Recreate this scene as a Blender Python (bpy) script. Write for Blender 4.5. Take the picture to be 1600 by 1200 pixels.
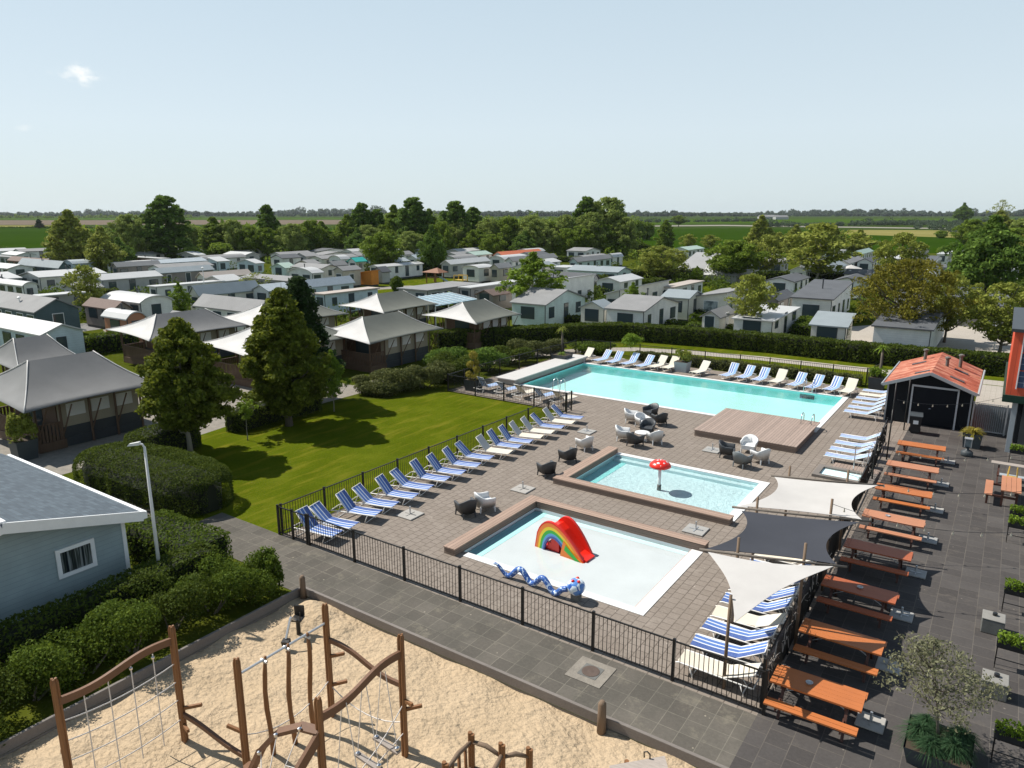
import bpy, math, random
import numpy as np
from math import sin, cos, tan, pi, radians, atan2, hypot, sqrt
from mathutils import Vector, Matrix
C = bpy.context.scene.collection
for o in list(bpy.data.objects): bpy.data.objects.remove(o)
# ------------------------------------------------------------------ camera
CX, CY, F, HOR, CAMH = 800., 600., 1130., 331., 11.5
PITCH = math.atan((CY-HOR)/F)
cam_d = bpy.data.cameras.new("camera"); cam = bpy.data.objects.new("camera", cam_d); C.objects.link(cam)
cam.location = (0, 0, CAMH); cam.rotation_euler = (pi/2-PITCH, 0, 0)
cam_d.sensor_width = 36; cam_d.lens = 36*F/1600; cam_d.clip_end = 20000; cam_d.clip_start = .1
bpy.context.scene.camera = cam
# ------------------------------------------------------------------ world, sun, exposure
SUN_EL, SHADOW_AZ = 50., 118.
w = bpy.data.worlds.new("World"); bpy.context.scene.world = w; w.use_nodes = True
nt = w.node_tree; nt.nodes.clear()
def wn(t, **k):
    n = nt.nodes.new(t)
    for a, b in k.items(): setattr(n, a, b)
    return n
sky = wn('ShaderNodeTexSky', sky_type='NISHITA', sun_disc=False)
sky.sun_elevation = radians(SUN_EL); sky.sun_rotation = radians(SHADOW_AZ-180)
sky.altitude = 0; sky.air_density = 1.0; sky.dust_density = .6; sky.ozone_density = 1.5
bg = wn('ShaderNodeBackground'); bg.inputs[1].default_value = SKY_STR = 0.115
out = wn('ShaderNodeOutputWorld')
# two small fair-weather clouds high on the left
tc = wn('ShaderNodeTexCoord')
def cloud(az, el, rx, ry, seed):
    d = Vector((sin(radians(az))*cos(radians(el)), cos(radians(az))*cos(radians(el)), sin(radians(el))))
    rt = Vector((cos(radians(az)), -sin(radians(az)), 0)); up = rt.cross(d)*1
    def dot(v, k):
        a = wn('ShaderNodeVectorMath', operation='DOT_PRODUCT'); a.inputs[1].default_value = v
        nt.links.new(tc.outputs['Generated'], a.inputs[0])
        s = wn('ShaderNodeMath', operation='SUBTRACT'); s.inputs[1].default_value = v.dot(d); nt.links.new(a.outputs['Value'], s.inputs[0])
        m = wn('ShaderNodeMath', operation='MULTIPLY'); m.inputs[1].default_value = 1/k; nt.links.new(s.outputs[0], m.inputs[0])
        p = wn('ShaderNodeMath', operation='POWER'); p.inputs[1].default_value = 2; nt.links.new(m.outputs[0], p.inputs[0]); return p
    ab = wn('ShaderNodeMath', operation='ADD'); nt.links.new(dot(rt, rx).outputs[0], ab.inputs[0]); nt.links.new(dot(up, ry).outputs[0], ab.inputs[1])
    nz = wn('ShaderNodeTexNoise'); nz.inputs['Scale'].default_value = 38; nz.inputs['Detail'].default_value = 8; nz.inputs['Roughness'].default_value = .62
    mp = wn('ShaderNodeMapping'); mp.inputs['Scale'].default_value = (1, 1, 1.8); mp.inputs['Location'].default_value = (seed, 0, 0)
    nt.links.new(tc.outputs['Generated'], mp.inputs[0]); nt.links.new(mp.outputs[0], nz.inputs[0])
    f = wn('ShaderNodeMath', operation='MULTIPLY_ADD'); f.inputs[1].default_value = 3.0; nt.links.new(nz.outputs[0], f.inputs[0]); f.inputs[2].default_value = -.95
    g = wn('ShaderNodeMath', operation='SUBTRACT'); nt.links.new(f.outputs[0], g.inputs[0]); nt.links.new(ab.outputs[0], g.inputs[1])
    h = wn('ShaderNodeMapRange', interpolation_type='SMOOTHSTEP'); h.inputs[1].default_value = 0; h.inputs[2].default_value = 1.0; nt.links.new(g.outputs[0], h.inputs[0])
    return h.outputs[0]
c1 = cloud(-28.95, 8.5, .040, .016, 0); c2 = cloud(-32.6, 5.15, .012, .005, 5)
mx = wn('ShaderNodeMath', operation='MULTIPLY_ADD'); mx.inputs[1].default_value = .3; nt.links.new(c2, mx.inputs[0]); nt.links.new(c1, mx.inputs[2])
ml = wn('ShaderNodeMath', operation='MULTIPLY'); ml.inputs[1].default_value = .9; nt.links.new(mx.outputs[0], ml.inputs[0])
mix = wn('ShaderNodeMixRGB'); mix.inputs[2].default_value = (7.3, 7.35, 7.2, 1)
hs = wn('ShaderNodeHueSaturation'); hs.inputs['Saturation'].default_value = SKY_SAT = .8; hs.inputs['Value'].default_value = 1.0
sz = wn('ShaderNodeSeparateXYZ'); nt.links.new(tc.outputs['Generated'], sz.inputs[0])
pale = wn('ShaderNodeValToRGB'); el = pale.color_ramp.elements; el.new(.10); el.new(.3); el.new(.6)
for e_, (p_, c_) in zip(el, [(0, (.505, .59, .62)), (.10, (.535, .62, .67)), (.34, (.42, .53, .61)), (.55, (.20, .28, .38)), (1, (.08, .125, .21))]): e_.position = p_; e_.color = (*c_, 1)
nt.links.new(sz.outputs[2], pale.inputs[0]); vm = wn('ShaderNodeVectorMath', operation='SCALE'); vm.inputs['Scale'].default_value = 1.0/SKY_STR; nt.links.new(pale.outputs[0], vm.inputs[0])
nt.links.new(sky.outputs[0], hs.inputs['Color']); hz = wn('ShaderNodeMixRGB'); hz.inputs[0].default_value = .88; nt.links.new(hs.outputs[0], hz.inputs[1]); nt.links.new(vm.outputs[0], hz.inputs[2]); nt.links.new(hz.outputs[0], mix.inputs[1]); nt.links.new(ml.outputs[0], mix.inputs[0])
nt.links.new(mix.outputs[0], bg.inputs[0]); nt.links.new(bg.outputs[0], out.inputs[0])
sl = bpy.data.lights.new("sun", 'SUN'); so = bpy.data.objects.new("sun", sl); C.objects.link(so)
sl.energy = 5.0; sl.angle = radians(.53); sl.color = (1, .955, .88)
sd = Vector((sin(radians(SHADOW_AZ))*cos(radians(SUN_EL)), cos(radians(SHADOW_AZ))*cos(radians(SUN_EL)), -sin(radians(SUN_EL))))
so.rotation_euler = sd.to_track_quat('-Z', 'Y').to_euler()
sc = bpy.context.scene
sc.view_settings.view_transform = 'Standard'; sc.view_settings.look = 'None'; sc.view_settings.exposure = EXPO = 0.38; sc.view_settings.gamma = 1
sc.render.engine = 'CYCLES'
cy = sc.cycles; cy.max_bounces = 6; cy.diffuse_bounces = 3; cy.glossy_bounces = 2; cy.transmission_bounces = 3; cy.transparent_max_bounces = 8; cy.volume_bounces = 0
cy.caustics_reflective = False; cy.caustics_refractive = False; cy.use_denoising = True; cy.sample_clamp_indirect = 6
# ------------------------------------------------------------------ places: G maps a spot of the survey photo to the ground, S(u, v) is the pool terrace's own grid in metres
cp, sp = cos(PITCH), sin(PITCH)
def G(px, py, z=0.):
    dx = (px-CX)/F; dy = (CY-py)/F; Y = cp+dy*sp; Z = -sp+dy*cp; t = (z-CAMH)/Z
    return Vector((dx*t, Y*t, z))
def PX(p):
    z = p[2]-CAMH; Yc = p[1]*cp-z*sp; Zc = p[1]*sp+z*cp
    return CX+F*p[0]/Yc, CY-F*Zc/Yc
def HT(px, py, top):                       # height of an upright whose foot and top are seen at these rows
    a = G(px, py); lo, hi = 0., 40.
    for _ in range(40):
        m = (lo+hi)/2
        if PX((a.x, a.y, m))[1] > top: lo = m
        else: hi = m
    return lo
RZ = -radians(34.5)
EU = Vector((cos(RZ), sin(RZ), 0)); EV = Vector((-sin(RZ), cos(RZ), 0)); O0 = G(437, 835)
def S(u, v, z=0.): return O0+EU*u+EV*v+Vector((0, 0, z))
def UV(px, py, z=0.):
    d = G(px, py, z)-O0; return d.dot(EU), d.dot(EV)
# ------------------------------------------------------------------ materials
M = {}
def lin(r, g, b): return tuple(((c/255)/12.92 if c/255 <= .04045 else ((c/255+.055)/1.055)**2.4) for c in (r, g, b))
class NT:
    def __init__(s, name):
        s.m = bpy.data.materials.new(name); s.m.use_nodes = True; s.t = s.m.node_tree
        s.b = s.t.nodes['Principled BSDF']; s.o = s.t.nodes['Material Output']
        s.c = s.n('ShaderNodeTexCoord')
    def n(s, t, **k):
        n = s.t.nodes.new(t)
        for a, b in k.items():
            if a in n.inputs.keys(): n.inputs[a].default_value = b
            else: setattr(n, a, b)
        return n
    def l(s, a, b): s.t.links.new(a, b)
    def obj(s): return s.c.outputs['Object']
    def noise(s, scale, detail=4, rough=.55, vec=None, sx=(1, 1, 1)):
        n = s.n('ShaderNodeTexNoise'); n.inputs['Scale'].default_value = scale; n.inputs['Detail'].default_value = detail; n.inputs['Roughness'].default_value = rough
        mp = s.n('ShaderNodeMapping'); mp.inputs['Scale'].default_value = sx; s.l(vec or s.obj(), mp.inputs[0]); s.l(mp.outputs[0], n.inputs[0]); return n.outputs['Fac']
    def ramp(s, fac, stops, interp='LINEAR'):
        r = s.n('ShaderNodeValToRGB'); r.color_ramp.interpolation = interp; el = r.color_ramp.elements
        while len(el) < len(stops): el.new(.5)
        for e, (p, c) in zip(el, stops): e.position = p; e.color = (*c, 1) if len(c) == 3 else c
        s.l(fac, r.inputs[0]); return r.outputs[0]
    def mix(s, f, a, b, mode='MIX'):
        m = s.n('ShaderNodeMixRGB', blend_type=mode)
        for i, x in ((0, f), (1, a), (2, b)):
            if hasattr(x, 'links'): s.l(x, m.inputs[i])
            else: m.inputs[i].default_value = x if i == 0 else (*x, 1)
        return m.outputs[0]
    def math(s, op, a, b=0., c=0.):
        m = s.n('ShaderNodeMath', operation=op)
        for i, x in enumerate((a, b, c)):
            if hasattr(x, 'links'): s.l(x, m.inputs[i])
            else: m.inputs[i].default_value = x
        return m.outputs[0]
    def bump(s, h, st=.3, d=.02):
        b = s.n('ShaderNodeBump'); b.inputs['Strength'].default_value = st; b.inputs['Distance'].default_value = d
        s.l(h, b.inputs['Height']); s.l(b.outputs[0], s.b.inputs['Normal'])
    def col(s, c):
        if hasattr(c, 'links'): s.l(c, s.b.inputs['Base Color'])
        else: s.b.inputs['Base Color'].default_value = (*c, 1)
    def fin(s, rough=.6, metal=0, spec=.4):
        s.b.inputs['Roughness'].default_value = rough; s.b.inputs['Metallic'].default_value = metal; s.b.inputs['Specular IOR Level'].default_value = spec; return s.m
def plain(name, c, rough=.6, metal=0, var=.18, scale=3, fine=40, bump=0., spec=.4, sx=(1, 1, 1)):
    if name in M: return M[name]
    k = NT(name); a = k.noise(scale, 5, .6, sx=sx); b = k.noise(fine, 3, .6, sx=sx)
    d = tuple(x*(1-var) for x in c); e = tuple(min(1, x*(1+var*.6)) for x in c)
    f = k.mix(.35, k.ramp(a, [(.3, d), (.7, e)]), k.ramp(b, [(.3, d), (.7, e)])); k.col(f)
    if bump: k.bump(b, bump, .01)
    M[name] = k.fin(rough, metal, spec); return M[name]
def wood(name, c, rough=.65, scale=1., dark=.55, axis=0):
    if name in M: return M[name]
    k = NT(name); s = [14., 14., 14.]; s[axis] = .9
    g = k.noise(2.2*scale, 5, .6, sx=tuple(s)); h = k.noise(.8, 3)
    f = k.mix(.5, k.ramp(g, [(.3, tuple(x*dark for x in c)), (.65, c)]), k.ramp(h, [(.3, tuple(x*.8 for x in c)), (.7, tuple(min(1, x*1.12) for x in c))]))
    k.col(f); k.bump(g, .25, .01); M[name] = k.fin(rough); return M[name]
def slabs(name, ca, cb, mortar, bw, bh, rot=90, ms=.012, stain=.5, stain_c=(.05, .045, .04), offset=.5, stainscale=.35, spots=None):
    k = NT(name); mp = k.n('ShaderNodeMapping'); mp.inputs['Rotation'].default_value = (0, 0, radians(rot)); k.l(k.obj(), mp.inputs[0])
    br = k.n('ShaderNodeTexBrick', offset=offset, squash=1.); br.inputs['Scale'].default_value = 1
    br.inputs['Color1'].default_value = (*ca, 1); br.inputs['Color2'].default_value = (*cb, 1); br.inputs['Mortar'].default_value = (*mortar, 1)
    br.inputs['Mortar Size'].default_value = ms; br.inputs['Mortar Smooth'].default_value = .3; br.inputs['Brick Width'].default_value = bw; br.inputs['Row Height'].default_value = bh
    k.l(mp.outputs[0], br.inputs[0]); f = br.outputs['Color']
    f = k.mix(k.ramp(k.noise(stainscale, 6, .65), [(.38, (stain,)*3), (.62, (0, 0, 0))]), f, stain_c)
    f = k.mix(.36, f, k.ramp(k.noise(13, 6, .8), [(.3, tuple(x*.6 for x in ca)), (.7, tuple(min(1, x*1.5) for x in ca))]))
    if spots:
        f = k.mix(k.ramp(k.noise(1.3, 8, .75), [(.55, (0, 0, 0)), (.66, (.6,)*3)]), f, spots)
        vo = k.n('ShaderNodeTexVoronoi'); vo.inputs['Scale'].default_value = 2.3; k.l(k.obj(), vo.inputs[0])
        f = k.mix(k.ramp(vo.outputs['Distance'], [(.035, (.8,)*3), (.07, (0, 0, 0))]), f, tuple(min(1, x*1.7) for x in spots))
    k.col(f); k.bump(k.mix(.5, br.outputs['Fac'], k.noise(60, 3)), .35, .006)
    k.t.nodes['Bump'].invert = True; M[name] = k.fin(.85, 0, .06); return M[name]
def foliage(name, dark, mid, light, scale=1.3, trans=.32):
    k = NT(name); a = k.noise(scale, 4, .6); b = k.noise(scale*9, 2, .7)
    f = k.mix(.5, k.ramp(a, [(.3, dark), (.5, mid), (.72, light)]), k.ramp(b, [(.3, dark), (.55, mid), (.75, light)]))
    rg = k.n('ShaderNodeNewGeometry'); f = k.mix(.45, f, k.ramp(rg.outputs['Random Per Island'], [(0, tuple(x*.62 for x in mid)), (.5, mid), (1, tuple(x*1.35 for x in light))]))
    k.col(f); k.fin(.7, 0, .08)
    tr = k.n('ShaderNodeBsdfTranslucent'); k.l(k.mix(.5, f, light), tr.inputs[0]); ms = k.n('ShaderNodeMixShader'); ms.inputs[0].default_value = trans
    k.l(k.b.outputs[0], ms.inputs[1]); k.l(tr.outputs[0], ms.inputs[2]); k.l(ms.outputs[0], k.o.inputs[0]); M[name] = k.m; return k.m
foliage('leaf_dark', (.034, .075, .012), (.085, .15, .024), (.20, .29, .05))
foliage('leaf_conifer', (.012, .026, .008), (.026, .05, .014), (.05, .085, .025))
foliage('leaf_mid', (.06, .10, .012), (.135, .20, .024), (.25, .32, .042))
foliage('leaf_bright', (.06, .115, .012), (.14, .215, .024), (.26, .35, .042))
foliage('leaf_olive', (.11, .135, .022), (.215, .245, .042), (.34, .36, .075))
foliage('leaf_willow', (.10, .145, .03), (.21, .27, .06), (.33, .38, .10))
foliage('leaf_autumn', (.07, .07, .011), (.145, .135, .018), (.25, .225, .032))
foliage('leaf_near', (.026, .042, .006), (.085, .112, .013), (.25, .275, .032), scale=.9)
foliage('leaf_hedge', (.022, .038, .007), (.058, .088, .013), (.125, .155, .024), scale=2)
foliage('leaf_hedge_light', (.026, .05, .007), (.068, .11, .014), (.16, .21, .026), scale=2)
foliage('leaf_shrub', (.035, .045, .016), (.09, .105, .032), (.18, .19, .065), scale=2.5)
foliage('leaf_grey_green', (.10, .10, .055), (.17, .17, .095), (.27, .27, .17), scale=3)
foliage('leaf_yellow', (.12, .11, .015), (.26, .22, .035), (.40, .34, .07), scale=4)
foliage('leaf_tuft', (.015, .045, .02), (.035, .08, .035), (.08, .13, .06), scale=3)
foliage('leaf_haze_grey', (.045, .065, .04), (.075, .105, .062), (.12, .155, .10), scale=2)  # far foliage: blue grey of distance haze put into the leaf colour
bark = wood('bark', (.16, .135, .105), .9, .6, .45, axis=2)
bark_pale = wood('bark_pale', (.27, .25, .20), .9, .6, .5, axis=2)
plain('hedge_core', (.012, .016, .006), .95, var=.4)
slabs('deck_paving', (.25, .212, .18), (.205, .172, .143), (.05, .04, .032), .33, .33, ms=.017, stain=.34, stain_c=(.16, .135, .11), stainscale=.5, spots=(.30, .26, .22))
slabs('path_paving', (.10, .09, .077), (.16, .144, .122), (.235, .215, .175), .50, .52, rot=0, ms=.012, stain=.6, stain_c=(.07, .068, .058), offset=0., stainscale=.8, spots=(.20, .18, .14))
slabs('terrace_paving', (.066, .060, .057), (.115, .105, .098), (.175, .155, .13), .52, .52, rot=90, ms=.010, stain=.45, stain_c=(.050, .045, .043), offset=.5, stainscale=.5, spots=(.12, .105, .09))
slabs('pale_paving', (.40, .36, .31), (.35, .31, .27), (.2, .18, .15), .3, .3, ms=.01, stain=.4, stain_c=(.27, .25, .21))
slabs('house_siding', (.25, .33, .37), (.24, .315, .355), (.14, .18, .2), 8., .15, rot=0, ms=.008, stain=.1, stain_c=(.2, .25, .27))
# brick patterns lie in x/y: siding uses its own mapping below
def siding(name, c, pitch=.16, vertical=False, rough=.6):
    if name in M: return M[name]
    k = NT(name); sx = k.n('ShaderNodeSeparateXYZ'); k.l(k.obj(), sx.inputs[0])
    co = k.math('ADD', sx.outputs[0], sx.outputs[1]) if vertical else sx.outputs[2]
    fr = k.math('FRACT', k.math('DIVIDE', co, pitch)); ln = k.ramp(fr, [(0, (0,)*3), (.08, (1,)*3)])
    a = k.ramp(k.noise(1.2, 5, .6), [(.3, tuple(x*.85 for x in c)), (.7, tuple(min(1, x*1.06) for x in c))])
    k.col(k.mix(ln, tuple(x*.55 for x in c), a)); k.bump(fr, .4, .02); M[name] = k.fin(rough, 0, .15); return M[name]
M.pop('house_siding'); siding('house_siding', (.30, .37, .385), .15)
siding('white_wall', (.74, .74, .71), .18); siding('cream_wall', (.72, .69, .62), .18); siding('pale_blue_wall', (.55, .64, .68), .18)
siding('grey_wall', (.42, .42, .41), .18); siding('teal_wall', (.09, .13, .14), .2); siding('taupe_wall', (.28, .25, .23), .2); siding('beige_wall', (.52, .47, .38), .2)
siding('mint_wall', (.55, .66, .63), .18); siding('brown_wall', (.26, .13, .08), .2); siding('black_boards', (.009, .011, .014), .14, True, .8)
siding('red_cladding', (.62, .10, .05), .28, True, .45); siding('dark_green_boards', (.02, .05, .035), .2)
def roofm(name, c, pitch=.3, vertical=False, var=.25):
    return siding(name, c, pitch, vertical, .75)
plain('roof_white', (.47, .47, .46), .5, var=.12, scale=.5); plain('roof_grey', (.23, .228, .225), .8, var=.2, scale=.6); plain('roof_dark', (.095, .10, .108), .8, var=.2, scale=.6)
plain('roof_teal', (.25, .285, .30), .7, var=.15, scale=.6); plain('roof_beige', (.40, .345, .30), .8, var=.15, scale=.6); plain('roof_brown', (.16, .11, .09), .8, var=.2)
plain('roof_turquoise', (.03, .42, .38), .6); plain('roof_orange', (.62, .17, .08), .7); plain('roof_green', (.34, .44, .38), .7); plain('roof_blue', (.36, .40, .425), .5); plain('awning_orange', (.60, .22, .03), .7)
plain('trim_dark', (.045, .05, .056), .5); plain('trim_white', (.78, .78, .77), .45, var=.08); plain('trim_grey', (.33, .36, .38), .5, var=.1)
plain('black_metal', (.014, .013, .012), .45, var=.2, metal=.0); plain('steel', (.62, .63, .64), .22, metal=1., var=.06); plain('white_metal', (.80, .77, .72), .4, var=.06); plain('galvanised', (.55, .56, .57), .45, metal=.7, var=.1)
plain('dark_planter', (.05, .06, .066), .55, var=.25); plain('black_plastic', (.02, .021, .023), .4); plain('soil', (.05, .035, .022), .95, fine=30)
plain('bark_mulch', (.20, .08, .045), .95, var=.5, fine=25); plain('concrete', (.24, .23, .21), .85, var=.25, scale=4, bump=.3); plain('concrete_dark', (.14, .14, .13), .85, var=.3, scale=4)
plain('white_slab', (.36, .34, .31), .7, var=.12); plain('grey_slab', (.33, .32, .30), .8, var=.2)
plain('chair_white', (.70, .70, .69), .45, var=.05); plain('chair_dark', (.055, .06, .066), .5, var=.2); plain('chair_grey', (.19, .21, .22), .5, var=.15)
plain('cream_fabric', (.66, .60, .49), .75, var=.06, fine=90); plain('grey_mesh', (.42, .43, .43), .7, var=.12)
def canvas(name, c, tr=.25, wr=.4):
    k = NT(name); a = k.noise(.7, 4, .6); k.col(k.ramp(a, [(.3, tuple(x*.9 for x in c)), (.7, tuple(min(1, x*1.05) for x in c))]))
    n1 = k.noise(1.1, 5, .6, sx=(1, 2.5, 1)); k.bump(k.mix(.3, n1, k.noise(60, 2)), wr, .05); k.fin(.8, 0, .2)
    t = k.n('ShaderNodeBsdfTranslucent'); t.inputs[0].default_value = (*c, 1); ms = k.n('ShaderNodeMixShader'); ms.inputs[0].default_value = tr
    k.l(k.b.outputs[0], ms.inputs[1]); k.l(t.outputs[0], ms.inputs[2]); k.l(ms.outputs[0], k.o.inputs[0]); M[name] = k.m; return k.m
canvas('sail_white', (.60, .575, .545), .2, .2); canvas('sail_dark', (.052, .055, .066), .06, .12)
canvas('tent_white', (.82, .80, .77), .35); canvas('tent_grey', (.150, .155, .132), .05); canvas('tent_grey_light', (.160, .160, .158), .05); canvas('tent_grey_mid', (.24, .24, .235), .1); canvas('tent_wall', (.36, .31, .23), .1)
def stripe(name, pal, pitch=.3, off=.0):
    k = NT(name); sx = k.n('ShaderNodeSeparateXYZ'); k.l(k.obj(), sx.inputs[0])
    f = k.math('FRACT', k.math('DIVIDE', k.math('ADD', sx.outputs[1], 9.0+off), pitch))
    k.col(k.mix(.12, k.ramp(f, pal, 'CONSTANT'), k.ramp(k.noise(30, 3), [(.3, (.1, .15, .3)), (.7, (.8, .85, .9))]))); M[name] = k.fin(.75, 0, .2)
B1, B2, W1, L1 = (.022, .07, .27), (.05, .14, .42), (.66, .69, .72), (.22, .38, .64)
stripe('striped_fabric', [(0, B1), (.18, W1), (.26, B2), (.46, W1), (.54, B2), (.74, W1), (.82, B1)], .58, .09)
stripe('striped_fabric_pale', [(0, L1), (.17, W1), (.28, B2), (.44, W1), (.56, B2), (.72, W1), (.83, L1)], .58, .09)
wood('table_orange', (.46, .145, .042), .5, .7, .8); wood('table_salmon', (.46, .20, .11), .6, .7, .8); wood('table_shaded', (.38, .10, .04), .5, .7, .75); wood('table_legs', (.075, .028, .018), .6, .7)  # the darkest table tone has the shade of the sails in its colour
wood('pole_wood', (.19, .13, .085), .8, axis=2); wood('beam_wood', (.17, .145, .12), .85); wood('play_wood', (.235, .105, .038), .6, 1., .5, axis=2); wood('play_beam', (.17, .085, .045), .65, 1., .6)
wood('grey_wood', (.20, .175, .155), .85, 1., .6); wood('tent_wood', (.135, .080, .050), .7, 1., .5, axis=2); wood('weathered', (.36, .31, .27), .85)
def planks(name, c, gap, w, axis='y', gapw=.08):
    k = NT(name); sx = k.n('ShaderNodeSeparateXYZ'); k.l(k.obj(), sx.inputs[0]); co = sx.outputs['xyz'.index(axis)]
    d = k.math('DIVIDE', co, w); fr = k.math('FRACT', d); fl = k.math('FLOOR', d)
    wn_ = k.n('ShaderNodeTexWhiteNoise', noise_dimensions='1D'); k.l(fl, wn_.inputs['W'])
    a = k.ramp(wn_.outputs['Value'], [(0, tuple(x*.78 for x in c)), (1, tuple(min(1, x*1.15) for x in c))])
    s = (1, 12, 12) if axis == 'y' else ((12, 1, 12) if axis == 'x' else (1, 1, 14))
    a = k.mix(.4, a, k.ramp(k.noise(2, 5, .6, sx=s), [(.3, tuple(x*.65 for x in c)), (.7, tuple(min(1, x*1.2) for x in c))]))
    ln = k.ramp(fr, [(0, (0,)*3), (gapw, (0,)*3), (gapw+.02, (1,)*3)]); k.col(k.mix(ln, gap, a)); k.bump(ln, .5, .01); M[name] = k.fin(.75); return k.m
planks('deck_planks', (.33, .25, .205), (.08, .06, .05), .145, 'x'); planks('bench_planks', (.36, .25, .19), (.09, .065, .05), .145, 'y'); planks('bench_planks_across', (.36, .25, .19), (.09, .065, .05), .145, 'x')
planks('cladding_side', (.25, .185, .145), (.06, .045, .035), .09, 'z')
# ground covers
def lawn(name, a, b, c, s1=.25, s2=6, stripes=0.):
    k = NT(name); n1 = k.noise(s1, 5, .6); n2 = k.noise(s2, 5, .75); n3 = k.noise(.9, 4, .7, sx=(2.2, .35, 1))
    f = k.mix(.5, k.ramp(n1, [(.3, a), (.5, b), (.7, c)]), k.ramp(n2, [(.3, a), (.5, b), (.7, c)]))
    if stripes: f = k.mix(k.ramp(n3, [(.5, (0,)*3), (.72, (stripes,)*3)]), f, (c[0]*1.45, c[1]*1.12, c[2]*1.6))
    k.col(f); k.bump(n2, .6, .06); M[name] = k.fin(1., 0, .0)
lawn('lawn_grass', (.042, .060, .003), (.072, .096, .005), (.125, .140, .012), .45, 11, .6)
lawn('camp_grass', (.035, .05, .006), (.06, .075, .008), (.095, .10, .016), .06, 1.5)
lawn('field_green', (.016, .040, .002), (.022, .050, .0025), (.030, .060, .003), .02, .5)
lawn('field_green_bright', (.03, .065, .006), (.045, .085, .008), (.06, .10, .01), .02, .4)
lawn('field_brown', (.12, .095, .072), (.15, .12, .092), (.185, .145, .11), .02, .4)
lawn('field_dry', (.13, .13, .035), (.20, .18, .06), (.26, .23, .09), .03, .4)
lawn('base_land', (.022, .042, .008), (.036, .06, .012), (.055, .075, .018), .006, .08)
k = NT('sand'); n2 = k.noise(5.2, 3, .5, sx=(1, 1.45, 1)); n3 = k.noise(.7, 4); n4 = k.noise(70, 2)
k.col(k.mix(.3, k.ramp(n3, [(.3, (.41, .31, .20)), (.7, (.49, .375, .25))]), k.ramp(n4, [(.3, (.38, .285, .18)), (.7, (.52, .405, .28))]))); k.bump(k.mix(.05, n2, n4), 1., .13); M['sand'] = k.fin(1, 0, .0)
plain('gravel', (.24, .215, .18), .95, var=.3, fine=25, bump=.5)
plain('asphalt', (.18, .175, .17), .9, var=.2, fine=30)
# pool
def tile(name, c, var=.06): 
    k = NT(name); k.col(k.ramp(k.noise(.6, 4, .6), [(.3, tuple(x*(1-var) for x in c)), (.7, tuple(min(1, x*(1+var)) for x in c))])); M[name] = k.fin(.5, 0, .3)
tile('pool_turquoise', (.47, .82, .79)); tile('pool_wall', (.13, .72, .63)); tile('pool_pale', (.64, .84, .86)); tile('pool_teal', (.30, .80, .78)); tile('pool_white', (.61, .65, .66)); plain('coping_white', (.70, .69, .67), .5, var=.05)
def water(name, tint, wav=.12, ws=1.6):
    k = NT(name); k.t.nodes.remove(k.b); tr = k.n('ShaderNodeBsdfTransparent'); tr.inputs[0].default_value = (*tint, 1); gl = k.n('ShaderNodeBsdfGlossy'); gl.inputs['Roughness'].default_value = .03
    fr = k.n('ShaderNodeFresnel'); fr.inputs[0].default_value = 1.33; bp = k.n('ShaderNodeBump'); bp.inputs['Strength'].default_value = wav; bp.inputs['Distance'].default_value = .12
    k.l(k.mix(.4, k.noise(ws, 4, .6), k.noise(ws*5, 3, .6)), bp.inputs['Height']); k.l(bp.outputs[0], fr.inputs['Normal']); k.l(bp.outputs[0], gl.inputs['Normal'])
    ms = k.n('ShaderNodeMixShader'); k.l(fr.outputs[0], ms.inputs[0]); k.l(tr.outputs[0], ms.inputs[1]); k.l(gl.outputs[0], ms.inputs[2]); k.l(ms.outputs[0], k.o.inputs[0]); M[name] = k.m
water('water_deep', (.93, .998, .99), .2, 1.2); water('water_shallow', (.97, 1, 1), .42, 4.5); water('water_film', (.99, 1, 1), .10, 2.)
k = NT('glass'); k.col((.05, .07, .08)); M['glass'] = k.fin(.08, 0, .6)
k = NT('curtain_glass'); k.col(k.ramp(k.noise(3, 3, .6, sx=(1, 5, .15)), [(.42, (.012, .016, .02)), (.52, (.05, .06, .05)), (.6, (.20, .22, .22))])); M['curtain_glass'] = k.fin(.1, 0, .5)
k = NT('glass_pale'); k.col(k.ramp(k.noise(1.5, 2), [(.4, (.10, .13, .14)), (.6, (.35, .40, .42))])); M['glass_pale'] = k.fin(.12, 0, .6)
k = NT('shed_roof'); sx = k.n('ShaderNodeSeparateXYZ'); k.l(k.obj(), sx.inputs[0]); fr = k.math('FRACT', k.math('DIVIDE', sx.outputs[1], .23))
a = k.ramp(k.noise(1.1, 6, .7, sx=(.6, 2.2, 1)), [(.36, (.18, .045, .025)), (.44, (.33, .085, .042)), (.52, (.40, .125, .072)), (.58, (.58, .28, .19)), (.64, (.30, .13, .05))]); k.col(k.mix(k.ramp(fr, [(0, (.75,)*3), (.1, (0,)*3)]), a, (.3, .09, .045)))
k.bump(fr, .6, .03); M['shed_roof'] = k.fin(.7)
k = NT('roof_shingle'); br = k.n('ShaderNodeTexBrick', offset=.5); br.inputs['Scale'].default_value = 1; br.inputs['Brick Width'].default_value = .25; br.inputs['Row Height'].default_value = .16; br.inputs['Mortar Size'].default_value = .012
br.inputs['Color1'].default_value = (.095, .125, .15, 1); br.inputs['Color2'].default_value = (.06, .08, .10, 1); br.inputs['Mortar'].default_value = (.07, .085, .10, 1); k.l(k.obj(), br.inputs[0]); k.col(br.outputs[0])
k.bump(br.outputs['Fac'], .6, .02); k.t.nodes['Bump'].invert = True; M['roof_shingle'] = k.fin(.85)
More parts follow.
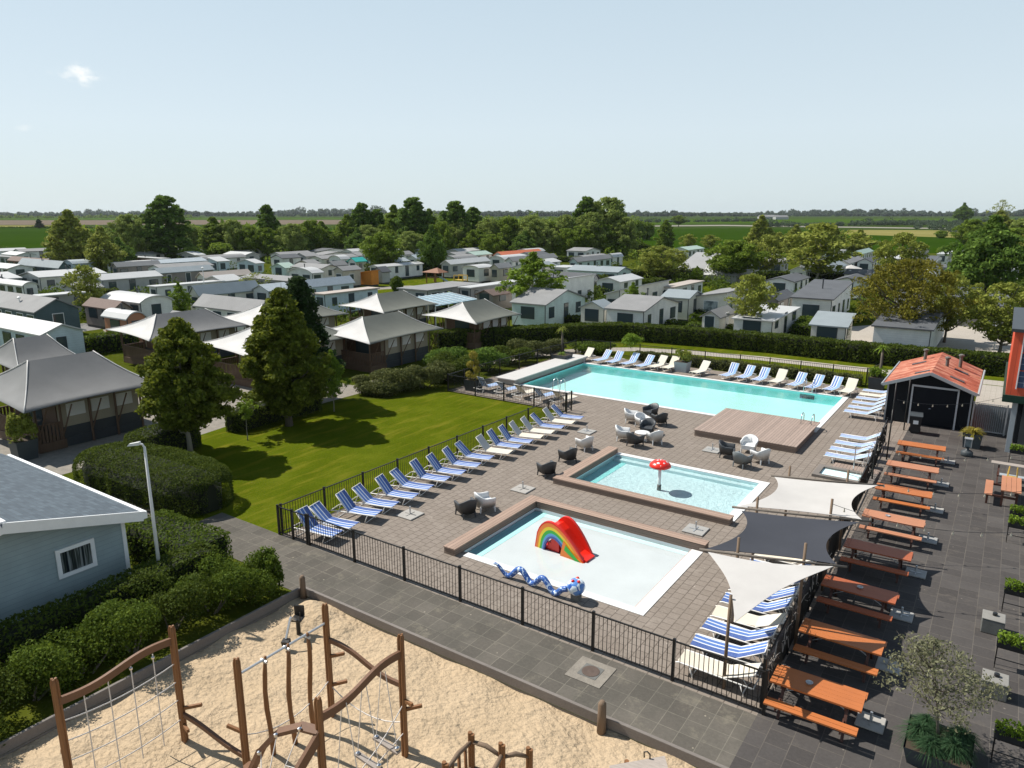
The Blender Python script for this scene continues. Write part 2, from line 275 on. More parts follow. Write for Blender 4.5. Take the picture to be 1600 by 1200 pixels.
for n_, c_ in dict(red=(.75, .025, .012), orange=(.85, .22, .03), yellow=(.85, .62, .03), green=(.04, .42, .05), blue=(.12, .36, .62), indigo=(.07, .10, .30)).items():
    k = NT('gloss_'+n_); k.col(c_); M['gloss_'+n_] = k.fin(.28, 0, .5)
k = NT('snake_paint'); vo = k.n('ShaderNodeTexVoronoi'); vo.inputs['Scale'].default_value = 11; k.l(k.obj(), vo.inputs[0])
k.col(k.ramp(vo.outputs['Distance'], [(.0, (.55, .7, .85)), (.22, (.03, .09, .33)), (.6, (.05, .14, .42)), (.75, (.6, .72, .85))])); M['snake_paint'] = k.fin(.3)
k = NT('head_paint'); vo = k.n('ShaderNodeTexVoronoi'); vo.inputs['Scale'].default_value = 7; k.l(k.obj(), vo.inputs[0])
k.col(k.ramp(vo.outputs['Color'], [(.0, (.03, .1, .4)), (.35, (.7, .8, .85)), (.6, (.1, .25, .6)), (.8, (.75, .82, .88))], 'CONSTANT')); M['head_paint'] = k.fin(.3)
k = NT('solar_cell'); br = k.n('ShaderNodeTexBrick', offset=0.); br.inputs['Scale'].default_value = 1; br.inputs['Brick Width'].default_value = .3; br.inputs['Row Height'].default_value = .3; br.inputs['Mortar Size'].default_value = .008
br.inputs['Color1'].default_value = (.03, .05, .10, 1); br.inputs['Color2'].default_value = (.035, .06, .12, 1); br.inputs['Mortar'].default_value = (.3, .33, .38, 1)
mp = k.n('ShaderNodeMapping'); mp.inputs['Rotation'].default_value = (radians(90), 0, 0); k.l(k.obj(), mp.inputs[0]); k.l(mp.outputs[0], br.inputs[0]); k.col(br.outputs[0]); M['solar_cell'] = k.fin(.15, 0, .6)
k = NT('bulb'); k.col((.5, .45, .35)); M['bulb'] = k.fin(.2, 0, .6)
k = NT('rope'); k.col((.60, .56, .52)); M['rope'] = k.fin(.8)
# ------------------------------------------------------------------ mesh building
class MB:
    def __init__(s): s.v = []; s.f = []; s.m = []; s.mi = 0
    def add(s, vs, fs):
        o = len(s.v); s.v += [tuple(x) for x in vs]; s.f += [tuple(i+o for i in f) for f in fs]; s.m += [s.mi]*len(fs); return s
    def box(s, x0, x1, y0, y1, z0, z1):
        return s.add([(x0, y0, z0), (x1, y0, z0), (x1, y1, z0), (x0, y1, z0), (x0, y0, z1), (x1, y0, z1), (x1, y1, z1), (x0, y1, z1)],
                     [(0, 3, 2, 1), (4, 5, 6, 7), (0, 1, 5, 4), (1, 2, 6, 5), (2, 3, 7, 6), (3, 0, 4, 7)])
    def poly(s, pts): return s.add(pts, [tuple(range(len(pts)))])
    def prism(s, pts, z0, z1):
        n = len(pts); return s.add([(*p[:2], z0) for p in pts]+[(*p[:2], z1) for p in pts], [tuple(range(n-1, -1, -1)), tuple(range(n, 2*n))]+[(i, (i+1) % n, n+(i+1) % n, n+i) for i in range(n)])
    def ext(s, pts, d):               # extrude a 3-D polygon along d
        n = len(pts); d = Vector(d); a = [Vector(p) for p in pts]; return s.add(a+[p+d for p in a], [tuple(range(n-1, -1, -1)), tuple(range(n, 2*n))]+[(i, (i+1) % n, n+(i+1) % n, n+i) for i in range(n)])
    def bar(s, p, q, w=.04, h=None, up=(0, 0, 1)):
        h = h or w; p = Vector(p); q = Vector(q); d = (q-p).normalized(); up = Vector(up)
        if abs(d.dot(up)) > .98: up = Vector((1, 0, 0))
        a = d.cross(up).normalized()*w/2; b = a.cross(d).normalized()*h/2
        return s.add([p-a-b, p+a-b, p+a+b, p-a+b, q-a-b, q+a-b, q+a+b, q-a+b], [(0, 3, 2, 1), (4, 5, 6, 7), (0, 1, 5, 4), (1, 2, 6, 5), (2, 3, 7, 6), (3, 0, 4, 7)])
    def tube(s, pts, r, n=6, cap=True):
        pts = [Vector(p) for p in pts]; N = len(pts); rs = r if isinstance(r, (list, tuple)) else [r]*N; vs = []; ref = None
        for i, p in enumerate(pts):
            d = (pts[min(i+1, N-1)]-pts[max(i-1, 0)]).normalized()
            if ref is None: ref = Vector((1, 0, 0)) if abs(d.x) < .8 else Vector((0, 1, 0))
            a = (ref-d*ref.dot(d)).normalized(); b = d.cross(a); ref = a
            vs += [p+(a*cos(2*pi*k/n)+b*sin(2*pi*k/n))*rs[i] for k in range(n)]
        fs = [(i*n+k, i*n+(k+1) % n, (i+1)*n+(k+1) % n, (i+1)*n+k) for i in range(N-1) for k in range(n)]
        if cap: fs += [tuple(range(n-1, -1, -1)), tuple((N-1)*n+k for k in range(n))]
        return s.add(vs, fs)
    def lathe(s, prof, n=20, cx=0, cy=0):
        N = len(prof); vs = [(cx+r*cos(2*pi*k/n), cy+r*sin(2*pi*k/n), z) for r, z in prof for k in range(n)]
        return s.add(vs, [(i*n+k, i*n+(k+1) % n, (i+1)*n+(k+1) % n, (i+1)*n+k) for i in range(N-1) for k in range(n)]+[tuple(range(n-1, -1, -1)), tuple((N-1)*n+k for k in range(n))])
    def build(s, name, mats, parent=None, smooth=False, loc=None, rot=0, bevel=0):
        me = bpy.data.meshes.new(name); me.from_pydata([tuple(v) for v in s.v], [], s.f)
        for m in (mats if isinstance(mats, (list, tuple)) else [mats]): me.materials.append(M[m] if isinstance(m, str) else m)
        me.polygons.foreach_set('material_index', s.m)
        if smooth: me.polygons.foreach_set('use_smooth', [True]*len(s.f))
        me.update(); o = bpy.data.objects.new(name, me); C.objects.link(o)
        if parent: o.parent = parent
        if loc is not None: o.location = loc
        if rot: o.rotation_euler.z = rot
        if bevel:
            b = o.modifiers.new('bevel', 'BEVEL'); b.width = bevel; b.segments = 1; b.limit_method = 'ANGLE'
        return o
def tag(o, label=None, cat=None, group=None, kind=None):
    for k_, x in (('label', label), ('category', cat), ('group', group), ('kind', kind)):
        if x: o[k_] = x
    return o
def empty(name, loc, rot=0, label=None, cat=None, group=None):
    o = bpy.data.objects.new(name, None); C.objects.link(o); o.location = loc; o.rotation_euler.z = rot; o.empty_display_size = .3
    return tag(o, label, cat, group)
KIDS = {}
def kids(o): return [c for c in o.children]
def copy_tree(o, parent=None):
    c = o.copy(); C.objects.link(c); c.parent = parent
    for ch in o.children: copy_tree(ch, c)
    return c
USED = set()
def place(proto, loc, rot=0, label=None, group=None, scale=None, cat=None):
    o = proto if proto.name not in USED else copy_tree(proto)
    USED.add(proto.name); o.location = loc; o.rotation_euler.z = rot
    if scale: o.scale = scale
    return tag(o, label, cat, group)
ORD = 'first second third fourth fifth sixth seventh eighth ninth tenth eleventh twelfth thirteenth fourteenth fifteenth sixteenth seventeenth eighteenth nineteenth twentieth'.split()
def np_mesh(name, co, faces, mat, k=4):
    me = bpy.data.meshes.new(name); n = len(co); nf = len(faces)
    me.vertices.add(n); me.vertices.foreach_set('co', co.astype(np.float32).ravel()); me.loops.add(nf*k); me.loops.foreach_set('vertex_index', faces.astype(np.int32).ravel())
    me.polygons.add(nf); me.polygons.foreach_set('loop_start', np.arange(0, nf*k, k, dtype=np.int32)); me.polygons.foreach_set('loop_total', np.full(nf, k, dtype=np.int32))
    me.materials.append(M[mat]); me.update(calc_edges=True); return me
def leaf_mesh(name, P, size, mat, rng, nrm=None, bias=.5, asp=.55):
    N = len(P); a = rng.normal(size=(N, 3)); 
    if nrm is not None: a = a*(1-bias)+nrm*bias*1.6
    a /= np.linalg.norm(a, axis=1)[:, None]+1e-9
    t = rng.normal(size=(N, 3)); t -= a*(t*a).sum(1)[:, None]; t /= np.linalg.norm(t, axis=1)[:, None]+1e-9; b = np.cross(a, t)
    s = (size*rng.uniform(.6, 1.35, N))[:, None]
    co = np.stack([P-t*s, P+b*s*asp+a*s*.12, P+t*s, P-b*s*asp+a*s*.12], 1).reshape(-1, 3)
    return np_mesh(name, co, np.arange(4*N).reshape(-1, 4), mat)
def link(name, me, parent=None):
    o = bpy.data.objects.new(name, me); C.objects.link(o); o.parent = parent; return o
# crown envelopes: radius as a share of the half width at height share t of the crown
ENV = dict(round=lambda t: sqrt(max(0, 1-(2*t-1)**2)), oval=lambda t: (sin(pi*min(1, t*1.02+.02)**.72)) if t < 1 else 0,
           cone=lambda t: min(1, t*7)*(1-t)**.62*1.04, poplar=lambda t: min(1, t*5+.1)*sqrt(max(0, 1-t**2.6)), flat=lambda t: sqrt(max(0, 1-t**2))*1.0, vase=lambda t: (.35+.65*t**.7)*sqrt(max(0, 1-max(0, (t-.72)/.28)**2)),
           egg=lambda t: sin(pi*t**.62)**.75 if 0 < t < 1 else 0)
def make_tree(name, seed, H, Wd, env='round', base=.22, clumps=60, leaves=14000, leaf=.14, mat='leaf_mid', barkm='bark', cr=.2, trunk=.03, limbs=9, fill=.9, lean=0., wob=.22, hollow=.5, crown='crown'):
    rng = np.random.default_rng(seed); rd = random.Random(seed); e = ENV[env]; R = Wd/2; z0 = H*base; ch = H-z0
    cs = []
    for i in range(clumps*4):
        if len(cs) >= clumps: break
        t = (i+.5)/clumps*1.0 if i < clumps else rd.random(); t = min(.97, max(.02, t+rd.uniform(-.04, .04))); ang = i*2.39996+rd.uniform(-.5, .5)
        rr = e(t)*R*(1+wob*rd.uniform(-1, .7)); c_ = cr*Wd*rd.uniform(.65, 1.25)*(.55+.45*e(t)); q = rd.uniform(.45, 1) if rd.random() < .75 else rd.uniform(0, .5)
        rr = max(0, rr-c_*.75)*q**.5; cs.append((rr*cos(ang)+lean*t, rr*sin(ang), z0+t*ch*(1-.35*cr)*1., c_))
    cs = np.array(cs); wts = cs[:, 3]**2; wts /= wts.sum(); idx = rng.choice(len(cs), size=leaves, p=wts)
    d = rng.normal(size=(leaves, 3)); d[:, 2] = np.abs(d[:, 2])*np.where(rng.random(leaves) < .74, 1, -1); d /= np.linalg.norm(d, axis=1)[:, None]
    rad = cs[idx, 3]*(hollow+(1-hollow)*rng.random(leaves)**.5)*rng.uniform(.85, 1.12, leaves)
    P = cs[idx, :3]+d*rad[:, None]*np.array([1, 1, .72]); P[:, 2] = np.clip(P[:, 2], z0*.75, H*1.02)
    n = rng.random(leaves) < fill; P = P[n]; d = d[n]
    root = empty(name, (0, 0, 0)); link(crown, leaf_mesh(crown, P, leaf, mat, rng, d, .45), root)
    m = MB(); tr = H*trunk; top = z0+ch*.72; k_ = 7; pts = [Vector((lean*i/k_*.7+rd.uniform(-1, 1)*tr*.5*(i > 0), rd.uniform(-1, 1)*tr*.5*(i > 0), top*i/k_)) for i in range(k_+1)]
    m.tube(pts, [tr*(1.25 if i == 0 else 1-.82*i/k_) for i in range(k_+1)], 8)
    for j in range(limbs):
        c_ = cs[(j*len(cs)//max(1, limbs)+rd.randrange(3)) % len(cs)]; zc = max(z0*.72, min(top*.92, c_[2]-hypot(c_[0], c_[1])*.75)); f = zc/top*k_; i = min(int(f), k_-1); st = pts[i].lerp(pts[i+1], f-i)
        en = Vector(c_[:3]); mid = st.lerp(en, .5)+Vector((0, 0, -.04*H)); m.tube([st, mid, en, en+(en-mid)*.35], [tr*.42, tr*.28, tr*.13, tr*.04], 5)
    m.build('trunk', barkm, root, True); return root
def scatter_solid(fn, n, rng): return fn(n, rng)
def hedge(name, pts, w, h, mat, label, n_per=260, leaf=.07, rough=.1, closed=False, cat='hedge', rnd=.25, z0=0., taper=.0, core=True, group=None, seed=1, wv=0.):
    """clipped hedge along a path: dark inner body, leaves over its faces"""
    rng = np.random.default_rng(seed); pts = [Vector(p) for p in pts]; base = pts[0].copy(); root = empty(name, base, 0, label, cat, group); L = [p-base for p in pts]
    seg = [(L[i+1]-L[i]).length for i in range(len(L)-1)]; tot = sum(seg)
    def at(s):
        for i, d in enumerate(seg):
            if s <= d or i == len(seg)-1: q = L[i].lerp(L[i+1], min(1, s/d)); t = (L[i+1]-L[i]).normalized(); return q, t
            s -= d
    m = MB(); K = max(6 if rnd >= .5 else 2, int(tot/1.2)); ring = [(-.40, .04), (-.43, .8-rnd*.3), (-.43+rnd*.35, .93), (.43-rnd*.35, .93), (.43, .8-rnd*.3), (.40, .04)]; vs = []
    for i in range(K+1):
        q, t = at(tot*(.012+.976*i/K)); nn = Vector((-t.y, t.x, 0))
        q_ = .012+.976*i/K; cp_ = 1. if rnd < .5 else sqrt(max(.02, 1-(1-min(1, min(q_, 1-q_)*tot/(w*.5)))**2)); wl = (1+wv*sin(i*1.7+seed))*cp_; vs += [q+nn*(a*w*wl)+Vector((0, 0, z0+b*h*.97*(.72+.28*cp_))) for a, b in ring]
    r = len(ring); m.add(vs, [(i*r+j, (i+1)*r+j, (i+1)*r+(j+1) % r, i*r+(j+1) % r) for i in range(K) for j in range(r)]+[tuple(range(r)), tuple(K*r+j for j in range(r-1, -1, -1))]); 
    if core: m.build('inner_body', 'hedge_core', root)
    N = int(n_per*tot*(w+2*h)); s = rng.random(N)*tot; per = rng.random(N)*(2*h+w); P = np.zeros((N, 3)); nr = np.zeros((N, 3))
    ext = rng.random(N) < (w*h*2)/(tot*(w+2*h)+w*h*2)
    ph = rng.uniform(0, 6, 4)
    def cap(si):
        if rnd < .5: return 1.
        a = min(si, tot-si)/(w*.5); return sqrt(max(.02, 1-(1-min(1, a))**2))
    for i in range(N):
        si = s[i]
        if ext[i] and rnd >= .5: ext[i] = False; si = s[i] = (rng.random()*w*.3) if rng.random() < .5 else tot-rng.random()*w*.3
        if ext[i]: si = 0. if rng.random() < .5 else tot
        q, t = at(si); nn = Vector((-t.y, t.x, 0)); p_ = per[i]; bmp = rough*(sin(si*2.1+ph[0])*.5+sin(si*5.3+ph[1])*.5+rng.normal()*.45); wl = (1+wv*sin(si/1.2*1.7+seed))*cap(si); hh = h*(.72+.28*cap(si)) if rnd >= .5 else h
        if ext[i]:
            a = rng.uniform(-.5, .5); z = rng.random(); e = -1 if si == 0 else 1; v = q+nn*(a*w)+t*e*(.02+rough*abs(rng.normal())*.5)+Vector((0, 0, z*h)); n_ = t*e
        elif p_ < h: z = p_/h; v = q+nn*(-w*wl/2*(1-taper*z-rnd*.35*max(0, z-.7)/.3)-bmp)+Vector((0, 0, z*hh)); n_ = -nn
        elif p_ > h+w: z = (p_-h-w)/h; v = q+nn*(w*wl/2*(1-taper*z-rnd*.35*max(0, z-.7)/.3)+bmp)+Vector((0, 0, z*hh)); n_ = nn
        else: a = (p_-h)/w-.5; v = q+nn*(a*w*wl*(1-taper)*.96)+Vector((0, 0, hh+bmp*.8-rnd*h*.16*(abs(a)*2)**3)); n_ = Vector((0, 0, 1))
        P[i] = (v.x, v.y, v.z+z0); nr[i] = n_
    o = link('foliage', leaf_mesh('foliage', P, leaf, mat, rng, nr, .35), root); return root
def blob(name, loc, rx, ry, h, mat, label, n=2500, leaf=.08, seed=1, rot=0, lumps=9, cat='shrub', group=None, z0=0, part='foliage', up=1., stems=True, proto=False):
    rng = np.random.default_rng(seed); root = empty(name, loc, rot, label, cat, group)
    c_ = np.stack([rng.uniform(-.6, .6, lumps)*rx, rng.uniform(-.6, .6, lumps)*ry, rng.uniform(.2, .64, lumps)*h], 1); r = rng.uniform(.32, .5, lumps); idx = rng.integers(0, lumps, n)
    d = rng.normal(size=(n, 3)); d /= np.linalg.norm(d, axis=1)[:, None]; d[:, 2] = np.where(rng.random(n) < .7, np.abs(d[:, 2]), d[:, 2])
    P = c_[idx]+d*(r[idx]*rng.uniform(.6, 1.05, n))[:, None]*np.array([rx, ry, h*.72]); P[:, 2] = np.clip(P[:, 2], .02, None)+z0
    link(part, leaf_mesh(part, P, leaf, mat, rng, d, .4), root)
    if stems:
        m = MB()
        for j in range(min(4, lumps)): m.tube([(c_[j][0]*.2, c_[j][1]*.2, z0), (c_[j][0]*.7, c_[j][1]*.7, z0+c_[j][2]*.5), (c_[j][0], c_[j][1], z0+c_[j][2])], [.03, .022, .01], 5)
        m.build('stems', 'bark', root)
    return root
def fronds(P0, n, L, rng, droop=.5, wd=.05, up=.8, seg=5):
    """arching strap leaves from one point"""
    co = []; fc = []
    for i in range(n):
        a = rng.uniform(0, 2*pi); el = rng.uniform(.15, 1.35)*up; l = L*rng.uniform(.7, 1.1); o = len(co); w_ = np.array([-sin(a), cos(a), 0])*wd
        for j in range(seg+1):
            t = j/seg; r_ = l*t*cos(el); z = l*t*sin(el)-droop*l*t*t; c = np.array(P0)+np.array([cos(a)*r_, sin(a)*r_, z]); ww = w_*(1-t)**.6*(.5+t if t < .5 else 1); co += [c-ww, c+ww]
        for j in range(seg): b = o+2*j; fc.append((b, b+1, b+3, b+2))
    return np.array(co), np.array(fc)
# ------------------------------------------------------------------ the setting
SITE = dict(loc=O0, rot=RZ)
def sheet(name, rects, holes, z, mat, kind='structure', label=None, th=0):
    """flat sheet in terrace coordinates made of rectangles, with rectangular openings"""
    xs = sorted({a for r in rects+holes for a in r[:2]}); ys = sorted({a for r in rects+holes for a in r[2:]}); m = MB(); ins = lambda r, x, y: r[0] < x < r[1] and r[2] < y < r[3]
    for i in range(len(xs)-1):
        for j in range(len(ys)-1):
            x, y = (xs[i]+xs[i+1])/2, (ys[j]+ys[j+1])/2
            if any(ins(r, x, y) for r in rects) and not any(ins(r, x, y) for r in holes): m.poly([(xs[i], ys[j], z), (xs[i+1], ys[j], z), (xs[i+1], ys[j+1], z), (xs[i], ys[j+1], z)])
    return tag(m.build(name, mat, **SITE), label, kind=kind)
BIG = (-5.85, 13.0, 24.75, 33.3); KID = (6.1, 13.0, 10.5, 15.1); SPL = (6.4, 12.9, 2.75, 7.4)
SANDB = (4.1, 20.5, -30., -2.35)
sheet('ground', [(-7000, 7000, -300, 9000)], [BIG, KID, SPL, SANDB], -.03, 'base_land')
sheet('camp_ground', [(-150, 120, -30, 235)], [BIG, KID, SPL, SANDB], -.018, 'camp_grass')
sheet('pool_deck', [(0.12, 17.3, 0, 36.6), (-8.9, .12, 20.5, 36.6)], [BIG, KID, SPL], 0., 'deck_paving')
sheet('path', [(-3.5, 17.3, -2.1, 0), (2.6, 4.0, -2.4, -2.1), (-9., -3.5, -2.45, -1.1)], [], .0, 'path_paving')
sheet('terrace', [(17.3, 34, -2.1, 29.6), (20.5, 34, -9, -2.1)], [], 0., 'terrace_paving')
sheet('service_path', [(20., 23.2, 29.6, 42.6)], [], .0, 'pale_paving')
def flat(name, pts, z, mat, kind='structure'):
    m = MB(); m.poly([(p[0], p[1], z) for p in pts]); return tag(m.build(name, mat), kind=kind)
# curved footpath and lawn strip behind the pool
def ribbon(name, c, w, z, mat):
    m = MB(); n = len(c); L = []
    for i, p in enumerate(c):
        a, b = Vector(c[max(0, i-1)]), Vector(c[min(n-1, i+1)]); d = (b-a).normalized(); nn = Vector((-d.y, d.x)); L.append((Vector(p)+nn*w/2, Vector(p)-nn*w/2))
    for i in range(n-1): m.poly([(*L[i][0], z), (*L[i][1], z), (*L[i+1][1], z), (*L[i+1][0], z)])
    return tag(m.build(name, mat, **SITE), kind='structure')
ribbon('footpath', [(-14, 24), (-12.6, 28), (-11.6, 32), (-10.2, 35.5), (-8, 38.9), (-5, 41.1), (-1, 42.3), (5, 43.2), (11, 43.2), (18, 43.5), (30, 44), (60, 45)], 1.7, .002, 'pale_paving')
lw = MB()
def blade_sheet(): pass
lw = MB(); lw.poly([(x, y, 0) for x, y in [(-12.5, -1.05), (-3.5, -1.05), (-2.4, -.02), (0.05, -.02), (.05, 20.3), (-8.7, 20.25), (-10.2, 17.2), (-12.3, 15.0), (-14, 9)]])
tag(lw.build('lawn', 'lawn_grass', loc=O0+Vector((0, 0, -.004)), rot=RZ), kind='structure')
sheet('lawn_strip', [(-6.5, 60, 38.3, 47.5)], [], -.004, 'lawn_grass')
m = MB(); m.poly([(-13.5, 35, 0), (-11.5, 35, 0), (-8.9, 38.2, 0), (-6.5, 38.3, 0), (-6.5, 45.5, 0), (-11, 42.5, 0), (-14.5, 38.5, 0)]); tag(m.build('lawn_corner', 'lawn_grass', loc=O0+Vector((0, 0, -.0045)), rot=RZ), kind='structure')
# grass bank beside the playground and path around the tents
sheet('grass_bank', [(-3, 4.0, -30, -2.45)], [], -.01, 'camp_grass')
sheet('tent_path', [(-24, -15.2, -4, 18), (-15.2, -13.2, -2, 27)], [], -.012, 'gravel')
# sand, gently rippled
def sandbed():
    x0, x1, y0, y1 = SANDB; x0 -= .12; y1 += .1; nx, ny = 120, 200; rng = np.random.default_rng(3); xs = np.linspace(x0, x1, nx); ys = np.linspace(y0, y1, ny); X, Y = np.meshgrid(xs, ys); Z = np.full(X.shape, -.06)
    for k_ in range(60):
        a = rng.uniform(0, 6.28); f = rng.uniform(1.5, 7); Z += .012/ (1+f*.35)*np.sin((X*cos(a)+Y*sin(a))*f+rng.uniform(0, 6))
    for px, py, r_, h_ in [(4.9, -2.75, .5, .30), (5.6, -2.9, .6, .24), (6.5, -3.0, .45, .13), (5.1, -3.5, .5, .08)]: Z += h_*np.exp(-((X-px)**2+(Y-py)**2)/r_**2*1.6)
    Z -= .06*np.exp(-((X-6.2)**2+(Y+4)**2)/1.4)
    co = np.stack([X, Y, Z], 2).reshape(-1, 3); i = np.arange(nx*ny).reshape(ny, nx); f = np.stack([i[:-1, :-1], i[:-1, 1:], i[1:, 1:], i[1:, :-1]], 2).reshape(-1, 4)
    me = np_mesh('sand', co, f, 'sand'); me.polygons.foreach_set('use_smooth', [True]*len(f)); o = link('sand', me); o.location = O0; o.rotation_euler.z = RZ; tag(o, kind='structure')
sandbed()
# ------------------------------------------------------------------ pools
def basin(name, label, R, depth, mat, water_mat, wz=-.06):
    x0, x1, y0, y1 = R; cx, cy_ = (x0+x1)/2, (y0+y1)/2; w_, h_ = (x1-x0)/2, (y1-y0)/2; root = empty(name, S(cx, cy_), RZ, label, 'pool')
    m = MB(); d = -depth; m.add([(-w_, -h_, d), (w_, -h_, d), (w_, h_, d), (-w_, h_, d), (-w_, -h_, -.002), (w_, -h_, -.002), (w_, h_, -.002), (-w_, h_, -.002)], [(0, 1, 2, 3), (0, 4, 5, 1), (1, 5, 6, 2), (2, 6, 7, 3), (3, 7, 4, 0)])
    m.m = [0, 1, 1, 1, 1]; m.build('basin', [mat, 'pool_wall' if depth > 1 else ('pool_teal' if depth > .3 else mat)], root); e = .0  # deep pool walls tealer than the floor, their shade put into the tile colour
    wa = MB(); wa.poly([(x0-cx+e, y0-cy_+e, 0), (x1-cx-e, y0-cy_+e, 0), (x1-cx-e, y1-cy_-e, 0), (x0-cx+e, y1-cy_-e, 0)]); tag(wa.build('pool_water', water_mat, loc=S(cx, cy_, wz), rot=RZ), kind='structure')
    return root, cx, cy_
def coping(root, cx, cy_, rects, z=.03, mat='coping_white'):
    for (a, b, c_, d_) in rects: MB().box(a-cx, b-cx, c_-cy_, d_-cy_, .004, z).build('coping', mat, root)
r, cx, cy_ = basin('swimming_pool', 'large rectangular turquoise swimming pool with white edging behind the wooden deck', BIG, .62, 'pool_turquoise', 'water_deep', -.09)
coping(r, cx, cy_, [(13.0, 13.32, 24.4, 33.6), (-5.85, 13.0, 33.3, 33.6), (-5.85, 13.0, 24.43, 24.75)])
MB().box(10.4-cx, 11.3-cx, 33.285-cy_, 33.32-cy_, -.4, -.12).build('skimmer', 'dark_planter', r)
m = MB(); m.box(-7.45-cx, -6.02-cx, 24.1-cy_, 34.15-cy_, .0, .36); m.build('cover_housing', 'grey_slab', r, bevel=.02)
MB().box(-7.55-cx, -5.92-cx, 24.0-cy_, 34.25-cy_, .36, .43).build('cover_lid', plain('lid_grey', (.52, .50, .47), .6, var=.08), r)
r, cx, cy_ = basin('wading_pool', 'pale shallow wading pool with the red mushroom fountain, framed by wooden benches', KID, .26, 'pool_pale', 'water_shallow', -.05)
coping(r, cx, cy_, [(13.0, 13.38, 10.5, 15.4), (6.1, 13.0, 15.1, 15.4)])
MB().box(6.1-cx, 13.0-cx, 14.8-cy_, 15.1-cy_, -.26, -.13).build('step', 'pool_pale', r)
MB().box(6.1-cx, 6.8-cx, 10.5-cy_, 14.8-cy_, -.258, -.25).build('margin', 'pool_teal', r)  # teal floor strip painted in for the shaded water along the left wall
def kerb(root, cx, cy_, rects, h=.27):
    for (a, b, c_, d_) in rects:
        lx = (b-a) > (d_-c_); MB().box(a-cx+.02, b-cx-.02, c_-cy_+.02, d_-cy_-.02, .003, h-.04).build('bench_side', 'cladding_side', root)
        MB().box(a-cx, b-cx, c_-cy_, d_-cy_, h-.04, h).build('bench_top', 'bench_planks' if lx else 'bench_planks_across', root)
kerb(r, cx, cy_, [(5.58, 13.36, 10.02, 10.5), (5.58, 6.1, 10.5, 15.35)])
r, cx, cy_ = basin('splash_pool', 'very shallow white splash pool holding the rainbow slide', SPL, .155, 'pool_white', 'water_film', -.10)
coping(r, cx, cy_, [(12.9, 13.3, 2.45, 7.38), (6.6, 12.9, 2.45, 2.75)], .02)
MB().box(12.86-cx, 12.9-cx, 2.75-cy_, 7.4-cy_, -.12, -.02).build('edge_strip', 'table_salmon', r)
m = MB(); m.box(6.4-cx, 6.95-cx, 2.75-cy_, 7.4-cy_, -.5, -.2); 
kerb(r, cx, cy_, [(5.9, 6.4, 2.25, 7.85), (6.4, 13.35, 7.4, 7.85)])
tag(r, 'very shallow white splash pool holding the rainbow slide, benches on two sides')
# inner turquoise margin of the splash pool floor
MB().box(6.4-cx, 6.95-cx, 2.75-cy_, 7.4-cy_, -.153, -.147).build('margin', tile('pm', (.46, .88, .86)) or 'pm', r)
MB().box(6.95-cx, 12.9-cx, 7.12-cy_, 7.4-cy_, -.153, -.147).build('margin', 'pool_pale', r)
# sun deck over the pool edge
r = empty('sun_deck', S(10.7, 22.75), RZ, 'low wooden sun deck built over the near edge of the large pool', 'deck')
m = MB(); m.box(-2.6, 2.6, -2.6, 2.62, .30, .345); m.build('deck_boards', 'deck_planks', r)
m = MB(); m.box(-2.56, 2.56, -2.56, -2.5, .004, .3); m.box(2.5, 2.56, -2.5, 1.4, .004, .3); m.box(-2.56, -2.5, -2.5, 1.4, .004, .3); m.build('fascia', 'cladding_side', r)
m = MB(); m.box(-2.4, 2.4, -2.0, -1.9, .004, .3); m.box(-2.4, 2.4, 1.2, 1.3, .004, .3); m.build('joist', 'grey_wood', r)
def ladder(name, u, v, rot, label):
    r = empty(name, S(u, v), RZ+rot, label, 'pool ladder')
    for s in (-.27, .27):
        pts = [(s, .55, .02), (s, .5, .55)]+[(s, .18+.32*cos(a), .55+.33*sin(a)) for a in (.3, .8, 1.3, 1.8, 2.3, 2.8)]+[(s, -.15, .3), (s, -.15, -1.0)]
        MB().tube(pts, .024, 7).build('handrail', 'steel', r, True)
    for z in (-.3, -.6, -.9): MB().box(-.27, .27, -.2, -.1, z, z+.03).build('rung', 'steel', r)
ladder('pool_ladder', -2.7, 24.6, pi, 'chrome pool ladder at the near left edge of the large pool')
ladder('pool_ladder', 12.75, 25.0, pi, 'chrome pool ladder beside the wooden sun deck')
ladder('pool_ladder', 10.85, 33.5, 0, 'chrome pool ladder on the far edge in front of the sun loungers')
# foot bath
r = empty('foot_bath', S(15.9, 18.35), RZ, 'small dark framed foot bath by the right hand railing', 'foot bath')
m = MB(); m.box(-1.25, 1.2, -1.0, -.75, .004, .12); m.box(-1.25, 1.2, .3, .55, .004, .12); m.box(-1.25, -1.0, -.75, .3, .004, .12); m.box(.95, 1.2, -.75, .3, .004, .12); m.build('rim', 'grey_wood', r)
MB().box(-1.0, .95, -.75, .3, .004, .03).build('tray', 'pool_pale', r); MB().box(-.7, 1.2, .58, 1.3, .004, .09).build('duckboard', 'deck_planks', r)
m = MB(); m.tube([(.2, .55, 0), (.2, .55, 1.25), (.75, .55, 1.25), (.75, .55, 0)], .022, 6); m.build('handrail', 'steel', r)
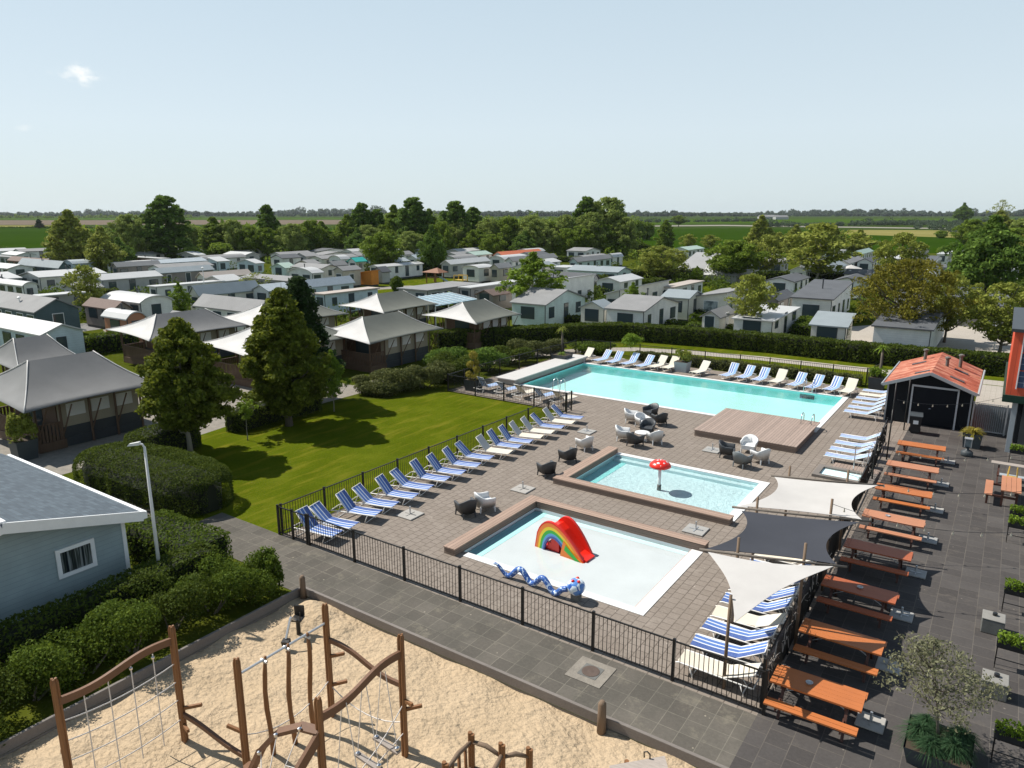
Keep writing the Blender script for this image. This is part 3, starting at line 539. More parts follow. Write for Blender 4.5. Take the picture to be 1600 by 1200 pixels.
# ------------------------------------------------------------------ railing fences
def fence(name, label, pts, sp=2.45, h=1.12, mat='black_metal', pitch=.115, heavy=(), r_=.009):
    P = [S(*p) for p in pts]; base = P[0].copy(); root = empty(name, base, 0, label, 'fence'); first = True
    for a, b in zip(P, P[1:]):
        a = a-base; b = b-base; L = (b-a).length; n = max(1, round(L/sp)); d = (b-a).normalized()
        for i in range(n+1):
            if i == 0 and not first: continue
            q = a.lerp(b, i/n); w_ = .035; MB().box(-w_, w_, -w_, w_, 0, h+.07).build('fence_post', mat, root, loc=q, rot=atan2(d.y, d.x))
        first = False
        for i in range(n):
            p, q = a.lerp(b, i/n)+d*.05, a.lerp(b, (i+1)/n)-d*.05; m = MB(); Z = Vector((0, 0, 1)); l = (q-p).length; k_ = int(l/pitch)
            m.bar(p+Z*h, q+Z*h, .04, .03); m.bar(p+Z*.1, q+Z*.1, .04, .03)
            for j in range(1, k_):
                c_ = p.lerp(q, j/k_); m.bar(c_+Z*.1, c_+Z*h, .016, .016)
            m.build('railing_panel', mat, root)
    return root
fence('railing_fence', 'long black railing fence between the grey path and the splash pool', [(1.6, .03), (17.42, .12)], 2.3)
r = fence('entrance_gate', 'short black double gate at the lawn corner of the pool railing', [(0, 0), (1.5, .03)], .75, 1.1)
fence('railing_fence', 'black railing fence along the lawn behind the row of loungers', [(.05, .1), (.3, 20.25)], 2.1)
fence('railing_fence', 'black railing around the small raised lounger terrace by the lawn', [(.25, 20.9), (.2, 20.35), (-8.75, 20.35), (-8.95, 24), (-8.6, 31), (-8.3, 36.5)], 2.2)
fence('railing_fence', 'black railing fence behind the far row of poolside loungers', [(-8.1, 37.2), (-3, 37.55), (5, 37.75), (13.6, 37.9), (14.1, 40.5)], 2.4)
r = fence('railing_fence', 'dark railing fence with rope lights between loungers and picnic tables', [(17.3, .35), (17.15, 8), (16.95, 16.5), (16.6, 24.6)], 2.3, 1.25)
rng0 = random.Random(4); m = MB()
for i in range(330):
    t = rng0.random(); v_ = .4+t*24; u_ = 17.3-.7*t; p = Vector((u_-17.3+rng0.uniform(-.1, .1), v_-.35, rng0.uniform(.15, 1.6 if rng0.random() < .3 else 1.2)))
    q = p+Vector((rng0.uniform(-.12, .12), rng0.uniform(-.6, .6), rng0.uniform(-.3, .3))); m.tube([p, p.lerp(q, .5)+Vector((0, 0, .07)), q], .008, 4)
g_ = m.build('dry_vine', 'weathered', loc=S(17.3, .35), rot=RZ); tag(g_, 'tangle of dry climbing stems hanging on the right hand railing', 'climbing plant')
# ------------------------------------------------------------------ sun loungers
def make_lounger(name, fab, back, backfab=None, cat='sun lounger'):
    """local x runs from the head (0) to the foot (2.0)"""
    root = empty(name, (0, 0, 0)); tag(root, None, cat); m = MB(); w_ = .31
    for s in (-w_, w_):
        m.tube([(.02, s, .30), (.4, s, .31), (1.9, s, .33), (1.98, s, .30)], .02, 6)
        m.tube([(.02, s, .30), (.02, s*.8, .31), (.02, 0, .31)], .018, 6)
    m.build('frame', 'white_metal', root, True)
    for x in (.34, 1.62):
        m = MB(); m.tube([(x, -w_, .31), (x-.12, -w_-.03, .02), (x-.06, -w_+.04, .015), (x-.06, w_-.04, .015), (x-.12, w_+.03, .02), (x, w_, .31)], .017, 6); m.build('leg', 'white_metal', root, True)
    m = MB(); n = 8
    pr = [(.74+(1.94-.74)*i/n, .355-.03*sin(pi*i/n)) for i in range(n+1)]
    m.add([(x, y, z) for x, z in pr for y in (-.29, .29)]+[(x, y, z-.02) for x, z in pr for y in (-.29, .29)], [(2*i, 2*i+2, 2*i+3, 2*i+1) for i in range(n)]+[(2*i+2*n+2, 2*i+1+2*n+2, 2*i+3+2*n+2, 2*i+2+2*n+2) for i in range(n)]+[(2*i, 2*i+2*n+2, 2*i+2*n+4, 2*i+2) for i in range(n)]+[(2*i+1, 2*i+3, 2*i+2*n+5, 2*i+2*n+3) for i in range(n)]+[(0, 1, 2*n+3, 2*n+2), (2*n, 4*n+2, 4*n+3, 2*n+1)])
    m.build('seat', fab, root)
    a = radians(back); L = .78; m = MB(); c_, s_ = cos(a), sin(a); q = [(0, 0), (.3, -.025), (.6, -.01), (L, .0)]; pf = [(.74-l*c_-o*s_, .355+l*s_-o*c_*-1) for l, o in q]; k_ = len(pf); th = (s_*.02, c_*-.02)
    m.add([(x, y, z) for x, z in pf for y in (-.29, .29)]+[(x-abs(th[0]), y, z+th[1]) for x, z in pf for y in (-.29, .29)], [(2*i, 2*i+1, 2*i+3, 2*i+2) for i in range(k_-1)]+[(2*i+2*k_, 2*i+2+2*k_, 2*i+3+2*k_, 2*i+1+2*k_) for i in range(k_-1)]+[(2*i, 2*i+2, 2*i+2*k_+2, 2*i+2*k_) for i in range(k_-1)]+[(2*i+1, 2*i+1+2*k_, 2*i+3+2*k_, 2*i+3) for i in range(k_-1)]+[(0, 2*k_, 2*k_+1, 1), (2*k_-2, 2*k_-1, 4*k_-1, 4*k_-2)])
    b = m.build('backrest', backfab or fab, root)
    m = MB(); e = pf[-1]
    for s in (-w_+.01, w_-.01): m.tube([(.74, s, .33), (e[0]-.01, s, e[1]-.01)], .016, 6)
    m.tube([(e[0], -w_, e[1]), (e[0]-.01, w_, e[1])], .016, 6); md = (.74-.45*c_, .33+.45*s_)
    for s in (-w_+.05, w_-.05): m.tube([(md[0], s, md[1]), (max(.05, md[0]-.14), s, .30)], .011, 5)
    m.build('back_frame', 'white_metal', root, True); return root
LG = 'sun loungers set out around the pools'
pb = make_lounger('sun_lounger', 'striped_fabric', 52); pc = make_lounger('sun_lounger', 'cream_fabric', 50, 'grey_mesh'); pbl = make_lounger('sun_lounger', 'striped_fabric_pale', 30); pcl = make_lounger('sun_lounger', 'cream_fabric', 24)
pb2 = make_lounger('sun_lounger', 'striped_fabric_pale', 48); pc2 = make_lounger('sun_lounger', 'cream_fabric', 48)
pbe = make_lounger('sun_lounger', 'striped_fabric', 30); pb_low = make_lounger('sun_lounger', 'striped_fabric', 43); pb3 = make_lounger('sun_lounger', 'striped_fabric_pale', 58); pbl2 = make_lounger('sun_lounger', 'striped_fabric_pale', 22)
ALT = dict(b=pb_low, x=pb3, B=pbl2); PROT = dict(b=pb, c=pc, B=pbl, C=pcl, x=pb2, y=pc2, E=pbe)
class _P(dict):
    def __getitem__(s, k): return ALT[k] if k in ALT and wobble.random() < .33 else dict.__getitem__(s, k)
wobble = random.Random(2); PROT = _P(PROT)
# row by the lawn: foot ends seen along the row
rowA = [(500, 833)]+[(400+x/4, 560+y/4) for x, y in [(618, 1045), (770, 968), (875, 915), (1000, 862), (1095, 808), (1200, 755), (1300, 714), (1395, 668), (1475, 622)]]+[(680+x/6.667, 540+y/6.667) for x, y in [(790, 1112), (890, 1052), (1005, 1000), (1118, 950), (1230, 902), (1335, 850), (1445, 802), (1535, 752)]]
kindsA = 'bbbbbbbbbbcbbccbcb'
for i, (p, k_) in enumerate(zip(rowA, kindsA)):
    u_, v_ = UV(p[0], p[1], .33); an = radians(13+wobble.uniform(-2, 2)); hx, hy = u_-1.95*cos(an), v_-1.95*sin(an)
    if i == 0: hx, hy, an = .35, .55, radians(6)
    lab = ('blue striped' if k_ == 'b' else 'cream')+' lounger, '+ORD[i]+' from the gate in the row along the lawn railing'
    place(PROT[k_], S(hx, hy), RZ+an, lab, LG)
rowB = [(903, 560, 'y'), (929, 563, 'x'), (951, 566, 'x'), (973, 568.5, 'x'), (996, 572, 'x'), (1017, 573, 'y'), (1038, 575, 'y'), (1083, 582, 'y'), (1129, 587, 'x'), (1155, 590, 'x'), (1180, 594, 'x'), (1207, 597, 'y'), (1235, 602, 'x'), (1263, 606, 'x'), (1292, 609, 'x'), (1318, 613, 'y')]
for i, (x, y, k_) in enumerate(rowB):
    u_, v_ = UV(x, y, .33); an = -pi/2-radians(8+wobble.uniform(-5, 5)); d = EU*cos(an)+EV*sin(an); h_ = S(u_, v_)-d*1.95
    place(PROT[k_], h_, RZ+an, ('blue striped' if k_ == 'x' else 'cream')+' lounger, '+ORD[i]+' from the left in the row beyond the large pool', LG)
rowC = [(1336, 647, 'B'), (1341, 640, 'B'), (1347, 633, 'B'), (1352, 626, 'B'), (1356, 620, 'C'), (1361, 614, 'B')]
for i, (x, y, k_) in enumerate(rowC):
    u_, v_ = UV(x-5, y-4, .33); place(PROT[k_], S(15.84, v_+.12), RZ+pi+radians(2), ('blue striped' if k_ == 'B' else 'cream')+' lounger, '+ORD[i]+' counting away in the stack against the black shed', LG)
rowD = [(1316, 717), (1322, 707), (1328, 697), (1337, 687)]
for i, (x, y) in enumerate(rowD):
    u_, v_ = UV(x-3, y-4, .33); place(PROT['B'], S(16.62, v_+.1), RZ+pi+radians(3), 'pale blue striped lounger, '+ORD[i]+' counting away behind the foot bath', LG)
rowE = [(.75, 'C', 0), (1.75, 'B', 0), (2.6, 'B', 0), (3.5, 'C', 0), (4.35, 'B', 0), (5.15, 'B', 0), (6.0, 'B', 0), (6.95, 'B', 0), (7.9, 'C', 0), (10.9, 'C', 0)]
for i, (v_, k_, _) in enumerate(rowE):
    place(PROT['E' if k_ == 'B' else k_], S(17.08-.02*v_, v_+.05), RZ+pi+radians(2+wobble.uniform(-3, 3)), ('blue striped' if k_ == 'B' else 'cream')+' lounger, '+ORD[i]+' from the grey path in the row under the shade sails', LG)
rowF = [(-6.9, 'x'), (-5.3, 'x'), (-3.9, 'y'), (-2.5, 'x'), (-1.1, 'y')]
for i, (u_, k_) in enumerate(rowF):
    place(PROT[k_], S(u_, 21.0), RZ+pi/2-radians(12), ('blue striped' if k_ == 'x' else 'cream')+' lounger, '+ORD[i]+' from the left on the railed terrace behind the lawn', LG)
# ------------------------------------------------------------------ tub armchairs
def make_armchair(name, mat):
    """woven-look plastic tub chair, front towards -y"""
    root = empty(name, (0, 0, 0)); tag(root, None, 'armchair'); n = 22; path = []
    for i in range(n+1):
        t = i/n
        if t < .28: s = t/.28; p = (-.34, -.33+.45*s); nn = (-1, 0)
        elif t > .72: s = (t-.72)/.28; p = (.34, .12-.45*s); nn = (1, 0)
        else: a = pi-(t-.28)/.44*pi; p = (.34*cos(a), .12+.24*sin(a)); nn = (cos(a), sin(a))
        b = max(0, 1-abs(t-.5)/.27); hh = .60+.20*(b*b*(3-2*b)); path.append((p, nn, hh))
    m = MB(); vs = []
    for (x, y), (a, b), hh in path: vs += [(x+a*-.03, y+b*-.03, .20), (x+a*.05, y+b*.05, hh-.03), (x+a*.045, y+b*.045, hh), (x-a*.02, y-b*.02, hh), (x-a*.045, y-b*.045, .36)]
    r = 5; m.add(vs, [(i*r+j, (i+1)*r+j, (i+1)*r+j+1, i*r+j+1) for i in range(n) for j in range(r-1)]+[tuple(range(r)), tuple(n*r+j for j in range(r-1, -1, -1))]+[(i*r+4, (i+1)*r+4, (i+1)*r, i*r) for i in range(n)]); m.build('shell', mat, root, True)
    m = MB(); pt = [(-.29, -.36), (.29, -.36)]+[(x*.86, y*.9) for (x, y), _, _ in reversed(path[2:-2])]; m.prism(pt, .20, .40); m.build('seat', mat, root)
    for x, y in ((-.3, -.3), (.3, -.3), (-.24, .26), (.24, .26)):
        MB().tube([(x, y, .24), (x*1.08, y*1.08, 0)], [.04, .026], 6).build('leg', mat, root)
    return root
AC = dict(w=make_armchair('armchair', 'chair_white'), d=make_armchair('armchair', 'chair_dark'), g=make_armchair('armchair', 'chair_grey'))
CN = dict(w='white', d='dark grey', g='mid grey'); AG = 'tub armchairs on the pool deck'
def chair(k_, x, y, rot, lab):
    u_, v_ = UV(x, y); place(AC[k_], S(u_, v_), RZ+radians(rot), lab, AG)
for k_, x, y, rot, lab in [('d', 729, 806, -118, 'dark grey tub armchair beside the white one nearest the splash pool'), ('w', 757, 797, 150, 'white tub armchair at the far corner of the splash pool bench'), ('d', 855, 744, -120, 'dark grey tub armchair nearest the corner of the wading pool bench'), ('d', 888, 722, -112, 'dark grey tub armchair in the middle of three in line beside the wading pool'), ('w', 914, 703, -112, 'white tub armchair at the far end of three in line beside the wading pool'),
    ('w', 986, 660, 108, 'white tub armchair on the left of the farther deck group'), ('w', 1003, 668, 60, 'white tub armchair in front of the farther deck group'), ('d', 1017, 652, -20, 'dark tub armchair at the back of the farther deck group'), ('d', 1031, 664, -125, 'dark tub armchair on the right of the farther deck group'),
    ('w', 973, 688, 110, 'white tub armchair on the left of the deck group with the white table'), ('d', 991, 697, 165, 'dark tub armchair in front of the white table'), ('d', 1012, 678, 10, 'dark tub armchair behind the white table'), ('w', 1023, 693, -130, 'white tub armchair on the right of the white table'),
    ('d', 1135, 714, 100, 'dark tub armchair on the left of the group before the wooden deck'), ('g', 1158, 729, 165, 'mid grey tub armchair at the front of the group before the wooden deck'), ('w', 1170, 706, 5, 'white tub armchair with its back to the wooden deck'), ('w', 1188, 723, -120, 'white tub armchair on the right of the group before the wooden deck')]: chair(k_, x, y, rot, lab)
r = empty('low_table', S(*UV(1003, 688)), RZ, 'small round white table between the armchairs', 'table')
MB().lathe([(0, .40), (.36, .40), (.38, .42), (.38, .44), (0, .44)], 24).build('table_top', 'chair_white', r); MB().lathe([(.2, 0), (.2, .02), (.035, .04), (.035, .4)], 16).build('pedestal', 'chair_white', r)
# ------------------------------------------------------------------ parasol bases
def pbase(x, y, mat, lab, s=.4, stub=.3, rot=0, rnd=False):
    u_, v_ = UV(x, y); r = empty('parasol_stand', S(u_, v_), RZ+rot, lab, 'parasol base'); MB().box(-s, s, -s, s, .004, .055).build('slab', mat, r, bevel=.015)
    m = MB(); m.tube([(0, 0, .07), (0, 0, .07+stub)], .03, 10); m.build('tube', 'galvanised', r); m = MB(); m.box(-s*.6, s*.6, -.02, .02, .056, .072); m.box(-.02, .02, -s*.6, s*.6, .057, .073); m.build('cross_frame', 'galvanised' if mat != 'white_slab' else mat, r); return r
pbase(817, 765, 'white_slab', 'white slab parasol base on the deck by the splash pool bench'); pbase(641, 805, 'white_slab', 'white slab parasol base beside the row of striped loungers')
pbase(917, 675, 'grey_slab', 'grey slab parasol base near the far lawn railing corner'); pbase(1113, 704, 'grey_slab', 'grey slab parasol base before the wooden sun deck'); pbase(1087, 829, 'grey_slab', 'grey slab parasol base between the two small pools'); pbase(1105, 575, 'grey_slab', 'grey slab parasol base among the far row of loungers')
# ------------------------------------------------------------------ mushroom, slide, snake
u_, v_ = UV(1030, 757); r = empty('mushroom_fountain', S(u_, v_, -.42), RZ, 'red mushroom fountain with white dots standing in the wading pool', 'fountain')
MB().tube([(0, 0, 0), (0, 0, 1.28)], [.075, .06], 14).build('stem', 'chair_white', r, True); MB().tube([(0, 0, .17), (0, 0, .42)], .09, 12).build('stem_collar', 'concrete_dark', r, True)
m = MB(); m.lathe([(0, 1.28), (.40, 1.22), (.47, 1.26), (.44, 1.36), (.33, 1.46), (.18, 1.52), (0, 1.54)], 28); cap = m.build('cap', 'gloss_red', r, True)
for i in range(13):
    a = i*2.4; rr = [.15, .38, .30][i % 3] if i else 0; z = 1.535-.17*(rr/.33)**2 if rr < .35 else 1.44; z = {0: 1.53, .15: 1.515, .30: 1.475, .38: 1.40}[rr if i else 0]
    m = MB(); q = Vector((rr*cos(a), rr*sin(a), z)); nn = Vector((cos(a)*rr*1.6, sin(a)*rr*1.6, .6)).normalized(); t1 = nn.orthogonal().normalized(); t2 = nn.cross(t1)
    k_ = .055 if i % 2 else .075; m.add([q+nn*.018]+[q+(t1*cos(b)+t2*sin(b))*k_-nn*.01 for b in [2*pi*j/10 for j in range(10)]], [(0, 1+j, 1+(j+1) % 10) for j in range(10)]); m.build('dot', 'chair_white', cap, True)
def arc_prof(x0, x1, h, sk, n=22, z0=.0):
    """hump profile rising steeply then sloping off to the right"""
    return [(x0+(x1-x0)*t**1.0, z0+h*(sin(pi*t**sk))**.85) for t in [i/n for i in range(n+1)]]
u_, v_ = 8.05, 4.75; r = empty('rainbow_slide', S(u_, v_, -.19), RZ-radians(4), 'rainbow arch water slide with a red chute in the white splash pool', 'slide')
outer = arc_prof(0, 2.12, 1.16, .60); inner = arc_prof(.42, 1.42, .56, .72, z0=0); m = MB(); cols = ['gloss_red', 'gloss_orange', 'gloss_yellow', 'gloss_green', 'gloss_blue', 'gloss_indigo']; N = len(outer)
sh = [0, .10, .32, .50, .70, .86, 1.]
for k_ in range(6):
    m.mi = k_; A = [tuple(o+(i_-o)*sh[k_] for o, i_ in zip(a, b)) for a, b in zip(outer, inner)]; B = [tuple(o+(i_-o)*sh[k_+1] for o, i_ in zip(a, b)) for a, b in zip(outer, inner)]
    for y0, y1 in ((0, .09),):
        for i in range(N-1):
            q = [A[i], A[i+1], B[i+1], B[i]]; m.add([(x, y0-.02*(k_ == 5), z) for x, z in q]+[(x, y1, z) for x, z in q], [(0, 1, 2, 3), (7, 6, 5, 4), (0, 4, 5, 1), (3, 2, 6, 7)])
m.build('rainbow_arch', cols, r)
m = MB(); o2 = [(x*1.0+.30, z) for x, z in arc_prof(0, 1.78, 1.22, .70)]; i2 = [(x, z) for x, z in arc_prof(.62, 1.85, .42, .78)]
for i in range(N-1):
    q = [o2[i], o2[i+1], i2[i+1], i2[i]]; m.add([(x, .58, z) for x, z in q]+[(x, .68, z) for x, z in q], [(0, 1, 2, 3), (7, 6, 5, 4), (0, 4, 5, 1), (3, 2, 6, 7)])
m.build('chute_side', 'gloss_red', r)
m = MB(); ch = [(.35, .55), (.6, .98), (.85, 1.02), (1.1, .86), (1.4, .55), (1.75, .22), (2.15, .1)]
m.add([(x, y, z) for x, z in ch for y in (.08, .60)]+[(x, y, z-.06) for x, z in ch for y in (.08, .6)], [(2*i, 2*i+2, 2*i+3, 2*i+1) for i in range(6)]+[(2*i+14, 2*i+15, 2*i+17, 2*i+16) for i in range(6)]+[(2*i, 2*i+14, 2*i+16, 2*i+2) for i in range(6)]+[(2*i+1, 2*i+3, 2*i+17, 2*i+15) for i in range(6)]+[(12, 26, 27, 13)]); m.build('chute', 'gloss_red', r)
m = MB(); pr = [(1.12, .02), (1.25, .62), (1.5, .40), (1.85, .12), (2.12, .02)]; m.ext([(x, -.035, z) for x, z in pr], (0, .03, 0)); m.build('chute_panel', 'gloss_orange', r)
m = MB(); pr = [(1.30, .30), (1.36, .5), (1.6, .3), (1.95, .05), (1.75, .04)]; m.ext([(x, -.05, z) for x, z in pr], (0, .014, 0)); m.build('stripe_inset', 'gloss_green', r)
m = MB()
for i in range(5): a = .45+i*.16; m.box(a-.12, a+.05, .1, .58, .02, .16+.17*i) if i < 4 else None
m.build('step', 'gloss_red', r)
u_, v_ = 8.25, 1.98; r = empty('water_snake', S(u_, v_), RZ, 'blue mosaic water snake with a round head lying on the near pool edge', 'water toy')
pts = []; L = 2.75
for i in range(57):
    t = i/56; pts.append((t*L, .10*sin(t*5)+.12*t, .25+.17*cos(t*2*pi*3.05-.3)*(1 if t < .93 else .6)))
rs = [.035+.06*min(1, i/14) for i in range(57)]; MB().tube(pts, rs, 12).build('body', 'snake_paint', r, True)
hd = empty('x', (0, 0, 0)); bpy.data.objects.remove(hd)
m = MB(); hx, hy, hz = L+.22, .16, .44; prof = [(.0, -.26), (.14, -.23), (.24, -.13), (.28, 0), (.25, .13), (.15, .22), (0, .25)]; m.lathe([(a, hz+b) for a, b in prof], 20, hx, hy); h_ = m.build('head', 'head_paint', r, True)
for dx, dy, dz in ((-.05, -.12, .22), (.12, -.06, .22), (-.02, .12, .22)): m = MB(); m.lathe([(0, hz+dz-.05), (.055, hz+dz), (.04, hz+dz+.04), (0, hz+dz+.055)], 12, hx+dx, hy+dy); m.build('eye', 'gloss_red', h_, True)
m = MB(); m.box(hx-.13, hx+.13, hy-.1, hy+.13, .004, .2); m.build('stand', 'concrete_dark', r)
# ------------------------------------------------------------------ shade sails
def sail(name, c, mat, label, ku, kv, sag=.25, th=.012, tri=False):
    n = 22; P = []; c = [S(*p) for p in c]
    for i in range(n+1):
        for j in range(n+1):
            s, t = i/n, j/n
            if tri:
                # barycentric from a square: c0, c1, c2
                a, b = s, t*(1)
                w1 = s*(1-t); w2 = s*t; w0 = 1-s; b0, b1, b2 = w0, w1, w2; p = c[0]*b0+c[1]*b1+c[2]*b2; g = (c[0]+c[1]+c[2])/3
                e = 4*max(b0*b1*(1-b2)**3, b1*b2*(1-b0)**3, b0*b2*(1-b1)**3); p = p.lerp(g, ku*e*1.25)
            else:
                s2 = .5+(s-.5)*(1-2*ku*4*t*(1-t)); t2 = .5+(t-.5)*(1-2*kv*4*s*(1-s)); p = (c[0]*(1-s2)+c[1]*s2)*(1-t2)+(c[3]*(1-s2)+c[2]*s2)*t2; p = p-Vector((0, 0, sag*16*s*(1-s)*t*(1-t)*.3))
            P.append(p)
    base = P[0].copy(); m = MB(); k_ = n+1; m.add([p-base for p in P]+[p-base-Vector((0, 0, th)) for p in P], [(i*k_+j, (i+1)*k_+j, (i+1)*k_+j+1, i*k_+j+1) for i in range(n) for j in range(n)]+[(k_*k_+i*k_+j, k_*k_+i*k_+j+1, k_*k_+(i+1)*k_+j+1, k_*k_+(i+1)*k_+j) for i in range(n) for j in range(n)])
    o = m.build(name, mat, None, True, loc=base); return tag(o, label, 'shade sail')
sail('shade_sail', [(14.95, 9.5, 2.48), (18.1, 10.3, 2.6), (18.15, 7.0, 2.6), (14.75, 6.25, 2.48)], 'sail_white', 'four cornered cream shade sail farthest along the right hand railing', .15, .035)
sail('shade_sail', [(14.9, 5.95, 2.46), (18.12, 6.85, 2.56), (18.1, 3.65, 2.56), (14.9, 2.75, 2.46)], 'sail_dark', 'dark grey shade sail stretched between the two cream ones', .16, .035)
sail('shade_sail', [(15.05, 2.55, 2.5), (18.05, 3.5, 2.55), (16.72, -.35, 2.42)], 'sail_white', 'triangular cream shade sail nearest the grey path', .17, 0, tri=True)
def pole(u_, v_, h, lab, r_=.042, mt='pole_wood'):
    o = MB().tube([(0, 0, 0), (0, 0, h*.5), (.01, 0, h)], [r_*1.1, r_, r_*.92], 9).build('sail_pole', mt, None, True, loc=S(u_, v_)); tag(o, lab, 'pole', 'timber poles carrying the shade sails')
def beam(a, b, lab):
    A = S(*a); B = S(*b); d = B-A; o = MB().tube([(0, 0, 0), d*.5+Vector((0, 0, -.02)), d], [.04, .036, .032], 8).build('sail_beam', 'beam_wood', None, True, loc=A); tag(o, lab, 'beam', 'round timber beams carrying the shade sails')
for a, b, n_ in [((14.8, 9.62, 2.46), (18.25, 10.5, 2.56), 'beyond the far cream sail'), ((14.55, 6.12, 2.44), (18.4, 7.1, 2.56), 'between the far cream sail and the dark one'), ((14.75, 2.72, 2.42), (18.35, 3.68, 2.54), 'between the dark sail and the triangular one')]: beam(a, b, 'round timber beam '+n_)
for u_, v_, h, lab in [(15.35, 9.85, 2.85, 'timber pole on the pool side of the far cream sail'), (15.25, 6.36, 2.85, 'timber pole on the pool side between cream and dark sails'), (15.7, 3.05, 2.9, 'timber pole on the pool side at the dark sail near the bench end'), (17.28, 6.98, 3.05, 'timber pole at the railing between cream and dark sails'), (17.32, 3.5, 3.0, 'timber pole at the railing behind the triangular sail'), (17.15, 10.3, 2.95, 'timber pole at the railing beside the far cream sail'), (16.32, .55, 2.55, 'free standing timber pole holding the near tip of the triangular sail')]: pole(u_, v_, h, lab)
for x, yb, yt, lab in [(1389, 690, 598, 'crooked pole with lights at the shed corner'), (1412, 672, 590, 'thin pole wound with lights before the black shed'), (1385, 718, 640, 'thin dark pole by the railing behind the far picnic tables'), (1362, 752, 682, 'thin dark pole rising from the railing above the foot bath')]:
    h = HT(x, yb, yt); pole(*UV(x, yb), h, lab, .03, 'black_metal')
# ------------------------------------------------------------------ picnic tables
def make_picnic(mt, mb=None):
    r = empty('picnic_table', (0, 0, 0)); tag(r, None, 'picnic table'); m = MB()
    for i in range(5): m.box(0, .14, -.37+i*.15, -.235+i*.15, .70, .745); m.box(.17, 1.98, -.37+i*.15, -.235+i*.15+(.012 if i < 4 else 0), .70, .745)
    m.box(.14, .17, -.37, .37, .695, .735); m.build('table_top', mt, r)
    for s in (-1, 1):
        y = s*.72; m = MB(); m.box(0, 1.98, y-.14, y-.005, .42, .46); m.box(0, 1.98, y+.005, y+.14, .42, .46); m.build('bench', mb or mt, r)
    for x in (.3, 1.68):
        m = MB(); m.bar((x, -.2, .70), (x, -.62, 0), .09, .06, (1, 0, 0)); m.bar((x, .2, .70), (x, .62, 0), .09, .06, (1, 0, 0)); m.box(x-.05, x-.01, -.86, .86, .34, .42); m.box(x-.05, x-.01, -.36, .36, .62, .70); m.build('leg_frame', 'table_legs', r)
    m = MB()
    for a, b in ((.3, .9), (1.68, 1.1)): m.bar((a, 0, .36), (b, 0, .69), .03, .012)
    m.build('brace', 'galvanised', r); return r
PT = dict(o=make_picnic('table_orange'), s=make_picnic('table_salmon'), d=make_picnic('table_shaded'))
tabs = [(17.42, .78, 'o'), (17.46, 3.38, 'o'), (17.40, 6.28, 'd'), (17.44, 9.4, 'd'), (17.5, 12.45, 's'), (17.45, 15.65, 'o'), (17.4, 19.0, 's'), (17.4, 22.5, 'o')]
nm = dict(o='bright orange', s='faded salmon', d='shade darkened orange')
for i, (u_, v_, k_) in enumerate(tabs):
    place(PT[k_], S(u_, v_), RZ+radians([1, 0, 0, 1, 1, 2, 1, 2][i]), nm[k_]+' picnic table, '+ORD[i]+' from the grey path along the railing', 'orange picnic tables along the railing')
    rb = pbase(*PX(S(u_+2.12, v_+.45)), 'white_slab' if i in (0, 1, 5) else 'grey_slab', 'weathered slab with a parasol stub behind picnic table '+ORD[i]+' from the grey path', .3, .22); rb['group'] = 'parasol slabs behind the picnic tables'
    if i in (0, 2, 4):
        o = MB().lathe([(0, 0), (.07, 0), (.085, .035), (.07, .035), (.06, .012), (0, .012)], 14).build('ashtray', 'galvanised', loc=S(u_+.8+.2*(i == 2), v_+.05, .746)); tag(o, 'round metal ashtray on the '+['first', '', 'third', '', 'fifth'][i]+' picnic table', 'ashtray')
# ------------------------------------------------------------------ black shed with orange roof
r = empty('shed', S(15.95, 29.2), RZ, 'black boarded shed with an orange tiled roof beside the pool', 'shed'); W_, L_, he, hr = 4.0, 6.6, 2.2, 3.0
m = MB(); m.add([(0, 0, 0), (W_, 0, 0), (W_, 0, he), (W_/2, 0, hr-.06), (0, 0, he), (0, L_, 0), (W_, L_, 0), (W_, L_, he), (W_/2, L_, hr-.06), (0, L_, he)], [(0, 1, 2, 3, 4), (5, 9, 8, 7, 6), (0, 4, 9, 5), (1, 6, 7, 2)]); m.build('wall', 'black_boards', r)
rf = MB()
for s in (0, 1):
    e = (-.22, he-.02) if s == 0 else (W_+.22, he-.02); rf.ext([(e[0], -.45, e[1]), (W_/2, -.45, hr+.03), (W_/2, -.45, hr-.04), (e[0], -.45, e[1]-.07)], (0, L_+.75, 0))
rf = rf.build('roof', 'shed_roof', r)
m = MB(); m.bar((-.26, -.48, he-.06), (W_/2+.0, -.48, hr+.02), .035, .17); m.bar((W_+.26, -.48, he-.06), (W_/2, -.482, hr+.02), .035, .17); m.build('bargeboard', 'trim_grey', r)
for x in (-.3, W_+.3): MB().tube([(x, -.45, he-.05), (x, L_+.3, he-.05)], .05, 8).build('gutter', 'trim_grey', r)
for a, b in ((1.5, .55), (3.2, .8), (3.25, 3.3), (1.0, 4.2)):
    s = 1 if a > 2 else -1; k_ = (hr-he)/(W_/2+.2); x0, x1 = a-.35, a+.35; z = lambda x: hr+.06-abs(x-W_/2)*k_; m = MB(); m.add([(x0, b, z(x0)), (x1, b, z(x1)), (x1, b+.28, z(x1)), (x0, b+.28, z(x0))]+[(x0, b, z(x0)-.06), (x1, b, z(x1)-.06), (x1, b+.28, z(x1)-.06), (x0, b+.28, z(x0)-.06)], [(0, 1, 2, 3), (0, 4, 5, 1), (1, 5, 6, 2), (2, 6, 7, 3), (3, 7, 4, 0)]); m.build('skylight', 'roof_dark', rf)
for x, y in ((1.2, 5.4), (3.1, 4.6), (2.5, 3.3)): MB().lathe([(.09, 2.5), (.09, 3.25), (.15, 3.28), (.15, 3.36), (0, 3.42)], 12, x, y).build('chimney', 'concrete_dark', rf)
m = MB(); m.box(1.25, 3.35, -.05, -.004, .05, 2.15); d_ = m.build('door', plain('door_black', (.009, .011, .015), .6, spec=.1), r)
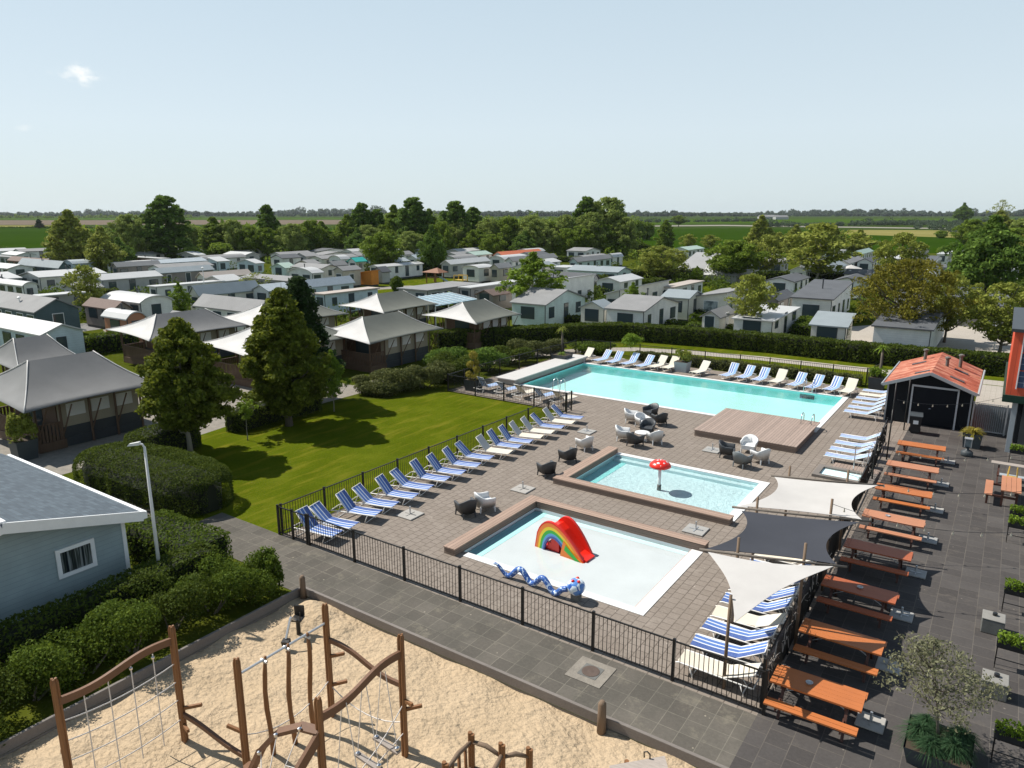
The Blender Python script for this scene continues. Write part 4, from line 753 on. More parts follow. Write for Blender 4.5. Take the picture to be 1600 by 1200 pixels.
m = MB(); m.box(1.17, 3.43, -.09, -.052, 2.15, 2.25); m.box(1.17, 1.25, -.09, -.052, 0, 2.15); m.box(3.35, 3.43, -.09, -.052, 0, 2.15); m.build('door_frame', plain('trim_light', (.50, .52, .54), .5), r)
MB().box(-.05, .03, -.04, .03, 0, he-.05).build('corner_trim', 'trim_grey', r); MB().box(W_-.03, W_+.05, -.04, .03, 0, he-.05).build('corner_trim', 'trim_grey', r)
MB().tube([(2.1, -.06, 1.0), (2.1, -.1, 1.0), (2.2, -.1, 1.0)], .015, 6).build('door_handle', 'steel', d_)
# red clad building on the right
r = empty('clad_building', S(21.7, 26.3), RZ, 'red clad upper storey with solar panels above a dark porch at the right edge', 'building')
MB().box(-.35, 5, -.4, 9, 2.95, 6.0).build('upper_wall', 'red_cladding', r); m = MB(); m.box(-.45, 5, -.5, 9, 2.6, 2.95); m.build('floor_beam', 'dark_green_boards', r); MB().box(-.5, 5.1, -.55, 9.1, 6.0, 6.15).build('roof_edge', 'trim_dark', r)
for i in range(3):
    for j in range(3): MB().box(.06+i*1.05, 1.04+i*1.05, -.46, -.41, 3.35+j*.86, 4.15+j*.86).build('solar_panel', 'solar_cell', r)
m = MB()
for i in range(4): m.box(.0+i*1.05, .05+i*1.05, -.47, -.41, 3.28, 5.93)
m.build('panel_rail', 'trim_white', r)
MB().box(0, .22, 0, .22, 0, 2.6).build('porch_post', 'trim_grey', r); MB().box(.5, 4.9, 1.8, 1.95, 0, 2.6).build('porch_wall', 'trim_dark', r); MB().box(1.0, 2.4, 1.72, 1.8, .1, 2.2).build('glass_door', 'glass', r)
m = MB(); m.box(.3, 5, 1.9, 8.9, 0, 2.6); m.build('lower_wall', 'black_boards', r)
fence('metal_gate', 'grey mesh gate between the black shed and the red building', [(20.1, 29.4), (21.6, 29.4)], 1.6, 1.6, 'galvanised', .09)
# ------------------------------------------------------------------ planters
def planter(name, u_, v_, s, h, lab, kind='shrub', pl='leaf_hedge_light', ph=.9, mat='dark_planter', seed=1, n=1500, size=.07):
    r = empty(name, S(u_, v_), RZ, lab, 'planter'); m = MB(); a, b = s*.42, s*.5; m.add([(-a, -a, 0), (a, -a, 0), (a, a, 0), (-a, a, 0), (-b, -b, h), (b, -b, h), (b, b, h), (-b, b, h)], [(3, 2, 1, 0), (0, 1, 5, 4), (1, 2, 6, 5), (2, 3, 7, 6), (3, 0, 4, 7)]); m.build('pot', mat, r)
    MB().box(-b*.94, b*.94, -b*.94, b*.94, h-.06, h-.03).build('soil', 'soil', r); rng = np.random.default_rng(seed)
    if kind == 'shrub':
        b_ = blob('foliage_tmp', (0, 0, 0), s*.62, s*.62, ph, pl, None, n, size, seed, stems=False); f = b_.children[0]; f.parent = r; f.location.z = h-.08; f.name = 'foliage'; bpy.data.objects.remove(b_)
    else:
        co, fc = fronds((0, 0, h), n, ph, rng, .55, .03); link('foliage', np_mesh('foliage', co, fc, pl), r)
    return r
def palm(name, x, y, top, lab, L=.7, pl='leaf_bright', n=60):
    h = HT(x, y, top)*.86; r = empty(name, G(x, y), 0, lab, 'palm tree'); MB().tube([(0, 0, 0), (.02, 0, h*.5), (0, 0, h)], [.11, .09, .08], 9).build('trunk', 'bark', r, True)
    rng = np.random.default_rng(int(x)); co, fc = fronds((0, 0, h), n, L, rng, .75, .05, 1.0); link('fronds', np_mesh('fronds', co, fc, pl), r); return r
planter('planter', -7.6, 21.6, .95, .75, 'dark square planter with cloud pruned conifers on the lounger terrace', pl='leaf_yellow', ph=.5, n=300)
planter('planter', *UV(878, 567), 1.25, .7, 'dark planter with a small palm behind the pool cover housing', 'grass', 'leaf_bright', .6, seed=3, n=60)
planter('planter', *UV(1066, 580), 1.0, .75, 'grey square planter with a yellow green bush in the far lounger row', pl='leaf_olive', ph=1.1, n=1500, mat='trim_grey', seed=4)
planter('planter', *UV(1369, 608), 1.0, .85, 'dark square planter with a leafy shrub against the shed corner', pl='leaf_bright', ph=.8, seed=5, n=900)
planter('planter', *UV(40, 716), .95, .95, 'large dark planter with a yellow green maple behind the blue house', pl='leaf_olive', ph=1.6, seed=6, n=2600, size=.08)
planter('planter', 20.3, 26.3, .85, .75, 'dark square planter of yellow grasses before the shed doors', 'grass', 'leaf_yellow', .75, seed=7, n=170)
planter('planter', *UV(1468, 1158, .42), 1.25, .42, 'dark planter of blue green grass tufts under the small olive tree', 'grass', 'leaf_tuft', .1, seed=8, n=4)
# the cloud pruned tree of the terrace planter
u_, v_ = -7.6, 21.6; r = empty('pruned_conifer', S(u_, v_, .7), RZ, 'cloud pruned conifer with yellow green balls rising from the terrace planter', 'tree'); MB().tube([(0, 0, 0), (.05, 0, .7), (0, .05, 1.5)], [.04, .03, .02], 6).build('trunk', 'bark', r, True)
rng = np.random.default_rng(5)
for (dx, dy, dz, q) in [(0, 0, 1.65, .28), (-.35, .1, .95, .25), (.35, -.1, .75, .24), (-.3, -.1, .35, .22), (.15, .1, 1.15, .2)]:
    d = rng.normal(size=(420, 3)); d /= np.linalg.norm(d, axis=1)[:, None]; P = d*q*rng.uniform(.75, 1.05, (420, 1))+np.array([dx, dy, dz]); link('foliage_ball', leaf_mesh('foliage_ball', P, .05, 'leaf_yellow', rng, d), r); MB().tube([(0, 0, dz*.7), (dx, dy, dz)], .012, 5).build('branch', 'bark', r)
palm('palm_tree', 878, 553, 508, 'small palm rising before the clipped hedge beyond the pool', .75, 'leaf_olive', 40)
palm('palm_tree', 1372, 606, 535, 'small palm beside the orange roofed shed', .8, 'leaf_bright', 46)
# gas heater / lantern in front of planter
u_, v_ = UV(1510, 712); r = empty('patio_heater', S(u_, v_), RZ, 'round based glass lantern heater standing before the yellow grass planter', 'patio heater')
MB().lathe([(.24, 0), (.26, .05), (.26, .2), (.2, .26), (.08, .3), (.06, .45)], 20).build('base', 'dark_planter', r, True); MB().box(-.13, .13, -.13, .13, .47, .85).build('glass_shade', 'glass_pale', r); m = MB()
for a in (-.14, .14):
    for b in (-.14, .14): m.box(a-.015, a+.015, b-.015, b+.015, .45, .87)
m.box(-.17, .17, -.17, .17, .86, .89); m.build('lantern_frame', 'galvanised', r)
u_, v_ = UV(1427, 668); r = empty('wheelie_bin', S(17.65, 27.4), RZ+.1, 'black wheelie bin standing at the shed front', 'bin')
m = MB(); m.add([(-.22, -.24, .06), (.22, -.24, .06), (.22, .24, .06), (-.22, .24, .06), (-.28, -.34, .95), (.28, -.34, .95), (.28, .32, .95), (-.28, .32, .95)], [(3, 2, 1, 0), (0, 1, 5, 4), (1, 2, 6, 5), (2, 3, 7, 6), (3, 0, 4, 7)]); m.build('bin_body', 'black_plastic', r); m = MB(); m.ext([(-.30, -.38, .955), (-.30, .34, .955), (-.30, .34, 1.06), (-.30, -.1, 1.05), (-.30, -.38, .99)], (.6, 0, 0)); m.build('lid', 'dark_planter', r)
for x in (-.25, .25): MB().tube([(x-.03, .28, .1), (x+.03, .28, .1)], .1, 12).build('wheel', 'black_plastic', r)
MB().box(-.12, .12, -.352, -.345, .55, .75).build('sticker', 'trim_white', r)
# concrete blocks
for i, (v_, lab) in enumerate([(7.35, 'farther dark concrete block with a bolt on top right of the terrace'), (4.1, 'nearer dark concrete block with a bolt on top right of the terrace')]):
    r = empty('concrete_block', S(21.72+.12*i, v_, 0), RZ, lab, 'concrete block', 'concrete blocks on the terrace'); MB().box(-.27, .27, -.27, .27, .004, .42).build('block', 'concrete_dark', r, bevel=.02); MB().box(-.275, .275, -.275, .275, .42, .45).build('cap', 'concrete', r, bevel=.01); MB().lathe([(.06, .45), (.06, .53), (0, .54)], 10, .02, .05).build('bolt', 'black_plastic', r)
# window-box stands
for i, (u_, v_, lab) in enumerate([(22.35, 24.2, 'window box of green plants nearest the red building'), (22.45, 15.6, 'window box of green plants behind the small salmon table'), (22.42, 14.4, 'window box of green plants between the salmon table and the pavement'), (22.4, 8.8, 'window box of green plants behind the farther concrete block'), (22.3, 5.45, 'window box of green plants between the two concrete blocks'), (22.35, 1.45, 'window box of green plants nearest the olive tree')]):
    r = empty('window_box', S(u_, v_), RZ, lab, 'window box', 'window boxes on metal stands'); MB().box(-.5, .5, -.12, .12, .62, .80).build('trough', 'black_plastic', r)
    m = MB()
    for a in (-.47, .47):
        for b in (-.1, .1): m.bar((a, b, 0), (a, b, .62), .02)
    m.bar((-.47, -.1, .3), (.47, -.1, .3), .02); m.bar((-.47, -.1, .6), (.47, -.1, .6), .02); m.bar((-.47, .1, .6), (.47, .1, .6), .02); m.build('stand', 'black_metal', r)
    rng = np.random.default_rng(20+i); P = np.stack([rng.uniform(-.5, .5, 700), rng.uniform(-.16, .16, 700), rng.uniform(.76, 1.0, 700)], 1); link('plants', leaf_mesh('plants', P, .045, 'leaf_bright', rng), r)
# right-hand tables
r = empty('bench_table', S(21.95, 18.9), RZ, 'salmon topped table set lengthways at the right of the terrace', 'table'); m = MB()
for i in range(4): m.box(-.32+i*.17, -.16+i*.17, -1.0, 1.0, .70, .745)
m.build('table_top', 'table_salmon', r)
for x in (-1,): MB().box(-.85, -.58, -.95, .95, .42, .46).build('bench', 'table_salmon', r)
for y in (-.75, .75): m = MB(); m.box(-.28, -.2, y-.04, y+.04, 0, .7); m.box(.2, .28, y-.04, y+.04, 0, .7); m.box(-.8, .28, y-.035, y+.035, .34, .42); m.box(-.78, -.7, y-.04, y+.04, 0, .34); m.build('leg_frame', 'table_legs', r)
r = empty('bench_table', S(22.3, 21.7), RZ, 'weathered grey table near the red building', 'table'); MB().box(-1.1, 1.3, -.2, .2, .70, .75).build('table_top', 'weathered', r); MB().box(-.75, 1.1, -.9, -.6, .42, .47).build('bench', 'trim_grey', r)
for x in (-.8, .9): m = MB(); m.bar((x, 0, .7), (x, -.7, 0), .06); m.bar((x, 0, .7), (x, .5, 0), .06); m.box(x-.03, x+.03, -.85, 0, .36, .42); m.build('leg_frame', 'table_legs', r)
r = empty('high_chair', S(22.0, 20.6), RZ, 'yellow wooden high chair between the two right hand tables', 'chair'); m = MB()
for a in (-.2, .2): m.bar((a, -.25, 0), (a*.7, -.05, .95), .04); m.bar((a, .25, 0), (a*.7, .05, .95), .04)
m.build('frame', wood('yellow_wood', (.62, .40, .08), .6), r); MB().box(-.17, .17, -.14, .14, .5, .53).build('seat', 'yellow_wood', r)
# string lights across the terrace
def string(a, b, lab, sag=.55, nb=9):
    A = Vector(S(*a)); B = Vector(S(*b)); r = empty('string_light', A, 0, lab, 'string lights', 'string lights over the terrace'); d = B-A; pts = [d*t+Vector((0, 0, -sag*4*t*(1-t))) for t in [i/24 for i in range(25)]]; MB().tube(pts, .008, 5).build('cable', 'black_plastic', r)
    for i in range(nb):
        t = (i+.5)/nb; p = d*t+Vector((0, 0, -sag*4*t*(1-t))); m = MB(); m.lathe([(.014, p.z), (.016, p.z-.05), (.03, p.z-.09), (.026, p.z-.12), (0, p.z-.13)], 8, p.x, p.y); m.build('bulb', 'bulb', r)
string((17.28, 6.98, 2.9), (23.6, 9.5, 2.9), 'string of bulbs from the pole between the sails'); string((17.15, 10.3, 2.8), (23.6, 13.5, 2.9), 'string of bulbs from the pole beside the far cream sail'); string((17.0, 15.5, 2.4), (23.6, 18.2, 2.9), 'string of bulbs over the middle picnic tables')
string((17.0, 23.8, 2.5), (21.8, 26.2, 3.0), 'string of bulbs from the shed corner to the red building', .4, 8)
# olive tree with tufts
ol = make_tree('olive_tree', 5, 2.4, 2.65, 'flat', .38, 80, 6000, .036, 'leaf_grey_green', 'bark', .11, .014, 44, .62, crown='crown', hollow=.05, wob=.35, lean=-.5); 
ol.location = G(1466, 1152, .40); tag(ol, 'small grey green olive tree beside the picnic tables, bottom right', 'tree')
for i, (du, dv, s, lab) in enumerate([(-.35, -.35, .55, 'blue green grass tuft left of the olive trunk'), (.3, -.55, .6, 'lush grass tuft in front of the olive trunk'), (-.25, .05, .45, 'dark grass tuft behind the olive trunk'), (.42, .0, .5, 'wide dark grass tuft right of the olive trunk'), (-.1, -.72, .5, 'brownish grass tuft at the bottom edge below the olive')]):
    b = G(1466, 1152, .40)+EU*du+EV*(dv+.25); r = empty('grass_tuft', b, 0, lab, 'ornamental grass', 'grass tufts round the olive tree'); rng = np.random.default_rng(i); co, fc = fronds((0, 0, .05), 420, s*1.15, rng, .75, .008, 1.05, 4); link('blades', np_mesh('blades', co, fc, 'leaf_tuft'), r)
# manhole
r = empty('manhole', S(13.3, -.75, .004), RZ, 'square concrete manhole surround with a dark round cover in the grey path', 'manhole cover'); MB().box(-.5, .5, -.48, .48, 0, .012).build('surround', 'gravel', r); MB().box(-.26, .26, -.26, .26, .012, .02).build('frame', 'concrete_dark', r); MB().lathe([(.23, .02), (.23, .028), (.19, .03), (.1, .024), (0, .03)], 28).build('cover', plain('iron', (.10, .07, .055), .7), r)
# ------------------------------------------------------------------ blue-grey house bottom left
he, hr, wu, wv, ov = 2.55, 3.42, -.45, -5.25, .42; r = empty('chalet', S(wu, wv), RZ, 'pale blue clad chalet with grey shingle roof and white trim at the left edge', 'house')
Wd_, Lg = 6.5, 9.
m = MB(); m.add([(0, 0, 0), (0, -Wd_, 0), (0, -Wd_, he), (0, -Wd_/2, hr), (0, 0, he), (-Lg, 0, 0), (-Lg, -Wd_, 0), (-Lg, -Wd_, he), (-Lg, -Wd_/2, hr), (-Lg, 0, he)], [(0, 4, 3, 2, 1), (5, 6, 7, 8, 9), (0, 5, 9, 4), (1, 2, 7, 6)]); m.build('wall', 'house_siding', r)
k_ = (hr-he)/(Wd_/2)
for s, nm_ in ((0, 0), (1, 1)):
    y0, z0_ = (ov, he-ov*k_) if s == 0 else (-Wd_-ov, he-ov*k_); m = MB(); a_ = math.atan(k_); 
    m.ext([(ov, y0, z0_+.06), (ov, -Wd_/2, hr+.06), (ov, -Wd_/2, hr+.13), (ov, y0, z0_+.13)], (-Lg-2*ov, 0, 0)); m.build('roof', 'roof_shingle', r)
m = MB(); m.bar((ov+.03, ov+.02, he-ov*k_+.03), (ov+.03, -Wd_/2, hr+.03), .05, .30); m.bar((ov+.031, -Wd_-ov-.02, he-ov*k_+.03), (ov+.031, -Wd_/2, hr+.03), .05, .30); m.build('bargeboard', 'trim_white', r)
m = MB(); z = he-ov*k_; m.box(-Lg, ov+.05, ov, ov+.12, z-.06, z+.16); m.build('gutter', 'trim_white', r); MB().bar((ov, -Wd_/2, hr+.17), (-Lg, -Wd_/2, hr+.17), .25, .06).build('ridge_cap', 'trim_white', r)
m = MB(); m.box(-.06, .03, -.06, .05, 0, he-.1); m.build('corner_trim', 'trim_white', r)
wy, wz = -1.42, 1.72; m = MB(); w2, h2 = .42, .33; t = .11
m.box(.005, .06, wy-w2-t, wy+w2+t, wz+h2, wz+h2+t); m.box(.005, .06, wy-w2-t, wy+w2+t, wz-h2-t, wz-h2); m.box(.005, .06, wy-w2-t, wy-w2, wz-h2, wz+h2); m.box(.005, .06, wy+w2, wy+w2+t, wz-h2, wz+h2); wf = m.build('window', 'trim_white', r); MB().box(.004, .02, wy-w2, wy+w2, wz-h2, wz+h2).build('pane', 'curtain_glass', wf)
# street lamp
lx = S(.9, -5.0); h = 4.9; r = empty('street_lamp', lx, 0, 'slim white lamp post standing in the hedge beside the blue chalet', 'street lamp'); MB().tube([(0, 0, 0), (-.0, 0, h)], [.06, .035], 12).build('pole', plain('lamp_white', (.62, .62, .60), .45, var=.08), r, True)
m = MB(); m.tube([(0, 0, h-.02), (-.05, 0, h+.08), (-.16, -.02, h+.1)], .03, 8); m.build('arm', 'lamp_white', r); m = MB(); m.add([(-.12, -.07, h+.07), (-.48, -.05, h+.03), (-.48, .05, h+.03), (-.12, .07, h+.07), (-.12, -.06, h+.16), (-.42, -.04, h+.10), (-.42, .04, h+.10), (-.12, .06, h+.16)], [(3, 2, 1, 0), (4, 5, 6, 7), (0, 1, 5, 4), (1, 2, 6, 5), (2, 3, 7, 6), (3, 0, 4, 7)]); m.build('lamp_head', 'lamp_white', r)
# ------------------------------------------------------------------ hedges and shrubs near by
hedge('hedge', [S(-11.6, -1.0), S(-8.8, -.3), S(-6.2, -.1), S(-3.7, -.2)], 3.1, 1.6, 'leaf_hedge', 'big rounded clipped hedge between the gravel path and the lawn', 620, .038, .07, rnd=1.0, seed=2, wv=.08)
hedge('hedge', [S(-12.2, 1.0), S(-12.3, 4.6)], 2.0, 1.3, 'leaf_hedge', 'clipped hedge in the shade behind the left lawn tree', 260, .055, .08, rnd=.5, seed=3)
hedge('hedge', [S(-12.6, 6.6), S(-12.7, 9.8), S(-12.4, 12.6)], 1.5, 1.2, 'leaf_hedge', 'dark clipped hedge behind the tall lawn tree', 240, .055, .08, rnd=.5, seed=4)
hedge('hedge', [S(-2.6, -3.5), S(.9, -3.35)], 1.6, 1.35, 'leaf_hedge_light', 'square clipped hedge between the chalet corner and the path', 380, .05, .05, rnd=.2, seed=5)
hedge('hedge', [S(1.1, -3.5), S(1.2, -7), S(1.25, -12)], 1.0, 1.35, 'leaf_hedge', 'clipped hedge running along the chalet wall', 380, .05, .05, rnd=.3, seed=6)
for i, (v_, du, h_, mt) in enumerate([(-3.4, 0, 1.15, 'leaf_hedge_light'), (-4.6, .0, 1.2, 'leaf_hedge_light'), (-5.8, -.1, 1.25, 'leaf_hedge'), (-7.0, .1, 1.3, 'leaf_hedge_light'), (-8.2, 0, 1.25, 'leaf_hedge_light'), (-9.4, 0, 1.3, 'leaf_hedge_light'), (-10.7, .0, 1.25, 'leaf_hedge'), (-12, .0, 1.3, 'leaf_hedge_light')]):
    blob('privet_bush', S(2.75+du, v_), 1.3, 1.05, h_*1.42, mt, 'leafy bush, '+ORD[i]+' from the sandbox corner along its left edge', 8500, .036, 40+i, group='bushes along the left edge of the sandbox', cat='bush', up=1)
blob('privet_bush', S(3.1, -2.9), .6, .5, 1.6, 'leaf_hedge_light', 'dark bush at the path beside the sandbox corner post', 3000, .05, 61, cat='bush')
# shrubs behind the lawn
for i, (x, y, rx, h_, mt, lab) in enumerate([(590, 620, 1.3, 1.2, 'leaf_shrub', 'low grey green shrub at the left of the lawn border'), (625, 616, 1.6, 1.5, 'leaf_shrub', 'rounded grey green shrub in the middle of the lawn border'), (665, 612, 1.5, 1.6, 'leaf_shrub', 'rounded olive shrub towards the right of the lawn border'), (700, 600, 1.2, 1.5, 'leaf_hedge', 'dark shrub at the right end of the lawn border')]):
    blob('border_shrub', G(x, y-6), rx*1.45, rx*1.15, h_*1.15, mt, lab, 8000, .075, 70+i, group='shrubs of the lawn border')
for i, (x, y, rx, h_, mt, lab) in enumerate([(720, 592, 1.6, 2.2, 'leaf_hedge', 'tall dark shrub behind the planter terrace'), (762, 580, 1.6, 2.0, 'leaf_dark', 'dark shrub left of the cover housing'), (795, 567, 1.6, 1.7, 'leaf_hedge', 'mixed shrub beside the cover housing'), (830, 557, 1.7, 1.6, 'leaf_shrub', 'reddish green shrub at the far left pool corner'), (858, 550, 1.3, 1.3, 'leaf_shrub', 'low shrub behind the far left pool corner'), (700, 575, 1.5, 1.8, 'leaf_dark', 'dark shrub before the tent with the wooden porch'), (925, 552, 1.8, 1.0, 'leaf_hedge_light', 'low rounded hedge mound beside the far path')]):
    blob('shrub', G(x, y), rx*1.25, rx, h_, mt, lab, 5500, .085, 80+i, group='shrubs around the pool corner')
hedge('hedge', [S(-3, 37.0), S(3, 37.2), S(8, 37.3), S(13.3, 37.45)], .6, .7, 'leaf_shrub', 'low mixed hedge at the foot of the far pool railing', 300, .07, .1, rnd=.4, seed=9)
# long hedge beyond the pool
hedge('hedge', [S(-20, 31.5), S(-16.3, 35.5), S(-13.4, 39.8), S(-10.6, 43.0), S(-8.0, 45.2), S(0, 46.2), S(5, 46.6), S(11, 46.3), S(20, 46.8), S(34, 47.8)], 1.6, 1.5, 'leaf_hedge', 'long tall clipped hedge between the far path and the white homes', 130, .10, .07, rnd=.25, seed=10)
for i, (x, y, lab) in enumerate([(1223, 551, 'small round bush on the grass strip beyond the railing')]): blob('low_bush', G(x, y), .8, .6, .5, 'leaf_bright', lab, 700, .07, 95, stems=False)
# two strollers seen behind the far railing
def person(name, x, y, hh, lab, top, bot, seated=False):
    r = empty(name, G(x, y), pi*.8, lab, 'person'); s = hh/1.75; me = bpy.data.meshes.new('person'); hipz = .92*s if not seated else .5*s; j = [(0, 0, hipz), (0, 0, hipz+.28*s), (0, 0, hipz+.52*s), (0, 0, hipz+.62*s), (0, -.01, hipz+.76*s)]
    rad = [.15, .13, .16, .06, .10]; ed = [(0, 1), (1, 2), (2, 3), (3, 4)]
    for sd_ in (-1, 1):
        b = len(j); 
        if seated: j += [(sd_*.1*s, -.02, hipz-.02), (sd_*.12*s, -.42*s, hipz), (sd_*.12*s, -.45*s, .08*s)]
        else: j += [(sd_*.09*s, 0, hipz-.05*s), (sd_*.1*s, -.03, .5*s), (sd_*.1*s, .02, .08*s)]
        rad += [.09, .065, .045]; ed += [(0, b), (b, b+1), (b+1, b+2)]; c_ = len(j); j += [(sd_*.19*s, 0, hipz+.5*s), (sd_*.24*s, .02, hipz+.24*s), (sd_*.22*s, -.1*s, hipz+.02*s), (sd_*.21*s, -.15*s, hipz-.06*s)]; rad += [.055, .045, .035, .035]; ed += [(2, c_), (c_, c_+1), (c_+1, c_+2), (c_+2, c_+3)]
    me.from_pydata(j, ed, []); o = bpy.data.objects.new('body', me); C.objects.link(o); o.parent = r; sk = o.modifiers.new('s', 'SKIN')
    for i_, v in enumerate(me.skin_vertices[0].data): v.radius = (rad[i_]*s, rad[i_]*s*.8)
    me.skin_vertices[0].data[0].use_root = True; o.modifiers.new('ss', 'SUBSURF').levels = 1; me.materials.append(plain('skin', (.45, .27, .18), .6)); 
    m = MB(); m.lathe([(.155*s, hipz-.02), (.165*s, hipz+.2*s), (.2*s, hipz+.46*s), (.12*s, hipz+.56*s), (.07*s, hipz+.6*s)], 14); m.build('shirt', top, r, True)
    for sd_ in (-1, 1): MB().tube([(sd_*.09*s, 0, hipz+.02), (sd_*.1*s, -.04 if not seated else -.42*s, .5*s)], [.115*s, .085*s], 10).build('trouser_leg', bot, r, True)
    m = MB(); m.lathe([(.0, hipz+.9*s), (.08*s, hipz+.87*s), (.108*s, hipz+.8*s), (.1*s, hipz+.72*s)][::-1], 12, 0, .015); m.build('hair', 'bark', r, True)
person('person', 934, 527, 1.15, 'seated person in a light top before the long hedge', 'chair_white', 'trim_grey', True); person('person', 947, 530, 1.6, 'standing person in pale blue at the long hedge', 'roof_blue', 'pale_blue_wall')
# ------------------------------------------------------------------ sandbox and playground
def board(a, b, lab, h=.34, th=.09):
    A = S(*a); B = S(*b); d = B-A; m = MB(); m.bar(Vector((0, 0, h/2-.1)), d+Vector((0, 0, h/2-.1)), th, h); o = m.build('sandbox_board', 'grey_wood', loc=A, bevel=.01); tag(o, lab, 'sandbox edging')
board((4.05, -2.3), (20.6, -2.3), 'long grey wooden edging board between the sand and the paving'); board((4.05, -2.36), (4.05, -30), 'grey wooden edging board between the bushes and the sand')
def post(name, u_, v_, h, lab, mat='play_wood', r_=.07, cat='post', parent=None, lean=(0, 0), pointed=True):
    m = MB(); m.tube([(0, 0, -.1), (lean[0]*.5, lean[1]*.5, h*.5), (lean[0], lean[1], h-.07), (lean[0], lean[1], h)], [r_*1.1, r_, r_*.95, r_*.55], 9)
    if parent: return m.build(name, mat, parent, True, loc=(u_, v_, 0))
    o = m.build(name, mat, None, True, loc=S(u_, v_), rot=RZ); return tag(o, lab, cat)
post('sandbox_post', 4.25, -2.45, .72, 'brown wooden post at the far corner of the sandbox', 'pole_wood', .09); post('sandbox_post', 14.5, -2.45, .72, 'squat wooden post halfway along the sandbox edging', 'pole_wood', .1)
PA, PB, PC, P2, P3, PD = (6.85, -10.35), (6.92, -8.02), (8.95, -7.85), (9.02, -5.58), (11.3, -5.53), (11.43, -7.87)
r = empty('playground_climber', S(0, 0), RZ, 'large wooden climbing frame with nets, bars and swinging steps in the sand', 'climbing frame'); r.location = S(9, -7.8); off = Vector((9, -7.8, 0)); Z = lambda p, z: Vector((p[0], p[1], z))-off
def V(u_, v_, z): return Vector((u_, v_, z))-off
for p, h in ((PA, 2.85), (PB, 2.8), (PC, 2.7), (P2, 2.85), (P3, 2.87), (PD, 2.85)):
    m = MB(); q = Z(p, 0); x, y = q.x, q.y
    for dx, dy in ((-.055, -.03), (.05, -.035), (0, .05)): m.tube([(x+dx*.8, y+dy*.8, -.15), (x+dx*.8, y+dy*.8, h-.1), (x+dx*.6, y+dy*.6, h)], [.04, .038, .024], 8)
    m.build('post', 'play_wood', r)
def wavy(a, b, amp, th, hh, mat='play_beam', name='beam', n=16, ph=0., cyc=1.):
    a = Vector(a); b = Vector(b); d = b-a; sd_ = Vector((-d.y, d.x, 0)).normalized(); m = MB(); vs = []
    for i in range(n+1):
        t = i/n; p = a+d*t+Vector((0, 0, amp*sin(ph+t*2*pi*cyc))); vs += [p-sd_*th/2-Vector((0, 0, hh/2)), p+sd_*th/2-Vector((0, 0, hh/2)), p+sd_*th/2+Vector((0, 0, hh/2)), p-sd_*th/2+Vector((0, 0, hh/2))]
    m.add(vs, [(4*i+j, 4*i+4+j, 4*i+4+(j+1) % 4, 4*i+(j+1) % 4) for i in range(n) for j in range(4)]+[(3, 2, 1, 0), (4*n, 4*n+1, 4*n+2, 4*n+3)]); return m.build(name, mat, r)
wavy(Z(PA, 2.35), Z(PB, 2.45), .07, .07, .16, ph=pi); wavy(Z(P3, 2.42), Z(PD, 2.42), .08, .07, .17, ph=0); wavy(Z(P2, 1.95), Z(P3, 1.65), .07, .07, .11); wavy(Z(PB, .62), Z(PC, .35), .03, .07, .1)
def rope(pts, r_=.013, nm_='rope', mat='rope'): return MB().tube(pts, r_, 5).build(nm_, mat, r)
a, b = Z(PA, 0), Z(PB, 0); net = MB()
for i in range(1, 5):
    t = i/5; net.tube([a.lerp(b, t)+Vector((0, 0, z)) for z in (2.3+.07*sin(pi+t*6.28), 1.2, .1)], .012, 5)
for z in (1.9, 1.45, 1.0, .5): net.tube([a.lerp(b, t)+Vector((0, 0, z-.12*4*t*(1-t))) for t in [k_/8 for k_ in range(9)]], .013, 5)
net.build('climbing_net', 'rope', r)
for i in range(1, 5): t = i/5; p = a.lerp(b, t); MB().lathe([(0, 2.24), (.03, 2.26), (.035, 2.3), (0, 2.33)], 8, p.x, p.y).build('rope_eye', 'steel', r)
MB().tube([Z(PC, 2.32), Z(P2, 2.38)], .028, 8).build('metal_bar', 'galvanised', r)
for i, t in enumerate((.27, .52, .76)):
    p = Z(PC, 0).lerp(Z(P2, 0), t); m = MB(); m.tube([(p.x+.03*sin(j*1.1+i), p.y+.03*cos(j+i), -.1+2.5*j/6) for j in range(7)], [.055, .06, .05, .055, .05, .05, .03], 8); m.build('swing_pole', 'play_wood', r, True); MB().tube([(p.x-.09, p.y, 2.3), (p.x+.09, p.y, 2.3)], .035, 8).build('bolt', 'galvanised', r)
a, b = Z(P3, 0), Z(PD, 0)
for i in range(3):
    t = .25+.24*i; p = a.lerp(b, t); m = MB(); m.bar(p+Vector((-.35, .0, .62)), p+Vector((.35, .0, .56)), .13, .05); m.build('swing_step', 'weathered', r)
    for s in (-.3, .3): rope([p+Vector((s*.2, 0, 2.36)), p+Vector((s, 0, .64))], .01, 'rope'); q = p+Vector((s, 0, .6)); MB().lathe([(.0, q.z), (.05, q.z+.02), (.05, q.z+.07), (0, q.z+.1)], 10, q.x, q.y).build('rope_knob', 'steel', r)
    rope([p+Vector((0, 0, .58)), p+Vector((0, 0, -.05))], .01)
rope([Z(P2, .75)+(Z(P3, .75)-Z(P2, .75))*t+Vector((0, 0, -.3*4*t*(1-t))) for t in [k_/8 for k_ in range(9)]]); rope([Z(P3, 1.2)+(Z(PD, .5)-Z(P3, 1.2))*t+Vector((0, 0, -.25*4*t*(1-t))) for t in [k_/8 for k_ in range(9)]]); rope([Z(P3, .5)+(Z(PD, .1)-Z(P3, .5))*t for t in (0, .5, 1)])
rope([Z(PC, .9)+(Z(P2, .9)-Z(PC, .9))*t+Vector((0, 0, -.35*4*t*(1-t))) for t in [k_/8 for k_ in range(9)]])
